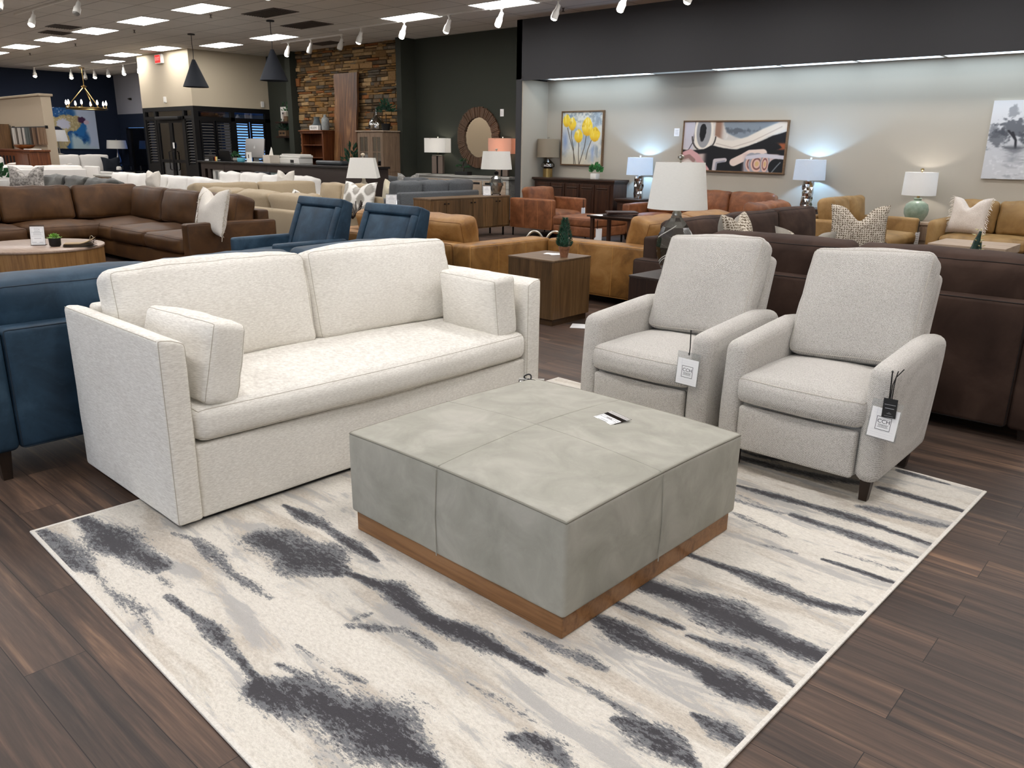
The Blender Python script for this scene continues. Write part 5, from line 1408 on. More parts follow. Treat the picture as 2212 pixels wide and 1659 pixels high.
# ---------------------------------------------------------------- pendants, chandelier, tracks
def pendant(x, y, label):
    t = thing('pendant_lamp', label, 'pendant lamp', (x, y, 4.0), 0, 'black cone pendants')
    b = MB(); b.shell([(.285, -1.15), (.28, -1.13), (.055, -.60), (.04, -.57)], 36, .006); b.lathe([(.04, -.572), (.035, -.55), (0, -.55)], 16); b.build('cone_shade', plain('matte_navy_black', (30, 34, 42), .75), t)
    b = MB(); b.tube([(0, 0, -.55), (.012, 0, -.4), (-.006, 0, -.2), (0, 0, -.02)], .008, 6); b.build('cord', M['black'], t)
    b = MB(); b.lathe([(.08, -.025), (.08, 0)], 20); b.build('canopy', M['black'], t)
    b = MB(); b.lathe([(0, -.86), (.05, -.82), (.05, -.76), (.02, -.72), (0, -.72)], 14); b.build('bulb', M['whitepaint'], t)
pendant(-18.66, 9.64, 'black cone pendant lamp, left one, in front of the taupe vestibule corner')
pendant(-15.35, 9.65, 'black cone pendant lamp, right one, beside the stone wall')
t = thing('chandelier', 'brass ring chandelier with glowing candle bulbs in front of the navy wall', 'chandelier', (-29.83, 11.41, 4.0), 0)
b = MB(); b.tube([(.62*math.cos(a), .62*math.sin(a), -1.31) for a in [2*PI*i/40 for i in range(40)]], .03, 8, closed=True); b.build('ring', M['brass'], t)
b = MB()
for a in (.3, 2.4, 4.5): b.tube([(0, 0, -.6), (.6*math.cos(a), .6*math.sin(a), -1.29)], .016, 6)
b.build('arms', M['brass'], t)
b = MB(); b.tube([(0, 0, -.62), (.01, 0, -.3), (0, 0, -.02)], .014, 6); b.lathe([(.09, -.03), (.09, 0)], 16); b.lathe([(.05, -.64), (.1, -.6), (.03, -.56), (0, -.56)], 14); b.build('stem', M['brass'], t)
E_bulb = emit('bulb_glow', (255, 236, 214), 30.0)
E_bulbw = emit('spot_glow', (255, 240, 220), 26.0)
for k in range(8):
    a = 2*PI*k/8+.2
    b = MB(); b.lathe([(0, -1.2), (.03, -1.17), (.03, -1.12), (.012, -1.06), (0, -1.04)], 10, Matrix.Translation((.62*math.cos(a), .62*math.sin(a), 0))); bo = b.build('candle_bulb', E_bulb, t)
    b = MB(); b.lathe([(.018, -1.29), (.018, -1.2)], 8, Matrix.Translation((.62*math.cos(a), .62*math.sin(a), 0))); b.build('candle', M['brass'], t)

def light_track(x0, x1, y, label):
    b = MB(); b.bbox(-(x1-x0)/2, (x1-x0)/2, -.018, .018, -.03, 0, .003)
    tag(b.build('light_track', M['whitepaint'], None, False, loc=((x0+x1)/2, y, 4.0)), label, 'light track', 'ceiling light tracks')
light_track(-18.25, -15.75, 11.74, 'short white light track running to the left, above the bookcase')
light_track(-15.25, -2.0, 11.28, 'long white light track running right above the dark olive wall')
light_track(-30.6, -25.9, 11.72, 'far white light track by the navy wall')
light_track(-31.1, -28.3, 10.3, 'white light track in front of the navy wall at the far left')
light_track(-18.8, -14.6, 6.06, 'white light track in the upper left, over the dark sofa')
def spot(x, y, on, label, power=22, tx=-.55, ty=-.1, sz=1.0):
    t = thing('track_spotlight', label, 'spotlight', (x, y, 3.97), 0, 'track spotlights')
    b = MB(); b.tube([(0, 0, 0), (0, 0, -.10)], .014, 6); b.bbox(-.03, .03, -.02, .02, -.02, 0, .003); b.build('stem', M['whitepaint'], t)
    d = Vector((tx, ty, -1.25)).normalized()
    q = Vector((0, 0, -1)).rotation_difference(d).to_matrix().to_4x4()
    mm = Matrix.Translation((0, 0, -.10)) @ q
    b = MB(mm); b.shell([(.062, -.20), (.060, -.10), (.042, -.06), (.035, .02)], 20, .004); b.lathe([(.036, .02), (.02, .035), (0, .035)], 20); b.build('can', M['whitepaint'], t)
    b = MB(mm); b.lathe([(0, -.235), (.035, -.228), (.055, -.205), (.056, -.17), (.05, -.1), (0, -.1)], 18); b.build('bulb', E_bulbw if on else plain('unlit_bulb', (120, 116, 110), .3), t)
    if on:
        l = bpy.data.lights.new('spot_beam', 'SPOT'); l.energy = power*SPOTK; l.spot_size = R(62); l.spot_blend = .8; l.color = (1, .93, .84); l.shadow_soft_size = .05
        o = bpy.data.objects.new('spot_beam', l); COL.objects.link(o); o.parent = t
        o.matrix_local = Matrix.Translation(Vector((0, 0, -.10))+d*.24) @ Vector((0, 0, -1)).rotation_difference(d).to_matrix().to_4x4()
for x, y, on, lab in ((-17.95, 11.74, 1, 'lit track spotlight at the left end of the short track, above the shelf niche'), (-17.0, 11.74, 0, 'unlit track spotlight, middle one on the short track'), (-15.8, 11.74, 0, 'unlit track spotlight at the right end of the short track'),
    (-14.5, 11.28, 1, 'lit track spotlight at the left end of the long track, before the stone wall'), (-13.1, 11.28, 1, 'lit track spotlight on the long track in front of the stone wall edge'), (-11.8, 11.28, 1, 'lit track spotlight above the dark olive wall'),
    (-10.45, 11.28, 1, 'lit track spotlight just left of the charcoal soffit corner'), (-9.15, 11.28, 1, 'lit track spotlight against the charcoal soffit, left one'), (-7.8, 11.28, 1, 'lit track spotlight touching the top edge of the soffit'), (-6.6, 11.28, 1, 'lit track spotlight cut off by the top edge over the soffit'),
    (-5.3, 11.28, 1, 'track spotlight on the long track, out of view'), (-3.9, 11.28, 1, 'track spotlight on the long track, out of view to the right')): spot(x, y, on, lab)
for x, y, on, lab in ((-30.9, 10.3, 1, 'lit spotlight before the navy wall, leftmost of the far ones'), (-30.5, 11.3, 1, 'lit spotlight before the navy wall, left of the chandelier stem'), (-30.4, 11.72, 0, 'unlit white spotlight beside the chandelier stem'), (-29.6, 11.72, 1, 'lit far spotlight just right of the chandelier stem'),
    (-28.5, 11.72, 1, 'lit far spotlight, second right of the chandelier stem'), (-27.3, 11.72, 1, 'lit far spotlight, second from the taupe vestibule'), (-26.2, 11.72, 1, 'lit far spotlight nearest the taupe vestibule')): spot(x, y, on, lab, 14, .5, -.2)
for x, y, on, lab in ((-15.6, 6.06, 0, 'unlit white spotlight hanging at the top edge in the upper left'), (-17.8, 6.06, 1, 'bright spotlight glaring toward us in the upper left'), (-16.2, 5.05, 0, 'unlit spotlight cut off in the top left corner')): spot(x, y, on, lab, 14, .45, -.6)
# sprinklers
for k, (x, y) in enumerate(((-15.66, 8.53), (-19.13, 8.55), (-22.96, 8.71), (-26.43, 8.76), (-9.7, 12.1))):
    b = MB(); b.lathe([(.03, -.005), (.03, 0)], 12); b.tube([(0, 0, -.005), (0, 0, -.05)], .012, 6); b.lathe([(.03, -.06), (.03, -.055)], 12)
    tag(b.build('sprinkler', P_vent, None, loc=(x, y, 4.0)), ['ceiling sprinkler left of the right pendant, nearest the top edge', 'ceiling sprinkler left of the left pendant canopy', 'ceiling sprinkler below the vent pair', 'farthest ceiling sprinkler at the left', 'ceiling sprinkler beside the charcoal soffit spots'][k], 'sprinkler', 'ceiling sprinklers')
# ---------------------------------------------------------------- pictures
def dist_line(U, V, pts, asp=1.0):
    best = np.full_like(U, 9.0)
    for (ax, ay), (bx, by) in zip(pts[:-1], pts[1:]):
        dx, dy = (bx-ax)*asp, by-ay
        t = np.clip(((U-ax)*asp*dx+(V-ay)*dy)/(dx*dx+dy*dy+1e-9), 0, 1)
        best = np.minimum(best, np.hypot((U-ax)*asp-t*dx, V-ay-t*dy))
    return best
def sm(x, a, b): 
    t = np.clip((x-a)/(b-a), 0, 1); return t*t*(3-2*t)
def tulips(U, V):
    n = fbm(U, V, 5, 1); n2 = fbm(U, V*.4, 9, 2); n3 = fbm(U, V, 22, 3)
    C = base(U, (206, 206, 198))
    C = paintm(C, sm(n, .45, .7), (160, 174, 186)); C = paintm(C, sm(n2, .55, .75)*.8, (128, 140, 150)*1 if False else (132, 144, 154))
    C = paintm(C, sm(V, .6, .95)*sm(n3, .4, .7)*.7, (120, 132, 140)); C = paintm(C, sm(n2, .3, .1)*.8, (228, 226, 216))
    C = paintm(C, sm(.32-V+.2*(n3-.5), 0, .25)*.55, (196, 182, 152)); C = paintm(C, np.exp(-((U-.08)/.07)**2-((V-.45)/.2)**2)*.8, (130, 152, 196)); C = paintm(C, np.exp(-((U-.78)/.05)**2-((V-.22)/.16)**2)*.7, (140, 162, 204))
    T = ((.11, .84, .10, .125), (.25, .78, .10, .13), (.42, .55, .11, .13), (.63, .72, .135, .18), (.82, .58, .13, .14))
    S = ([(.13, .7), (.2, .5), (.3, .25), (.36, .0)], [(.24, .66), (.23, .55), (.3, .3), (.32, 0)], [(.43, .43), (.43, .2), (.45, 0)], [(.61, .55), (.58, .35), (.5, .12), (.46, 0)], [(.74, .46), (.66, .28), (.62, .1)])
    for p in S: C = paintm(C, sm(dist_line(U, V, p, .8), .011, .004), (92, 84, 74))
    for k, (a, b_, rx, ry) in enumerate(T):
        du = (U-a)/rx; dv = (V-b_)/ry
        w = 1-.35*np.clip(dv, 0, 1)**2 + .12*np.sin(du*6)*np.clip(dv, 0, 1)
        rr_ = np.hypot(du/np.maximum(w, .2), dv)+.15*(n3-.5)
        m = sm(rr_, 1.05, .9)
        C = paintm(C, m, (232, 198, 56)); C = paintm(C, m*sm(fbm(U, V*.3, 24, 10+k), .5, .75)*sm(dv, -.8, .9), (240, 228, 168)); C = paintm(C, m*sm(-dv, .2, 1.)*.7, (206, 150, 30)); C = paintm(C, m*sm(fbm(U, V*.4, 34, 20+k), .62, .8)*.6, (176, 132, 40))
    return C
def abstract(U, V):
    A = 2.0
    n = fbm(U, V, 9, 4); n2 = fbm(U*2, V*.6, 14, 6)
    C = base(U, (24, 24, 28))
    sw = .50-.30*np.exp(-((U-.46)/.2)**2)*.0+np.where(U < .3, .36+0*U, 0)
    # pale field above the black wave
    wave = np.interp(U, [0, .1, .22, .3, .42, .55, .62, .75, .88, 1.0], [.42, .40, .44, .52, .46, .44, .48, .60, .72, .80])
    up = sm(V-wave+.03*(n-.5), -.012, .02)
    C = paintm(C, up, (206, 200, 192)); C = paintm(C, up*sm(n2, .5, .7)*.6, (226, 222, 216))
    C = paintm(C, up*sm(U, .42, .36)*sm(U, .31, .33)*sm(V, .60, .66), (146, 112, 94))
    gb = sm(np.hypot((U-.66)/.27, (V-.98)/.36)+.1*(n-.5), 1.0, .9)
    C = paintm(C, up*gb, (128, 138, 148)); C = paintm(C, up*gb*sm(np.abs(V-.82)+.15*(n2-.5), .06, .01)*.8, (84, 90, 98)); C = paintm(C, up*sm(U, .8, 1.)*sm(V, .8, .95), (168, 184, 204))
    C = paintm(C, sm(dist_line(U, V, [(.32, .62), (.4, .54), (.52, .53), (.66, .62), (.8, .78), (1., .96)], A), .11, .07)*up, (224, 216, 204)); C = paintm(C, up*sm(dist_line(U, V, [(.34, .56), (.5, .48), (.7, .62), (.95, .9)], A), .02, .0)*.6, (176, 160, 150))
    C = paintm(C, sm(U, .115, .1)*sm(V-.42+.3*U, 0, .05), (196, 192, 200)); C = paintm(C, sm(dist_line(U, V, [(.115, 1), (.105, .6), (.06, .42), (0, .36)], A), .012, .003), (50, 46, 52))
    ur = np.hypot((U-.205)/.075, (V-.80)/.34)
    C = paintm(C, sm(np.abs(ur-1.15), .2, .1)*up, (232, 224, 212)); C = paintm(C, sm(ur, 1.02, .95)*up, (150, 150, 152)); C = paintm(C, sm(np.hypot((U-.195)/.04, (V-.77)/.18)+.5*(n-.5), 1, .85), (22, 22, 26)); C = paintm(C, sm(np.abs(np.hypot((U-.21)/.12, (V-.7)/.30)-1), .09, .02)*(V < .7)*up, (64, 58, 56))
    C = paintm(C, sm(V-.30-.2*U, .02, -.02)*sm(U, .27, .2), (188, 170, 162)); C = paintm(C, sm(dist_line(U, V, [(0, .30), (.08, .37), (.14, .3), (.2, .15), (.26, 0)], A), .07, .05), (206, 160, 160)); C = paintm(C, sm(dist_line(U, V, [(0, .24), (.07, .28), (.12, .2)], A), .05, .03), (150, 118, 112)); C = paintm(C, sm(np.hypot((U-.06)/.07, (V-.08)/.13), 1, .8), (216, 206, 198))
    C = paintm(C, sm(dist_line(U, V, [(.34, .02), (.345, .2), (.44, .22)], A), .05, .035), (196, 188, 190)); C = paintm(C, sm(dist_line(U, V, [(.355, .02), (.36, .16), (.44, .2)], A), .022, .012), (148, 146, 156))
    C = paintm(C, sm(dist_line(U, V, [(.53, .18), (.62, .28), (.68, .36), (.8, .38)], A), .09, .07), (224, 204, 192)); C = paintm(C, sm(V, .38, .34)*sm(U, .6, .66)*sm(U, .97, .93), (198, 176, 174))
    for k, (a, r0) in enumerate(((.70, .055), (.755, .06), (.83, .035))):
        q = np.hypot((U-a)/r0, (V-.16)/.17)
        C = paintm(C, sm(q, 1.35, 1.25), (152, 152, 160)); C = paintm(C, sm(q, 1., .92), (214, 176, 160)); C = paintm(C, sm(np.abs(q-.62), .14, .05), (120, 80, 78)); C = paintm(C, sm(q, .35, .25), (206, 172, 120))
    C = paintm(C, sm(dist_line(U, V, [(.66, .28), (.8, .33), (1., .30)], A), .045, .03), (200, 196, 204)); C = paintm(C, sm(np.hypot((U-.93)/.07, (V-.10)/.18), 1, .9), (22, 24, 28)); C = paintm(C, sm(dist_line(U, V, [(.9, .0), (.94, .12), (.97, .2)], A), .02, .0), (120, 126, 130))
    C = paintm(C, sm(V-.46, -.03, .02)*sm(V-.58, .03, -.03)*sm(U, .82, .9)*sm(n, .4, .6), (150, 84, 52))
    return C
def misty(U, V):
    n = fbm(U, V, 7, 8); n2 = fbm(U, V*3, 8, 9); n3 = fbm(U, V, 30, 10)
    C = base(U, (196, 197, 200)); C = paintm(C, sm(V, .4, .95), (214, 214, 216)); C = paintm(C, sm(n2, .5, .75)*sm(V, .45, .2)*.7, (150, 152, 158))
    for (a, b_, rx, ry, d) in ((.22, .66, .16, .13, .9), (.10, .52, .12, .14, .8), (.42, .55, .13, .12, 1.), (.2, .86, .06, .1, .5), (.34, .88, .05, .12, .5), (.72, .62, .14, .16, .9), (.9, .55, .12, .14, .8), (.06, .6, .1, .1, .6)):
        q = np.hypot((U-a)/rx, (V-b_)/ry)
        C = paintm(C, sm(q+1.2*(n3-.5), 1., .6)*d*.85, (72, 75, 82))
    for p in ([(.22, .60), (.26, .5), (.27, .40)], [(.42, .5), (.41, .42)], [(.72, .55), (.73, .4)], [(.18, .62), (.26, .5)]): C = paintm(C, sm(dist_line(U, V, p, .7), .012, .004), (44, 44, 50))
    C = paintm(C, np.exp(-((V-.40)/.03)**2)*sm(n2, .35, .6)*.8, (78, 80, 86)); C = paintm(C, sm(np.abs(U-.26)+.2*(n2-.5), .09, .02)*sm(V, .16, .36)*sm(V, .42, .38)*.6, (92, 94, 100)); C = paintm(C, sm(np.abs(U-.5)+.3*(n2-.5), .12, .02)*sm(V, .12, .34)*sm(V, .42, .38)*.5, (92, 94, 100))
    C = paintm(C, sm(n3, .55, .75)*sm(V, .4, .2)*.5, (226, 226, 228))
    return C
def bluegold(U, V):
    n = fbm(U, V, 4, 12); n2 = fbm(U, V, 14, 13); n3 = fbm(U*1.5, V, 26, 14)
    C = base(U, (30, 88, 146)); C = paintm(C, sm(n2, .5, .7)*.6, (20, 58, 112))
    edge = U-(.62+.12*np.sin(V*5.)+.18*(n-.5)); C = paintm(C, sm(edge, -.06, .1), (178, 192, 216)); C = paintm(C, sm(V+.7*U-.62+.3*(n2-.5), .12, -.1)*sm(U, .28, .42), (172, 194, 202))
    C = paintm(C, sm(np.hypot((U-.58)/.2, (V-.52)/.24)+.4*(n2-.5), 1, .7), (36, 104, 168))
    gold = np.minimum(np.hypot((U-.28)/.36, (V-.62)/.22), np.minimum(np.hypot((U-.12)/.2, (V-.28)/.36), np.hypot((U-.52)/.16, (V-.70)/.12)))
    C = paintm(C, sm(gold+.5*(n2-.5), 1., .85), (166, 152, 112)); C = paintm(C, sm(gold+.5*(n2-.5), 1., .85)*sm(n3, .55, .7)*.7, (206, 196, 160))
    C = paintm(C, sm(np.hypot((U-.22)/.17, (V-.60)/.14)+.8*(n3-.5), 1, .8), (192, 196, 214)); C = paintm(C, sm(np.hypot((U-.66)/.12, (V-.72)/.09)+.6*(n2-.5), 1, .7), (62, 34, 70)); C = paintm(C, sm(np.hypot((U-.76)/.07, (V-.66)/.07)+.6*(n2-.5), 1, .7), (196, 176, 196))
    C = paintm(C, sm(n3, .66, .78)*sm(V, .7, .95)*sm(U, .5, .1), (214, 220, 232)); C = paintm(C, sm(np.hypot((U-.04)/.16, (V-.45)/.10)+.5*(n2-.5), 1, .8), (20, 28, 52)); C = paintm(C, sm(n3, .56, .7)*sm(V, .3, .1)*sm(U, .25, .05), (120, 112, 104))
    return C
def picture(name, label, loc, rz, w, h, fn, nx, ny, fr=None, fw=.025, depth=.045, tilt=0.0):
    t = thing(name, label, 'painting', loc, rz)
    t.rotation_euler = (0, tilt, rz)
    grid_picture('canvas', w-2*(fw if fr else 0), h-2*(fw if fr else 0), nx, ny, fn, M['pictures'], t, Matrix.Translation((0, -depth, fw if fr else 0)))
    b = MB(); b.box(-w/2+.002, w/2-.002, -depth+.001, -.002, .002, h-.002); b.build('stretcher', M['whitepaint'], t, False)
    if fr:
        b = MB(); d0 = -depth-.015
        b.bbox(-w/2, -w/2+fw, d0, 0, 0, h, .002); b.bbox(w/2-fw, w/2, d0, 0, 0, h, .002); b.bbox(-w/2+fw, w/2-fw, d0, 0, 0, fw, .002); b.bbox(-w/2+fw, w/2-fw, d0, 0, h-fw, h, .002)
        b.build('frame', fr, t, False)
    return t
F_w = wood('picture_frame_walnut', (88, 66, 46), (112, 86, 62), None, 'x', 1, .45)
picture('painting', 'framed painting of five yellow tulips on the beige niche wall', (-10.15, 13.43, 1.255), 0, 1.06, 1.065, tulips, 150, 150, F_w)
picture('painting', 'wide framed abstract painting in black, grey and blush on the beige wall', (-6.83, 13.43, 1.215), 0, 2.0, .88, abstract, 260, 120, F_w, tilt=R(.4))
picture('painting', 'grey canvas of misty trees on water, cut by the right edge', (-2.17, 13.43, 1.24), 0, 1.36, 1.07, misty, 150, 130, None)
picture('painting', 'large blue, gold and white abstract canvas on the navy wall', (-32.19, 11.83, 1.36), R(90), 1.46, 1.42, bluegold, 130, 130, None)

# mirror
t = thing('round_mirror', 'round mirror in a ribbed rattan frame on the dark olive wall', 'mirror', (-12.97, 13.29, 1.80), 0)
b = MB(); b.lathe([(.44, 0), (.44, .012), (0, .012)], 48, Euler((R(90), 0, 0)).to_matrix().to_4x4()); b.build('glass', plain('mirror_glass', (214, 208, 198), .02, 1.0), t, False)
b = MB(); rs = random.Random(9); vs = []; fs = []
n = 96
for k in range(n):
    a0 = 2*PI*(k-.42)/n; a1 = 2*PI*(k+.42)/n; r1 = .655+rs.uniform(-.012, .012); y1 = -.035-rs.uniform(0, .02)
    q = [(.43, a0), (r1, a0), (r1, a1), (.43, a1)]
    v = [(r_*math.cos(a), yy, r_*math.sin(a)) for yy in (-.005, ) for (r_, a) in q]+[(r_*math.cos(a), y1, r_*math.sin(a)) for (r_, a) in q]
    b.add(v, [(0, 1, 2, 3), (7, 6, 5, 4), (0, 4, 5, 1), (1, 5, 6, 2), (2, 6, 7, 3), (3, 7, 4, 0)])
b.build('rattan_frame', wood('rattan', (62, 44, 32), (92, 68, 50), (108, 84, 64), 'z', 3, .6), t, False)
# small wall things
def wall_card(x, z, w, h, y, label):
    t = thing('price_card', label, 'price card', (x, y, z), 0)
    b = MB(); b.box(-w/2, w/2, -.006, 0, 0, h); b.build('card', M['paper'], t, False)
    b = MB()
    for k in range(5): b.box(-w*.32, w*(.30-.05*(k % 2)), -.0072, -.006, h*(.2+.13*k), h*(.2+.13*k)+h*.035)
    b.build('print', M['inklight'], t, False)
wall_card(-12.28, 2.24, .10, .15, 13.30, 'white price card on the dark olive wall right of the mirror')
wall_card(-7.98, 1.83, .11, .14, 13.43, 'white price card on the beige wall left of the abstract painting')
t = thing('exit_sign', 'red exit sign on the taupe vestibule wall', 'exit sign', (-23.08, 10.95, 3.71), 0)
b = MB(); b.bbox(-.22, .22, -.06, 0, 0, .24, .01); b.build('housing', M['whitepaint'], t, False)
b = MB(); b.box(-.20, .12, -.063, -.06, .02, .22); b.build('face', emit('exit_red', (255, 70, 66), 1.1), t, False)
b = MB(); v, f = text_mesh('EXIT', .13); b.add(v, f, Matrix.Translation((-.04, -.065, .12))); b.build('lettering', emit('exit_letters', (255, 170, 165), 1.3), t, False)
b = MB(); b.bbox(-.05, .05, -.05, 0, 0, .16, .006); b.bbox(-.02, .02, -.06, -.05, .02, .05, .004)
tag(b.build('motion_sensor', M['whitepaint'], None, False, loc=(-23.0, 10.95, 2.68)), 'small white motion sensor on the vestibule wall above the doors', 'sensor')
b = MB(); b.bbox(0, .05, -.04, .04, 0, .16, .006)
tag(b.build('alarm_box', M['whitepaint'], None, False, loc=(-21.48, 13.05, 2.62)), 'small white alarm box at the right end of the taupe vestibule wall', 'alarm box')
b = MB(); b.bbox(-.06, .06, -.06, 0, 0, .07, .006); b.bbox(-.04, .10, -.10, -.06, .02, .06, .006)
tag(b.build('security_camera', M['black'], None, False, loc=(-30.9, 13.4, 3.1)), 'small black security camera on the cool grey wall panel', 'camera')
b = MB(); b.bbox(-.05, .05, -.004, 0, 0, .16, .002)
tag(b.build('door_notice', M['paper'], None, False, loc=(-22.82, 10.956, 1.45)), 'small white notice on the dark glass door', 'notice')

# shelf niche
for z, lab in ((2.17, 'upper dark floating shelf in the niche left of the stone wall'), (1.78, 'lower wooden floating shelf in the niche left of the stone wall')):
    b = MB(); b.bbox(-.42, .36, -.3, 0, 0, .05, .004); tag(b.build('floating_shelf', M['espwood'], None, False, loc=(-20.34, 13.28, z)), lab, 'shelf', 'niche shelves')
t = thing('canvas_print', 'white canvas print with dark leaf shape on the upper niche shelf', 'art print', (-20.55, 13.2, 2.22), 0)
b = MB(); b.box(-.2, .2, -.02, .01, 0, .40); b.build('canvas', M['whitepaint'], t, False)
b = MB(); b.box(-.11, .16, -.022, -.02, 0.0, .26); b.build('blush_panel', plain('blush_print', (170, 156, 144), .7), t, False)
b = MB(); b.box(-.12, -.05, -.0235, -.021, .2, .25); b.prism([(0, .3), (.05, .34), (.1, .32), (.08, .28), (.04, .29)], -.0235, -.021, 'xz'); b.build('print', M['ink'], t, False)
t = thing('potted_plant', 'tall trailing plant in a wooden pot on the upper niche shelf', 'plant', (-20.27, 13.08, 2.22), 0)
b = MB(); b.bbox(-.08, .06, -.06, .06, 0, .14, .006); b.build('pot', M['oak_top'], t, False)
b = MB(); leaves(b, 50, .02, .14, .02, .08, .30, 5, sq=1.8); b.tube([(0, 0, .12), (0, 0, .34)], .008, 5); b.build('foliage', M['leaf'], t, False)
b = MB(); b.lathe([(.04, 0), (.07, .06), (.06, .16), (.03, .2), (.03, .24), (0, .24)], 18); tag(b.build('vase', M['whitepaint'], None, loc=(-20.1, 13.1, 2.22)), 'white vase at the right end of the upper niche shelf', 'vase')
t = thing('planter_box', 'wooden planter box with dark plant on the lower niche shelf', 'plant', (-20.52, 13.12, 1.83), 0)
b = MB(); b.bbox(-.18, .18, -.08, .08, 0, .15, .006); b.build('box', M['oak_top'], t, False)
b = MB(); b.box(-.12, -.03, -.083, -.08, .05, .10); b.box(.02, .12, -.083, -.08, .05, .10); b.build('stencil', M['black'], t, False)
b = MB(); leaves(b, 60, .02, .18, .02, .1, .2, 6, sq=1.2); b.build('foliage', M['fir'], t, False)
# on the bookcase
t = thing('block_sign', 'small white block sign reading BELIEVE on the cherry bookcase', 'sign', (-18.36, 12.62, 1.965), 0)
b = MB(); b.bbox(-.19, .19, 0, .09, 0, .12, .004); b.build('block', M['whitepaint'], t, False)
b = MB(); v, f = text_mesh('BELIEVE', .085); b.add(v, f, Matrix.Translation((0, -.002, .06))); b.build('lettering', M['ink'], t, False)
b = MB(); b.lathe([(.09, 0), (.10, .02), (.10, .27), (.07, .31), (.04, .33), (.035, .39), (0, .39)], 22); tag(b.build('vase', fabric('grey_ceramic', (124, 128, 128), (152, 156, 154), 20, .03, rough=.5), None, loc=(-18.06, 12.78, 1.965)), 'tall pale grey bottle vase on the cherry bookcase', 'vase')
b = MB(); b.lathe([(.12, 0), (.20, .05), (.21, .10), (.12, .15), (.09, .20), (.07, .30), (.085, .34), (0, .34)], 24); tag(b.build('vase', fabric('slate_ceramic', (72, 80, 84), (96, 104, 106), 20, .03, rough=.5), None, loc=(-18.52, 12.84, 1.965)), 'squat slate blue vase behind the BELIEVE sign', 'vase')
# on the cabinet
b = MB(); b.lathe([(.12, 0), (.19, .05), (.20, .14), (.17, .23), (.10, .30), (.04, .36), (.035, .52), (.04, .54)], 26); tag(b.build('glass_jug', M['smoke'], None, loc=(-15.75, 12.62, 1.94)), 'large round clear glass bottle on the greige display cabinet', 'bottle')
t = thing('potted_plant', 'small tree-shaped plant in a black pot on the display cabinet', 'plant', (-15.38, 12.6, 1.94), 0)
b = MB(); b.lathe([(.085, 0), (.11, .15), (.115, .16), (.1, .16), (0, .14)], 20); b.build('pot', M['black'], t)
b = MB(); b.tube([(0, 0, .14), (.01, 0, .25), (0, .01, .38)], .012, 6); b.build('trunk', M['darkleg'], t)
b = MB(); leaves(b, 150, .02, .20, .022, .10, .46, 7, sq=1.0); b.build('foliage', M['fir'], t, False)
t = thing('potted_plant', 'dark leafy plant in the gap between the slab board and display cabinet', 'plant', (-16.62, 12.55, 0), 0)
b = MB(); b.lathe([(.16, 0), (.2, .3), (.18, .3), (0, .28)], 20); b.build('pot', M['black'], t)
b = MB(); b.tube([(0, 0, .28), (.02, 0, 1.1)], .015, 6); b.build('stem', M['darkleg'], t)
b = MB(); leaves(b, 120, .05, .30, .03, .14, 1.15, 8, sq=1.6); b.build('foliage', M['fir'], t, False)
t = thing('bonsai', 'small bonsai in a black tray on the white console under the mirror', 'plant', (-13.2, 13.02, .98), 0)
b = MB(); b.bbox(-.2, .2, -.08, .08, 0, .075, .006); b.build('tray', M['black'], t, False)
b = MB(); b.tube([(0, 0, .07), (.02, 0, .14), (-.02, 0, .2), (.02, 0, .28)], .014, 6); b.tube([(0, 0, .15), (-.12, 0, .18)], .008, 5); b.tube([(0, 0, .15), (.11, 0, .16)], .008, 5); b.build('trunk', M['darkleg'], t)
b = MB()
for (x, z, r_) in ((.02, .31, .11), (-.13, .19, .07), (.12, .17, .06)):
    q = MB(); leaves(q, 70, .01, r_, .012, .03, 0, int(r_*1000), sq=.4); b.add(q.v, q.f, Matrix.Translation((x, 0, z)))
b.build('foliage', M['leaf'], t, False)
t = thing('potted_plant', 'small green plant in a white pot on the walnut sideboard', 'plant', (-9.57, 13.1, 1.01), 0)
b = MB(); b.bbox(-.07, .07, -.07, .07, 0, .11, .012); b.build('pot', M['whitepaint'], t)
b = MB(); leaves(b, 46, .02, .10, .035, .11, .15, 11, up=.8); b.build('foliage', fabric('bright_leaf', (30, 84, 40), (70, 140, 70), 20, .03, rough=.4), t, False)

# swatches, shelf and chest at the far left
t = thing('swatch_rail', 'black metal rail with leather swatches on the beige partition', 'swatch display', (-25.5, 8.2, 1.9), 0)
b = MB(); b.tube([(-1.4, -.06, .06), (1.32, -.06, .06)], .02, 8)
for x in (-1.35, 1.28): b.bbox(x-.02, x+.02, -.07, 0, .02, .10, .004)
b.build('rail', M['blackmetal'], t)
cols = [(200, 198, 192), (190, 186, 178), (92, 86, 78), (196, 192, 184), (182, 178, 170), (70, 68, 64), (190, 186, 180), (88, 96, 94), (86, 94, 92), (84, 92, 90), (60, 50, 42), (120, 98, 78), (96, 74, 56), (70, 54, 44), (132, 106, 82), (112, 88, 66), (118, 94, 72), (122, 98, 76)]
for k, c in enumerate(cols):
    b = MB(); x = -1.32+k*.146
    b.bbox(x, x+.12, -.10+.012*(k % 2), -.075+.012*(k % 2), -.40, .05, .004); b.build('swatch', plain('swatch_%d' % k, c, .6), t, False)
t = thing('chest', 'cherry wood chest with slatted front at the far left under the swatches', 'chest', (-25.3, 7.85, 0), 0)
b = MB(); b.bbox(-1.9, 1.25, -.25, .25, .1, 1.32, .006); b.build('body', M['cherry'], t, False)
b = MB(); b.bbox(-1.95, 1.3, -.28, .26, 1.32, 1.37, .006); b.build('top', M['cherry'], t, False)
for k in range(6):
    d = MB(); d.box(-1.5+.28*k, -1.36+.28*k, -.254, -.249, .9, 1.2); d.build('slot', M['black'], t, False)
d = MB(); d.bbox(.25, 1.15, -.27, -.25, .9, 1.26, .006); d.build('drawer', M['cherry'], t, False)
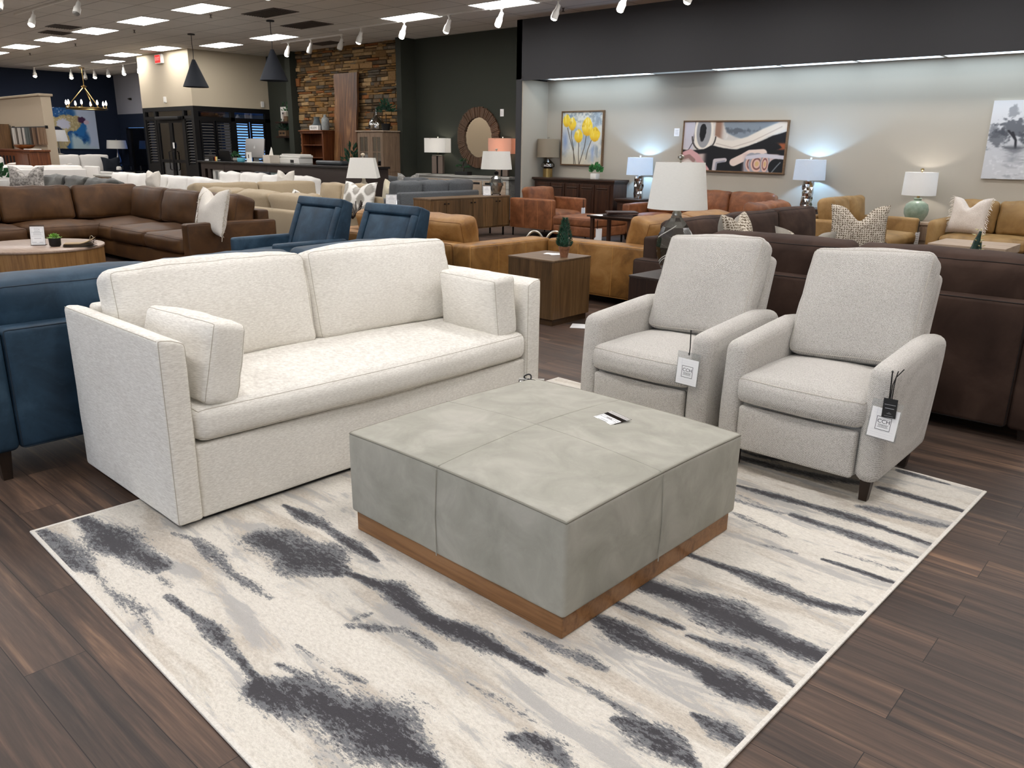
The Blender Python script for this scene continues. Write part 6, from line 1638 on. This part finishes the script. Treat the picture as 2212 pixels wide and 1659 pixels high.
b = MB(); b.lathe([(.08, 0), (.2, .05), (.27, .12), (.26, .12), (.18, .05), (0, .02)], 26); tag(b.build('bowl', wood('turned_bowl', (110, 62, 30), (150, 92, 50), None, 'x', 1, .35), None, loc=(-25.0, 7.8, 1.37)), 'wooden bowl on the cherry chest below the swatches', 'bowl')
b = MB(); b.bbox(-.3, .3, -.12, .12, 0, .02, .003); tag(b.build('booklet', M['paper'], None, False, loc=(-24.4, 7.8, 1.37)), 'flat pale booklet on the cherry chest beside the wooden bowl', 'booklet')
t = thing('bookcase', 'tan wooden bookcase cut off by the left edge beside the partition', 'bookcase', (-27.6, 7.95, 0), 0)
b = MB(); b.bbox(-.5, -.45, -.2, .2, 0, 2.02, .003); b.bbox(.42, .47, -.2, .2, 0, 2.02, .003); b.box(-.45, .42, .17, .2, 0, 2.0); b.bbox(-.5, .47, -.2, .2, 2.02, 2.06, .004); b.build('case', M['oak'], t, False)
for z in (.5, 1.0, 1.55):
    b = MB(); b.bbox(-.449, .419, -.19, .169, z, z+.03, .002); b.build('shelf', M['oak'], t, False)
t = thing('chest', 'small cherry chest against the navy wall, just right of the beige partition', 'chest', (-31.5, 9.95, 0), R(90))
b = MB(); b.bbox(-.6, .6, -.3, .3, .1, 1.1, .006); b.build('body', M['cherry'], t, False)
b = MB(); b.bbox(-.65, .65, -.34, .31, 1.1, 1.15, .006); b.build('top', M['cherry'], t, False)

# ---------------------------------------------------------------- pillows
PW = fabric('ivory_pillow', (196, 190, 180), (226, 220, 210), 180, .15)
throw_pillow('throw_pillow', 'ivory fringed throw pillow with a deep centre chop on the brown sectional', (-9.42, 4.85, .49), R(-6), .82, .58, .22, .16, 14, PW, 'throw pillows', (fabric('ivory_fringe', (150, 138, 120), (206, 198, 184), 120), (-.45, 1)), seed=1)
g = G('boucle_plaid'); 
w1 = g.n('ShaderNodeTexWave', wave_type='BANDS', bands_direction='X'); w1.inputs['Scale'].default_value = 14; w1.inputs['Distortion'].default_value = 5; w1.inputs['Detail'].default_value = 3; w1.inputs['Detail Scale'].default_value = 4; g.l(g.obj(), w1.inputs['Vector'])
w2 = g.n('ShaderNodeTexWave', wave_type='BANDS', bands_direction='Z'); w2.inputs['Scale'].default_value = 14; w2.inputs['Distortion'].default_value = 5; w2.inputs['Detail'].default_value = 3; w2.inputs['Detail Scale'].default_value = 4; g.l(g.obj(), w2.inputs['Vector'])
mm_ = g.math('ADD', g.math('MULTIPLY', g.math('MAXIMUM', w1.outputs['Fac'], w2.outputs['Fac']), .7), g.math('MULTIPLY', g.noise(g.obj(), 90, 3), .5))
BOU = g.bsdf(g.ramp(mm_, [(.45, lin((96, 84, 70))), (.75, lin((150, 138, 122))), (.95, lin((212, 204, 190)))]), .95, g.bump(mm_, .6, .004), spec=.1)
PT = fabric('taupe_back', (134, 128, 118), (156, 150, 140), 200, .1)
throw_pillow('throw_pillow', 'large taupe boucle throw pillow standing upright on the espresso sofa, right one', (-2.95, 8.85, .49), R(28), .60, .56, .24, .15, 10, BOU, 'boucle pillows', seed=2)
throw_pillow('throw_pillow', 'taupe boucle pillow seen edge-on behind the left recliner', (-3.25, 6.75, .49), R(95), .56, .56, .24, .15, 12, BOU, 'boucle pillows', seed=3, backmat=PT)
throw_pillow('throw_pillow', 'low taupe boucle pillow between the recliners, mostly hidden by the espresso sofa back', (-2.5, 6.35, .49), R(170), .55, .50, .22, .16, 8, BOU, 'boucle pillows', seed=4, backmat=PT)
throw_pillow('throw_pillow', 'taupe pillow corner on the espresso armchair at the right edge', (-1.02, 8.45, .46), R(-80), .5, .44, .2, .06, 30, PT, None, seed=5)
throw_pillow('throw_pillow', 'cream fringed pillow with braided stripes on the camel sofa', (-2.78, 12.62, .50), R(-12), .52, .52, .2, .13, 14, fabric('cream_slub', (186, 172, 158), (222, 212, 202), 60, .2, (1, 1, 6)), None, (fabric('cream_fringe', (206, 196, 182), (232, 226, 216), 120), (-1, 1)), seed=6)
g = G('ikat_print'); 
sx = g.n('ShaderNodeSeparateXYZ'); g.l(g.obj(), sx.inputs[0])
nz = g.math('MULTIPLY', g.math('SUBTRACT', g.noise(g.obj((.6, 1, 30)), 6, 3), .5), 1.6)
a1 = g.math('COSINE', g.math('ADD', g.math('MULTIPLY', sx.outputs[0], 23), nz)); a2 = g.math('COSINE', g.math('MULTIPLY', g.math('SUBTRACT', sx.outputs[2], .08), 19))
v_ = g.math('ADD', a1, a2)
IKAT = g.bsdf(g.ramp(g.math('ADD', g.math('MULTIPLY', v_, .25), .5), [(.12, lin((150, 146, 138))), (.3, lin((162, 158, 150))), (.42, lin((228, 226, 220))), (.62, lin((226, 224, 218))), (.74, lin((156, 152, 144))), (.9, lin((170, 166, 158)))]), .9, spec=.1)
throw_pillow('throw_pillow', 'grey and white ikat throw pillow at the right end of the khaki sectional', (-11.18, 8.45, .46), R(8), .76, .56, .22, .09, 16, IKAT, 'ikat pillows', seed=7)
throw_pillow('throw_pillow', 'ikat pillow partly hidden behind the left blue recliner', (-10.55, 7.05, .46), R(150), .6, .5, .2, .08, 20, IKAT, 'ikat pillows', seed=8)
throw_pillow('throw_pillow', 'butter cream throw pillow with a deep chop at the left end of the grey sectional', (-12.92, 10.62, .45), R(-8), .60, .50, .2, .17, 10, fabric('butter_linen', (182, 174, 150), (210, 202, 180), 160, .1), None, seed=9)
TOI = fabric('toile_print', (70, 66, 64), (206, 200, 192), 26, .05, big=.2)
throw_pillow('throw_pillow', 'grey toile patterned pillow on the far part of the grey sectional', (-14.0, 12.0, .46), R(5), .68, .56, .2, .14, 8, fabric('grey_toile', (84, 84, 84), (186, 184, 178), 34, .05, big=.2), None, seed=10)
throw_pillow('throw_pillow', 'black and ivory toile pillow on the slate sofa behind the brown sectional', (-14.6, 4.5, .80), R(42), .60, .40, .2, .16, 8, TOI, None, seed=11)
throw_pillow('throw_pillow', 'striped ivory pillow on the long white sofa in front of the vestibule', (-16.2, 7.25, .72), R(0), .5, .34, .2, .1, 10, PW, None, seed=12)
throw_pillow('throw_pillow', 'small ivory pillow peeking above the khaki sectional near the office chair', (-14.9, 9.45, .72), R(10), .5, .36, .2, .15, 10, PW, None, seed=13)
STR = G('striped_pillow'); sx = STR.n('ShaderNodeSeparateXYZ'); STR.l(STR.obj(), sx.inputs[0])
STR = STR.bsdf(STR.ramp(STR.math('FRACT', STR.math('MULTIPLY', sx.outputs[2], 11)), [(.0, lin((226, 222, 214))), (.74, lin((226, 222, 214))), (.78, lin((130, 112, 100))), (.94, lin((130, 112, 100))), (.98, lin((226, 222, 214)))]), .9)
throw_pillow('throw_pillow', 'striped pillow at the left end of the cream-white sofa, far left', (-24.7, 5.2, .63), R(90), .7, .42, .2, .05, 14, STR, 'far left pillows', seed=14)
throw_pillow('throw_pillow', 'striped pillow at the right end of the cream-white sofa, far left', (-24.7, 7.15, .63), R(84), .6, .42, .2, .05, 14, STR, 'far left pillows', seed=15)
throw_pillow('throw_pillow', 'blush floral pillow on the cream-white sofa, far left', (-24.75, 6.6, .63), R(92), .6, .46, .2, .04, 14, fabric('floral_print', (168, 152, 146), (222, 212, 202), 14, .05, big=.3), 'far left pillows', seed=16)
throw_pillow('throw_pillow', 'dark navy pillow at the right end of the pale sofa under the blue painting', (-29.2, 11.75, .63), R(90), .62, .5, .2, .05, 12, plain('navy_velvet', (16, 24, 34), .8), None, seed=17)

# ---------------------------------------------------------------- white dining chairs near the blue-lit door
def dining_chair():
    t = thing('dining_chair', '', 'chair', (0, 0, 0), 0, 'white upholstered dining chairs')
    b = MB(); b.soft((0, 0, .46), (.52, .52, .1), .03, n=(2, 2, 1)); b.build('seat', M['white'], t)
    b = MB(); b.soft((0, .24, .72), (.52, .08, .5), .03, n=(2, 1, 3)); b.build('backrest', M['white'], t)
    legs(t, Matrix.Identity(4), (-.22, .22), (-.22, .22), .42, M['darkleg'], .02, .015)
    return t
c1 = dining_chair(); c1.location = (-23.2, 9.0, 0); c1.rotation_euler = (0, 0, R(200)); c1['label'] = 'white upholstered dining chair nearest the black vestibule doors'
dup(c1, (-24.6, 8.9, 0), R(170), 'white upholstered dining chair before the blue-lit door, left of the nearest one')
dup(c1, (-26.3, 9.6, 0), R(150), 'white upholstered dining chair farthest left, in front of the slim lamp')
t = thing('dining_table', 'glass-topped dining table among the white chairs', 'dining table', (-26.2, 10.9, 0), 0)
b = MB(); b.bbox(-.9, .9, -.5, .5, .73, .75, .004); b.build('top', M['acrylic'], t, False)
b = MB(); b.bbox(-.3, .3, -.2, .2, 0, .73, .004); b.build('pedestal', M['greige'], t, False)
t = thing('storage_bench', 'low greige wooden chest between the white sofa pillows and dining chairs', 'chest', (-20.6, 8.35, 0), 0)
b = MB(); b.bbox(-.5, .5, -.3, .3, .0, .78, .005); b.build('body', M['greige'], t, False)
b = MB(); b.bbox(-.53, .53, -.33, .33, .78, .82, .005); b.build('top', M['whitewash'], t, False)
t = thing('potted_plant', 'white-potted plant with glossy leaves at the far left edge', 'plant', (-18.6, 5.2, .62), 0)
b = MB(); b.lathe([(.14, 0), (.2, .1), (.2, .2), (.18, .2), (0, .18)], 20); b.build('pot', M['whitepaint'], t)
b = MB(); leaves(b, 70, .03, .2, .05, .14, .3, 21, up=.7); b.build('foliage', M['leaf'], t, False)
t = thing('end_table', 'dark end table under the white-potted plant at the left edge', 'end table', (-18.6, 5.2, 0), 0)
b = MB(); b.bbox(-.35, .35, -.35, .35, .57, .62, .004); b.build('top', M['espwood'], t, False)
b = MB(); b.bbox(-.3, .3, -.3, .3, 0, .57, .004); b.build('body', M['espwood'], t, False)

# ---------------------------------------------------------------- small things on tables
t = thing('potted_fir', 'little artificial fir tree in a terracotta pot on the oak cube table', 'plant', (-4.53, 5.77, .602), 0)
b = MB(); b.lathe([(.034, 0), (.048, .075), (.052, .076), (.053, .10), (.046, .10), (0, .09)], 24); b.build('pot', M['terracotta'], t)
b = MB(); rs = random.Random(4)
for k in range(900):
    z = rs.random()**1.25; rad = .088*(1-z)**.75*(.75+.25*math.sin(min(1, z*6)*PI/2))+.006; th = rs.uniform(0, 6.28)
    p = Vector((rad*.72*math.cos(th), rad*.72*math.sin(th), .10+.25*z)); d = Vector((math.cos(th), math.sin(th), .75)).normalized()
    s_ = d.orthogonal().normalized()*.0035; L_ = rs.uniform(.02, .034)
    b.add([p-s_, p+d*L_*.5+s_.cross(d)*1.2, p+s_, p+d*L_], [(0, 1, 3), (1, 2, 3), (2, 0, 3)])
b.lathe([(.04, .10), (.045, .14), (.03, .23), (.012, .31), (0, .33)], 8)
b.build('needles', M['fir'], t, False)
b = MB(); b.bbox(-.09, .07, -.05, .05, 0, .002, .0005, Matrix.Rotation(R(20), 4, 'Z')); b.bbox(-.03, .10, -.06, .03, .0025, .004, .0005, Matrix.Rotation(R(-30), 4, 'Z')); tag(b.build('papers', M['paper'], None, False, loc=(-4.74, 5.88, .6022)), 'loose white papers on the oak cube table behind the fir', 'papers')
b = MB(); b.bbox(-.12, .12, -.09, .09, 0, .004, .001, Matrix.Rotation(R(30), 4, 'Z')); tag(b.build('paper_sheet', M['paper'], None, False, loc=(-4.23, 5.72, 0.0005)), 'white sheets lying on the floor beside the oak cube table', 'papers')

def card_sign(name, label, loc, rz, w, h, group=None):
    t = thing(name, label, 'price sign', loc, rz, group)
    mm = Euler((R(-10), 0, 0)).to_matrix().to_4x4()
    b = MB(mm); b.box(-w/2-.006, w/2+.006, -.002, 0, 0, h+.02); b.build('acrylic_holder', M['acrylic'], t, False)
    b = MB(); b.bbox(-w/2-.006, w/2+.006, -.02, .07, 0, .003, .001); b.build('foot', M['acrylic'], t, False)
    b = MB(mm); b.box(-w/2, w/2, -.004, -.0025, .006, h); c = b.build('card', M['paper'], t, False)
    b = MB(mm); y0, y1 = -.0052, -.0042
    def ln(a, c_, z0, z1): b.box(a*w, c_*w, y0, y1, z0*h, z1*h)
    ln(-.42, .42, .93, .94); ln(-.42, .42, .10, .11); ln(-.42, -.41, .1, .94); ln(.41, .42, .1, .94); ln(-.42, .42, .70, .71); ln(-.42, .42, .48, .49)
    ln(-.2, .2, .74, .76); ln(-.3, .3, .64, .66); ln(-.3, .3, .56, .58); ln(-.25, .25, .36, .38); ln(-.4, -.1, .15, .17); ln(.1, .36, .15, .17)
    v, f = text_mesh('CCH', h*.13); b.add(v, f, Matrix.Translation((0, y0, h*.85)))
    b.build('print', M['inklight'], c, False)
    return t
card_sign('price_sign', 'acrylic price sign on the round drum coffee table, left of the succulent', (-9.88, 3.07, .4503), R(58), .14, .205, 'acrylic price signs')
card_sign('price_sign', 'acrylic price sign on the round dark end table behind the right blue recliner', (-11.15, 9.2, .5553), R(40), .19, .20, 'acrylic price signs')
card_sign('price_sign', 'acrylic price sign on the oak credenza beside the clear glass lamp', (-10.36, 10.83, .7255), R(50), .14, .17, 'acrylic price signs')
t = thing('succulent', 'bright green succulent in a black pot on the round coffee table', 'plant', (-9.66, 3.17, .4502), 0)
b = MB(); b.lathe([(.045, 0), (.058, .015), (.062, .09), (.056, .09), (0, .08)], 24); b.build('pot', M['black'], t)
b = MB()
for ring, (nn, rd, zz, ll) in enumerate(((9, .030, .085, .055), (8, .02, .10, .048), (6, .01, .112, .04), (3, .0, .12, .03))):
    for k in range(nn):
        a = 2*PI*k/nn+ring*.4; d = Vector((math.cos(a), math.sin(a), .35+.5*ring)).normalized(); p = Vector((rd*math.cos(a), rd*math.sin(a), zz)); s_ = d.cross(Vector((0, 0, 1))).normalized()*.014; u_ = s_.cross(d).normalized()*.006
        b.add([p-s_*.6, p+s_*.6, p+d*ll*.6+s_, p+d*ll, p+d*ll*.6-s_, p+d*ll*.5+u_, p+d*ll*.5-u_], [(0, 1, 5), (1, 2, 5), (2, 3, 5), (3, 4, 5), (4, 0, 5), (1, 0, 6), (2, 1, 6), (3, 2, 6), (4, 3, 6), (0, 4, 6)])
b.build('leaves', M['succulent'], t, False)
t = thing('leather_swatches', 'fan of tan leather swatches on a silver ring on the round coffee table', 'leather swatches', (-9.47, 3.36, .4502), R(55))
for k in range(6):
    b = MB(Matrix.Rotation(R(-9+k*3.5), 4, 'Z')); n = 10; vs = []; fs = []
    for i in range(n+1):
        x = -.15+.3*i/n; z = .004+k*.0065+(.055*max(0, (x-.0)/.15)**1.6)*(k/5.0)
        for (y, dz) in ((-.085, 0), (.085, 0), (.085, .004), (-.085, .004)): vs.append((x, y, z+dz))
    for i in range(n):
        for q in range(4): fs.append((i*4+q, i*4+(q+1) % 4, (i+1)*4+(q+1) % 4, (i+1)*4+q))
    fs += [(3, 2, 1, 0), (n*4, n*4+1, n*4+2, n*4+3)]
    b.add(vs, fs); b.build('swatch', plain('swatch_leather_%d' % k, [(84, 76, 64), (70, 56, 42), (96, 78, 56), (60, 50, 40), (110, 90, 62), (150, 124, 84)][k], .6), t, ang=50)
b = MB(); b.tube([(.125, 0, .05+.045*math.cos(a)+.03) if False else (.125+.02*math.sin(a), .0, .075+.045*math.cos(a)) for a in [2*PI*i/20 for i in range(20)]], .004, 6, closed=True); b.build('ring', M['chrome'], t)
t = thing('swatch_folder', 'brown leather swatch folders on the dark walnut end table left of the big lamp', 'folder', (-7.15, 10.5, .575), R(20))
for k, (x, y, r_, c) in enumerate(((0, 0, 0, (50, 38, 34)), (.03, .02, 12, (72, 50, 42)), (.02, .01, 24, (58, 40, 34)))):
    b = MB(); b.bbox(-.24, .24, -.16, .16, k*.024, k*.024+.022, .006, Matrix.Translation((x, y, 0)) @ Matrix.Rotation(R(r_), 4, 'Z')); b.build('cover', plain('folder_%d' % k, c, .45), t, False)
b = MB(); b.bbox(-.1, .1, -.14, .14, 0, .004, .001, Matrix.Rotation(R(70), 4, 'Z')); tag(b.build('paper_sheet', M['paper'], None, False, loc=(-7.42, 10.35, .5752)), 'grey-white sheet beside the brown folders', 'papers')
# driftwood-like dark branch ornament on the khaki seat
t = thing('branch_ornament', 'dark twig ornament sitting on the khaki seat below the ikat pillow', 'ornament', (-10.35, 7.75, .46), 0)
b = MB(); rs = random.Random(12)
for k in range(12):
    a = rs.uniform(0, 6.28); b.tube([(0, 0, .01), (.08*math.cos(a), .08*math.sin(a), .1), (.16*math.cos(a+.4), .16*math.sin(a+.4), .12+rs.uniform(0, .18))], .012, 5)
b.build('twigs', M['darkleg'], t)
# cactus
t = thing('cactus', 'two-stemmed green cactus with pale spines rising behind the espresso sofa back', 'plant', (-1.50, 7.2, .45), 0)
b = MB(); b.lathe([(.09, 0), (.12, .16), (.10, .16), (0, .14)], 20); b.build('pot', M['terracotta'], t)
b = MB()
def stem(p0, p1, r0):
    n = 10; pts = [Vector(p0).lerp(Vector(p1), i/n) for i in range(n+1)]
    b.tube(pts, [r0*(1-.75*(i/n)**3)*(1+.10*math.sin(i*2.6)) for i in range(n+1)], 7)
    return pts
st = stem((-.03, 0, .14), (.035, 0, .53), .038)+stem((.04, 0, .14), (.05, 0, .44), .028)
b.build('stem', M['cactus'], t, ang=30)
b = MB(); rs = random.Random(2)
for p in st[1:]:
    for k in range(2):
        a = rs.uniform(0, 6.28); d = Vector((math.cos(a), math.sin(a), .3)); b.tube([p+d*.025, p+d*.05], [.007, .002], 5)
b.build('spines', plain('cactus_spines', (196, 186, 140), .6), t)
t2 = thing('coffee_table', 'low coffee table hidden behind the espresso sofa, under the cactus', 'coffee table', (-1.50, 7.3, 0), 0)
b = MB(); b.bbox(-.5, .5, -.35, .35, .40, .45, .004); b.build('top', M['espwood'], t2, False)
for x in (-.44, .44):
    for y in (-.3, .3):
        b = MB(); b.box(x-.03, x+.03, y-.03, y+.03, 0, .40); b.build('leg', M['espwood'], t2, False)

# ---------------------------------------------------------------- hang tags
def logo(b, cx, cz, s, y):
    """square box with CCH and a line of small letters, in the XZ plane"""
    w = s*.06
    b.box(cx-s, cx+s, y-.0006, y, cz-s, cz-s+w); b.box(cx-s, cx+s, y-.0006, y, cz+s-w, cz+s); b.box(cx-s, cx-s+w, y-.0006, y, cz-s, cz+s); b.box(cx+s-w, cx+s, y-.0006, y, cz-s, cz+s)
    b.box(cx-s*.72, cx+s*.72, y-.0006, y, cz-s*.20, cz-s*.16); b.box(cx-s*.72, cx+s*.72, y-.0006, y, cz-s*.58, cz-s*.54)
    v, f = text_mesh('CCH', s*.82, .0006); b.add(v, f, Matrix.Translation((cx, y, cz+s*.28)))
    v, f = text_mesh('INTERIORS', s*.26, .0006); b.add(v, f, Matrix.Translation((cx, y, cz-s*.37)))
def hang_tag(loc, rz, label, tilt=0, strl=.16, hw=.056, hh=.067, group='white CCH hang tags', cord_dx=0.0):
    t = thing('hang_tag', label, 'hang tag', loc, rz, group)
    mm = Euler((0, R(tilt), 0)).to_matrix().to_4x4()
    b = MB(mm); b.box(-hw-.006, hw+.006, -.0006, 0, -2*hh-.006, .035); b.build('plastic_sleeve', M['clear'], t, False)
    b = MB(mm); b.box(-hw, hw, -.0022, -.0008, -2*hh, 0); c = b.build('card', M['paper'], t, False)
    b = MB(mm); logo(b, .0, -hh, .030, -.0023); b.build('logo', M['ink'], c, False)
    b = MB(mm)
    for z in (-.012, -.024, -.1, -.112, -.122): b.box(-hw*.85, hw*.8, -.0026, -.0023, z-.0006, z)
    b.box(-hw*.6, -hw*.58, -.0026, -.0023, -.045, -.002); b.build('faint_print', plain('faint_ink', (212, 214, 220), .7), c, False)
    b = MB(); b.tube([(0, -.001, .02), (.004+cord_dx*.5, -.004, .06), (cord_dx, -.002, strl)], .0028, 6); b.lathe([(0, -.006), (.006, 0), (0, .006)], 8, Matrix.Translation((0, -.002, .028))); b.lathe([(0, -.006), (.006, 0), (0, .006)], 8, Matrix.Translation((cord_dx, -.002, strl))); b.build('cord', M['black'], t)
    return t
hang_tag((-1.885, 3.440, .555), R(4), 'white CCH card in a clear sleeve hanging on the left recliner', 3, .145)
hang_tag((-.930, 3.436, .515), R(3), 'white CCH card in a clear sleeve behind the black tag on the right recliner', 4, .165)
t = thing('hang_tag', 'small black hang tag on a black cord on the right recliner', 'hang tag', (-.917, 3.428, .575), R(3))
b = MB(); b.box(-.028, .028, -.0016, 0, -.094, -.01); c = b.build('card', M['blackcard'], t, False)
b = MB()
for z, w_, h_ in ((-.036, .022, .0016), (-.052, .018, .0022), (-.070, .003, .0012), (-.075, .009, .0014), (-.086, .018, .001)): b.box(-w_, w_, -.0019, -.0016, z-h_, z)
b.build('print', M['inklight'], c, False)
b = MB(); b.tube([(-.003, -.001, -.012), (-.002, -.003, .05), (.006, .0, .085), (.010, .004, .112)], .0022, 6); b.tube([(.003, -.001, -.012), (.004, -.003, .05), (.006, .0, .085), (.030, .01, .122)], .0022, 6); b.build('cord', M['black'], t)
# cards lying on the ottoman
def flat_card(loc, rz, label, w, h, lift=0.0, rx=0.0):
    t = thing('price_tag', label, 'price tag', loc, rz, 'price tags on the suede ottoman')
    mm = Euler((R(rx), 0, 0)).to_matrix().to_4x4() @ Euler((R(-90), 0, 0)).to_matrix().to_4x4()
    b = MB(mm); b.box(-w/2-.006, w/2+.006, -.0004, .0004, -.006, h+.05); sl = b.build('plastic_sleeve', M['clear'], t, False)
    b = MB(mm)
    for k in range(3): b.box(-w/2-.006, w/2+.006, -.002, -.0004, h+.026+.008*k, h+.029+.008*k)
    b.build('zip_seal', M['whitepaint'], sl, False)
    b = MB(mm); b.box(-w/2, w/2, -.0016, -.0006, 0, h); c = b.build('card', M['paper'], t, False)
    b = MB(mm); y0, y1 = -.0022, -.0017
    def ln(a, c_, z0, z1): b.box(a*w, c_*w, y0, y1, z0*h, z1*h)
    ln(-.44, .44, .94, .95); ln(-.44, .44, .05, .06); ln(-.44, -.43, .05, .95); ln(.43, .44, .05, .95); ln(-.44, .44, .30, .31); ln(-.44, .44, .52, .53); ln(-.44, .44, .86, .87)
    ln(-.2, .2, .11, .12); ln(-.2, .2, .24, .25); ln(-.3, .35, .38, .40); ln(-.3, .3, .45, .47); ln(-.25, .2, .62, .63); ln(-.25, .25, .68, .69); ln(-.2, .2, .74, .75); ln(-.15, .15, .89, .915)
    v, f = text_mesh('CCH', h*.13, .0004); b.add(v, f, Matrix.Translation((0, y0, h*.18)) @ Matrix.Rotation(PI, 4, 'Y'))
    b.build('print', M['ink'], c, False)
    return t
flat_card((-1.81, 2.45, .468), R(-17), 'white price card in a zip sleeve in the middle of the ottoman top', .118, .165, rx=4)
t = flat_card((-2.38, 2.80, .442), R(38), 'white price card with a black cord at the far corner of the ottoman', .115, .10)
b = MB(); b.tube([(-.02+.018*math.cos(a), .13+.01*math.sin(a*2), .012+.014*math.sin(a)) for a in [2*PI*i/14 for i in range(14)]], .004, 6, closed=True); b.tube([(-.02, .12, .006), (.02, .10, .004)], .003, 5); b.build('cord', M['black'], t)
# tag on rust armchair and ottoman, loveseat, and long tag on end of the camel loveseat
def small_tag(loc, rz, label, w, h, strl, printed=True):
    t = thing('hang_tag', label, 'hang tag', loc, rz)
    b = MB(); b.box(-w/2, w/2, -.003, 0, -h, 0); c = b.build('card', M['paper'], t, False)
    if printed:
        b = MB()
        for k in range(7): b.box(-w*.3, w*(.2+.08*(k % 2)), -.0042, -.003, -h*(.15+.11*k), -h*(.12+.11*k))
        b.build('print', M['inklight'], c, False)
    b = MB(); b.tube([(0, -.002, -.01), (0, -.004, strl)], .006, 5); b.build('cord', M['black'], t)
small_tag((-9.125, 12.16, .52), R(90), 'white hang tag on the far arm of the rust armchair', .11, .20, .15)
small_tag((-7.955, 11.02, .29), R(45), 'blank white hang tag on the corner of the rust ottoman', .16, .22, .14, False)
small_tag((-3.425, 12.80, .46), R(80), 'white hang tag on the far arm of the camel loveseat', .13, .26, .16)
# ---------------------------------------------------------------- camera and view
cam_d = bpy.data.cameras.new('camera'); cam = bpy.data.objects.new('camera', cam_d); COL.objects.link(cam)
cam_d.sensor_width = 36.0; cam_d.lens = 36.0*1700.0/2212.0; cam_d.clip_start = 0.05; cam_d.clip_end = 200
rr_ = Vector((0.7431084634900423, 0.6690307498924295, 0.013699167414180832))
dd_ = Vector((0.20076610554509006, -0.20337350413275332, -0.9582965035316693))
ff_ = Vector((-0.6383437806963628, 0.714868570798254, -0.28544727031649036))
m3 = Matrix((rr_, -dd_, -ff_)).transposed()
cam.matrix_world = Matrix.Translation((0, 0, 1.55)) @ m3.to_4x4()
SC.camera = cam
wd_ = bpy.data.worlds.new('world'); SC.world = wd_; wd_.use_nodes = True
wd_.node_tree.nodes['Background'].inputs[0].default_value = (0.05, 0.05, 0.055, 1)
vs_ = SC.view_settings
vs_.view_transform = 'Standard'; vs_.look = 'None'; vs_.gamma = 1.0; vs_.exposure = EXPO; vs_.use_curve_mapping = False
SC.cycles.use_denoising = True
SC.cycles.max_bounces = 7; SC.cycles.diffuse_bounces = 4; SC.cycles.glossy_bounces = 3; SC.cycles.transmission_bounces = 4; SC.cycles.transparent_max_bounces = 12
SC.cycles.sample_clamp_indirect = 6.0; SC.cycles.caustics_reflective = False; SC.cycles.caustics_refractive = False
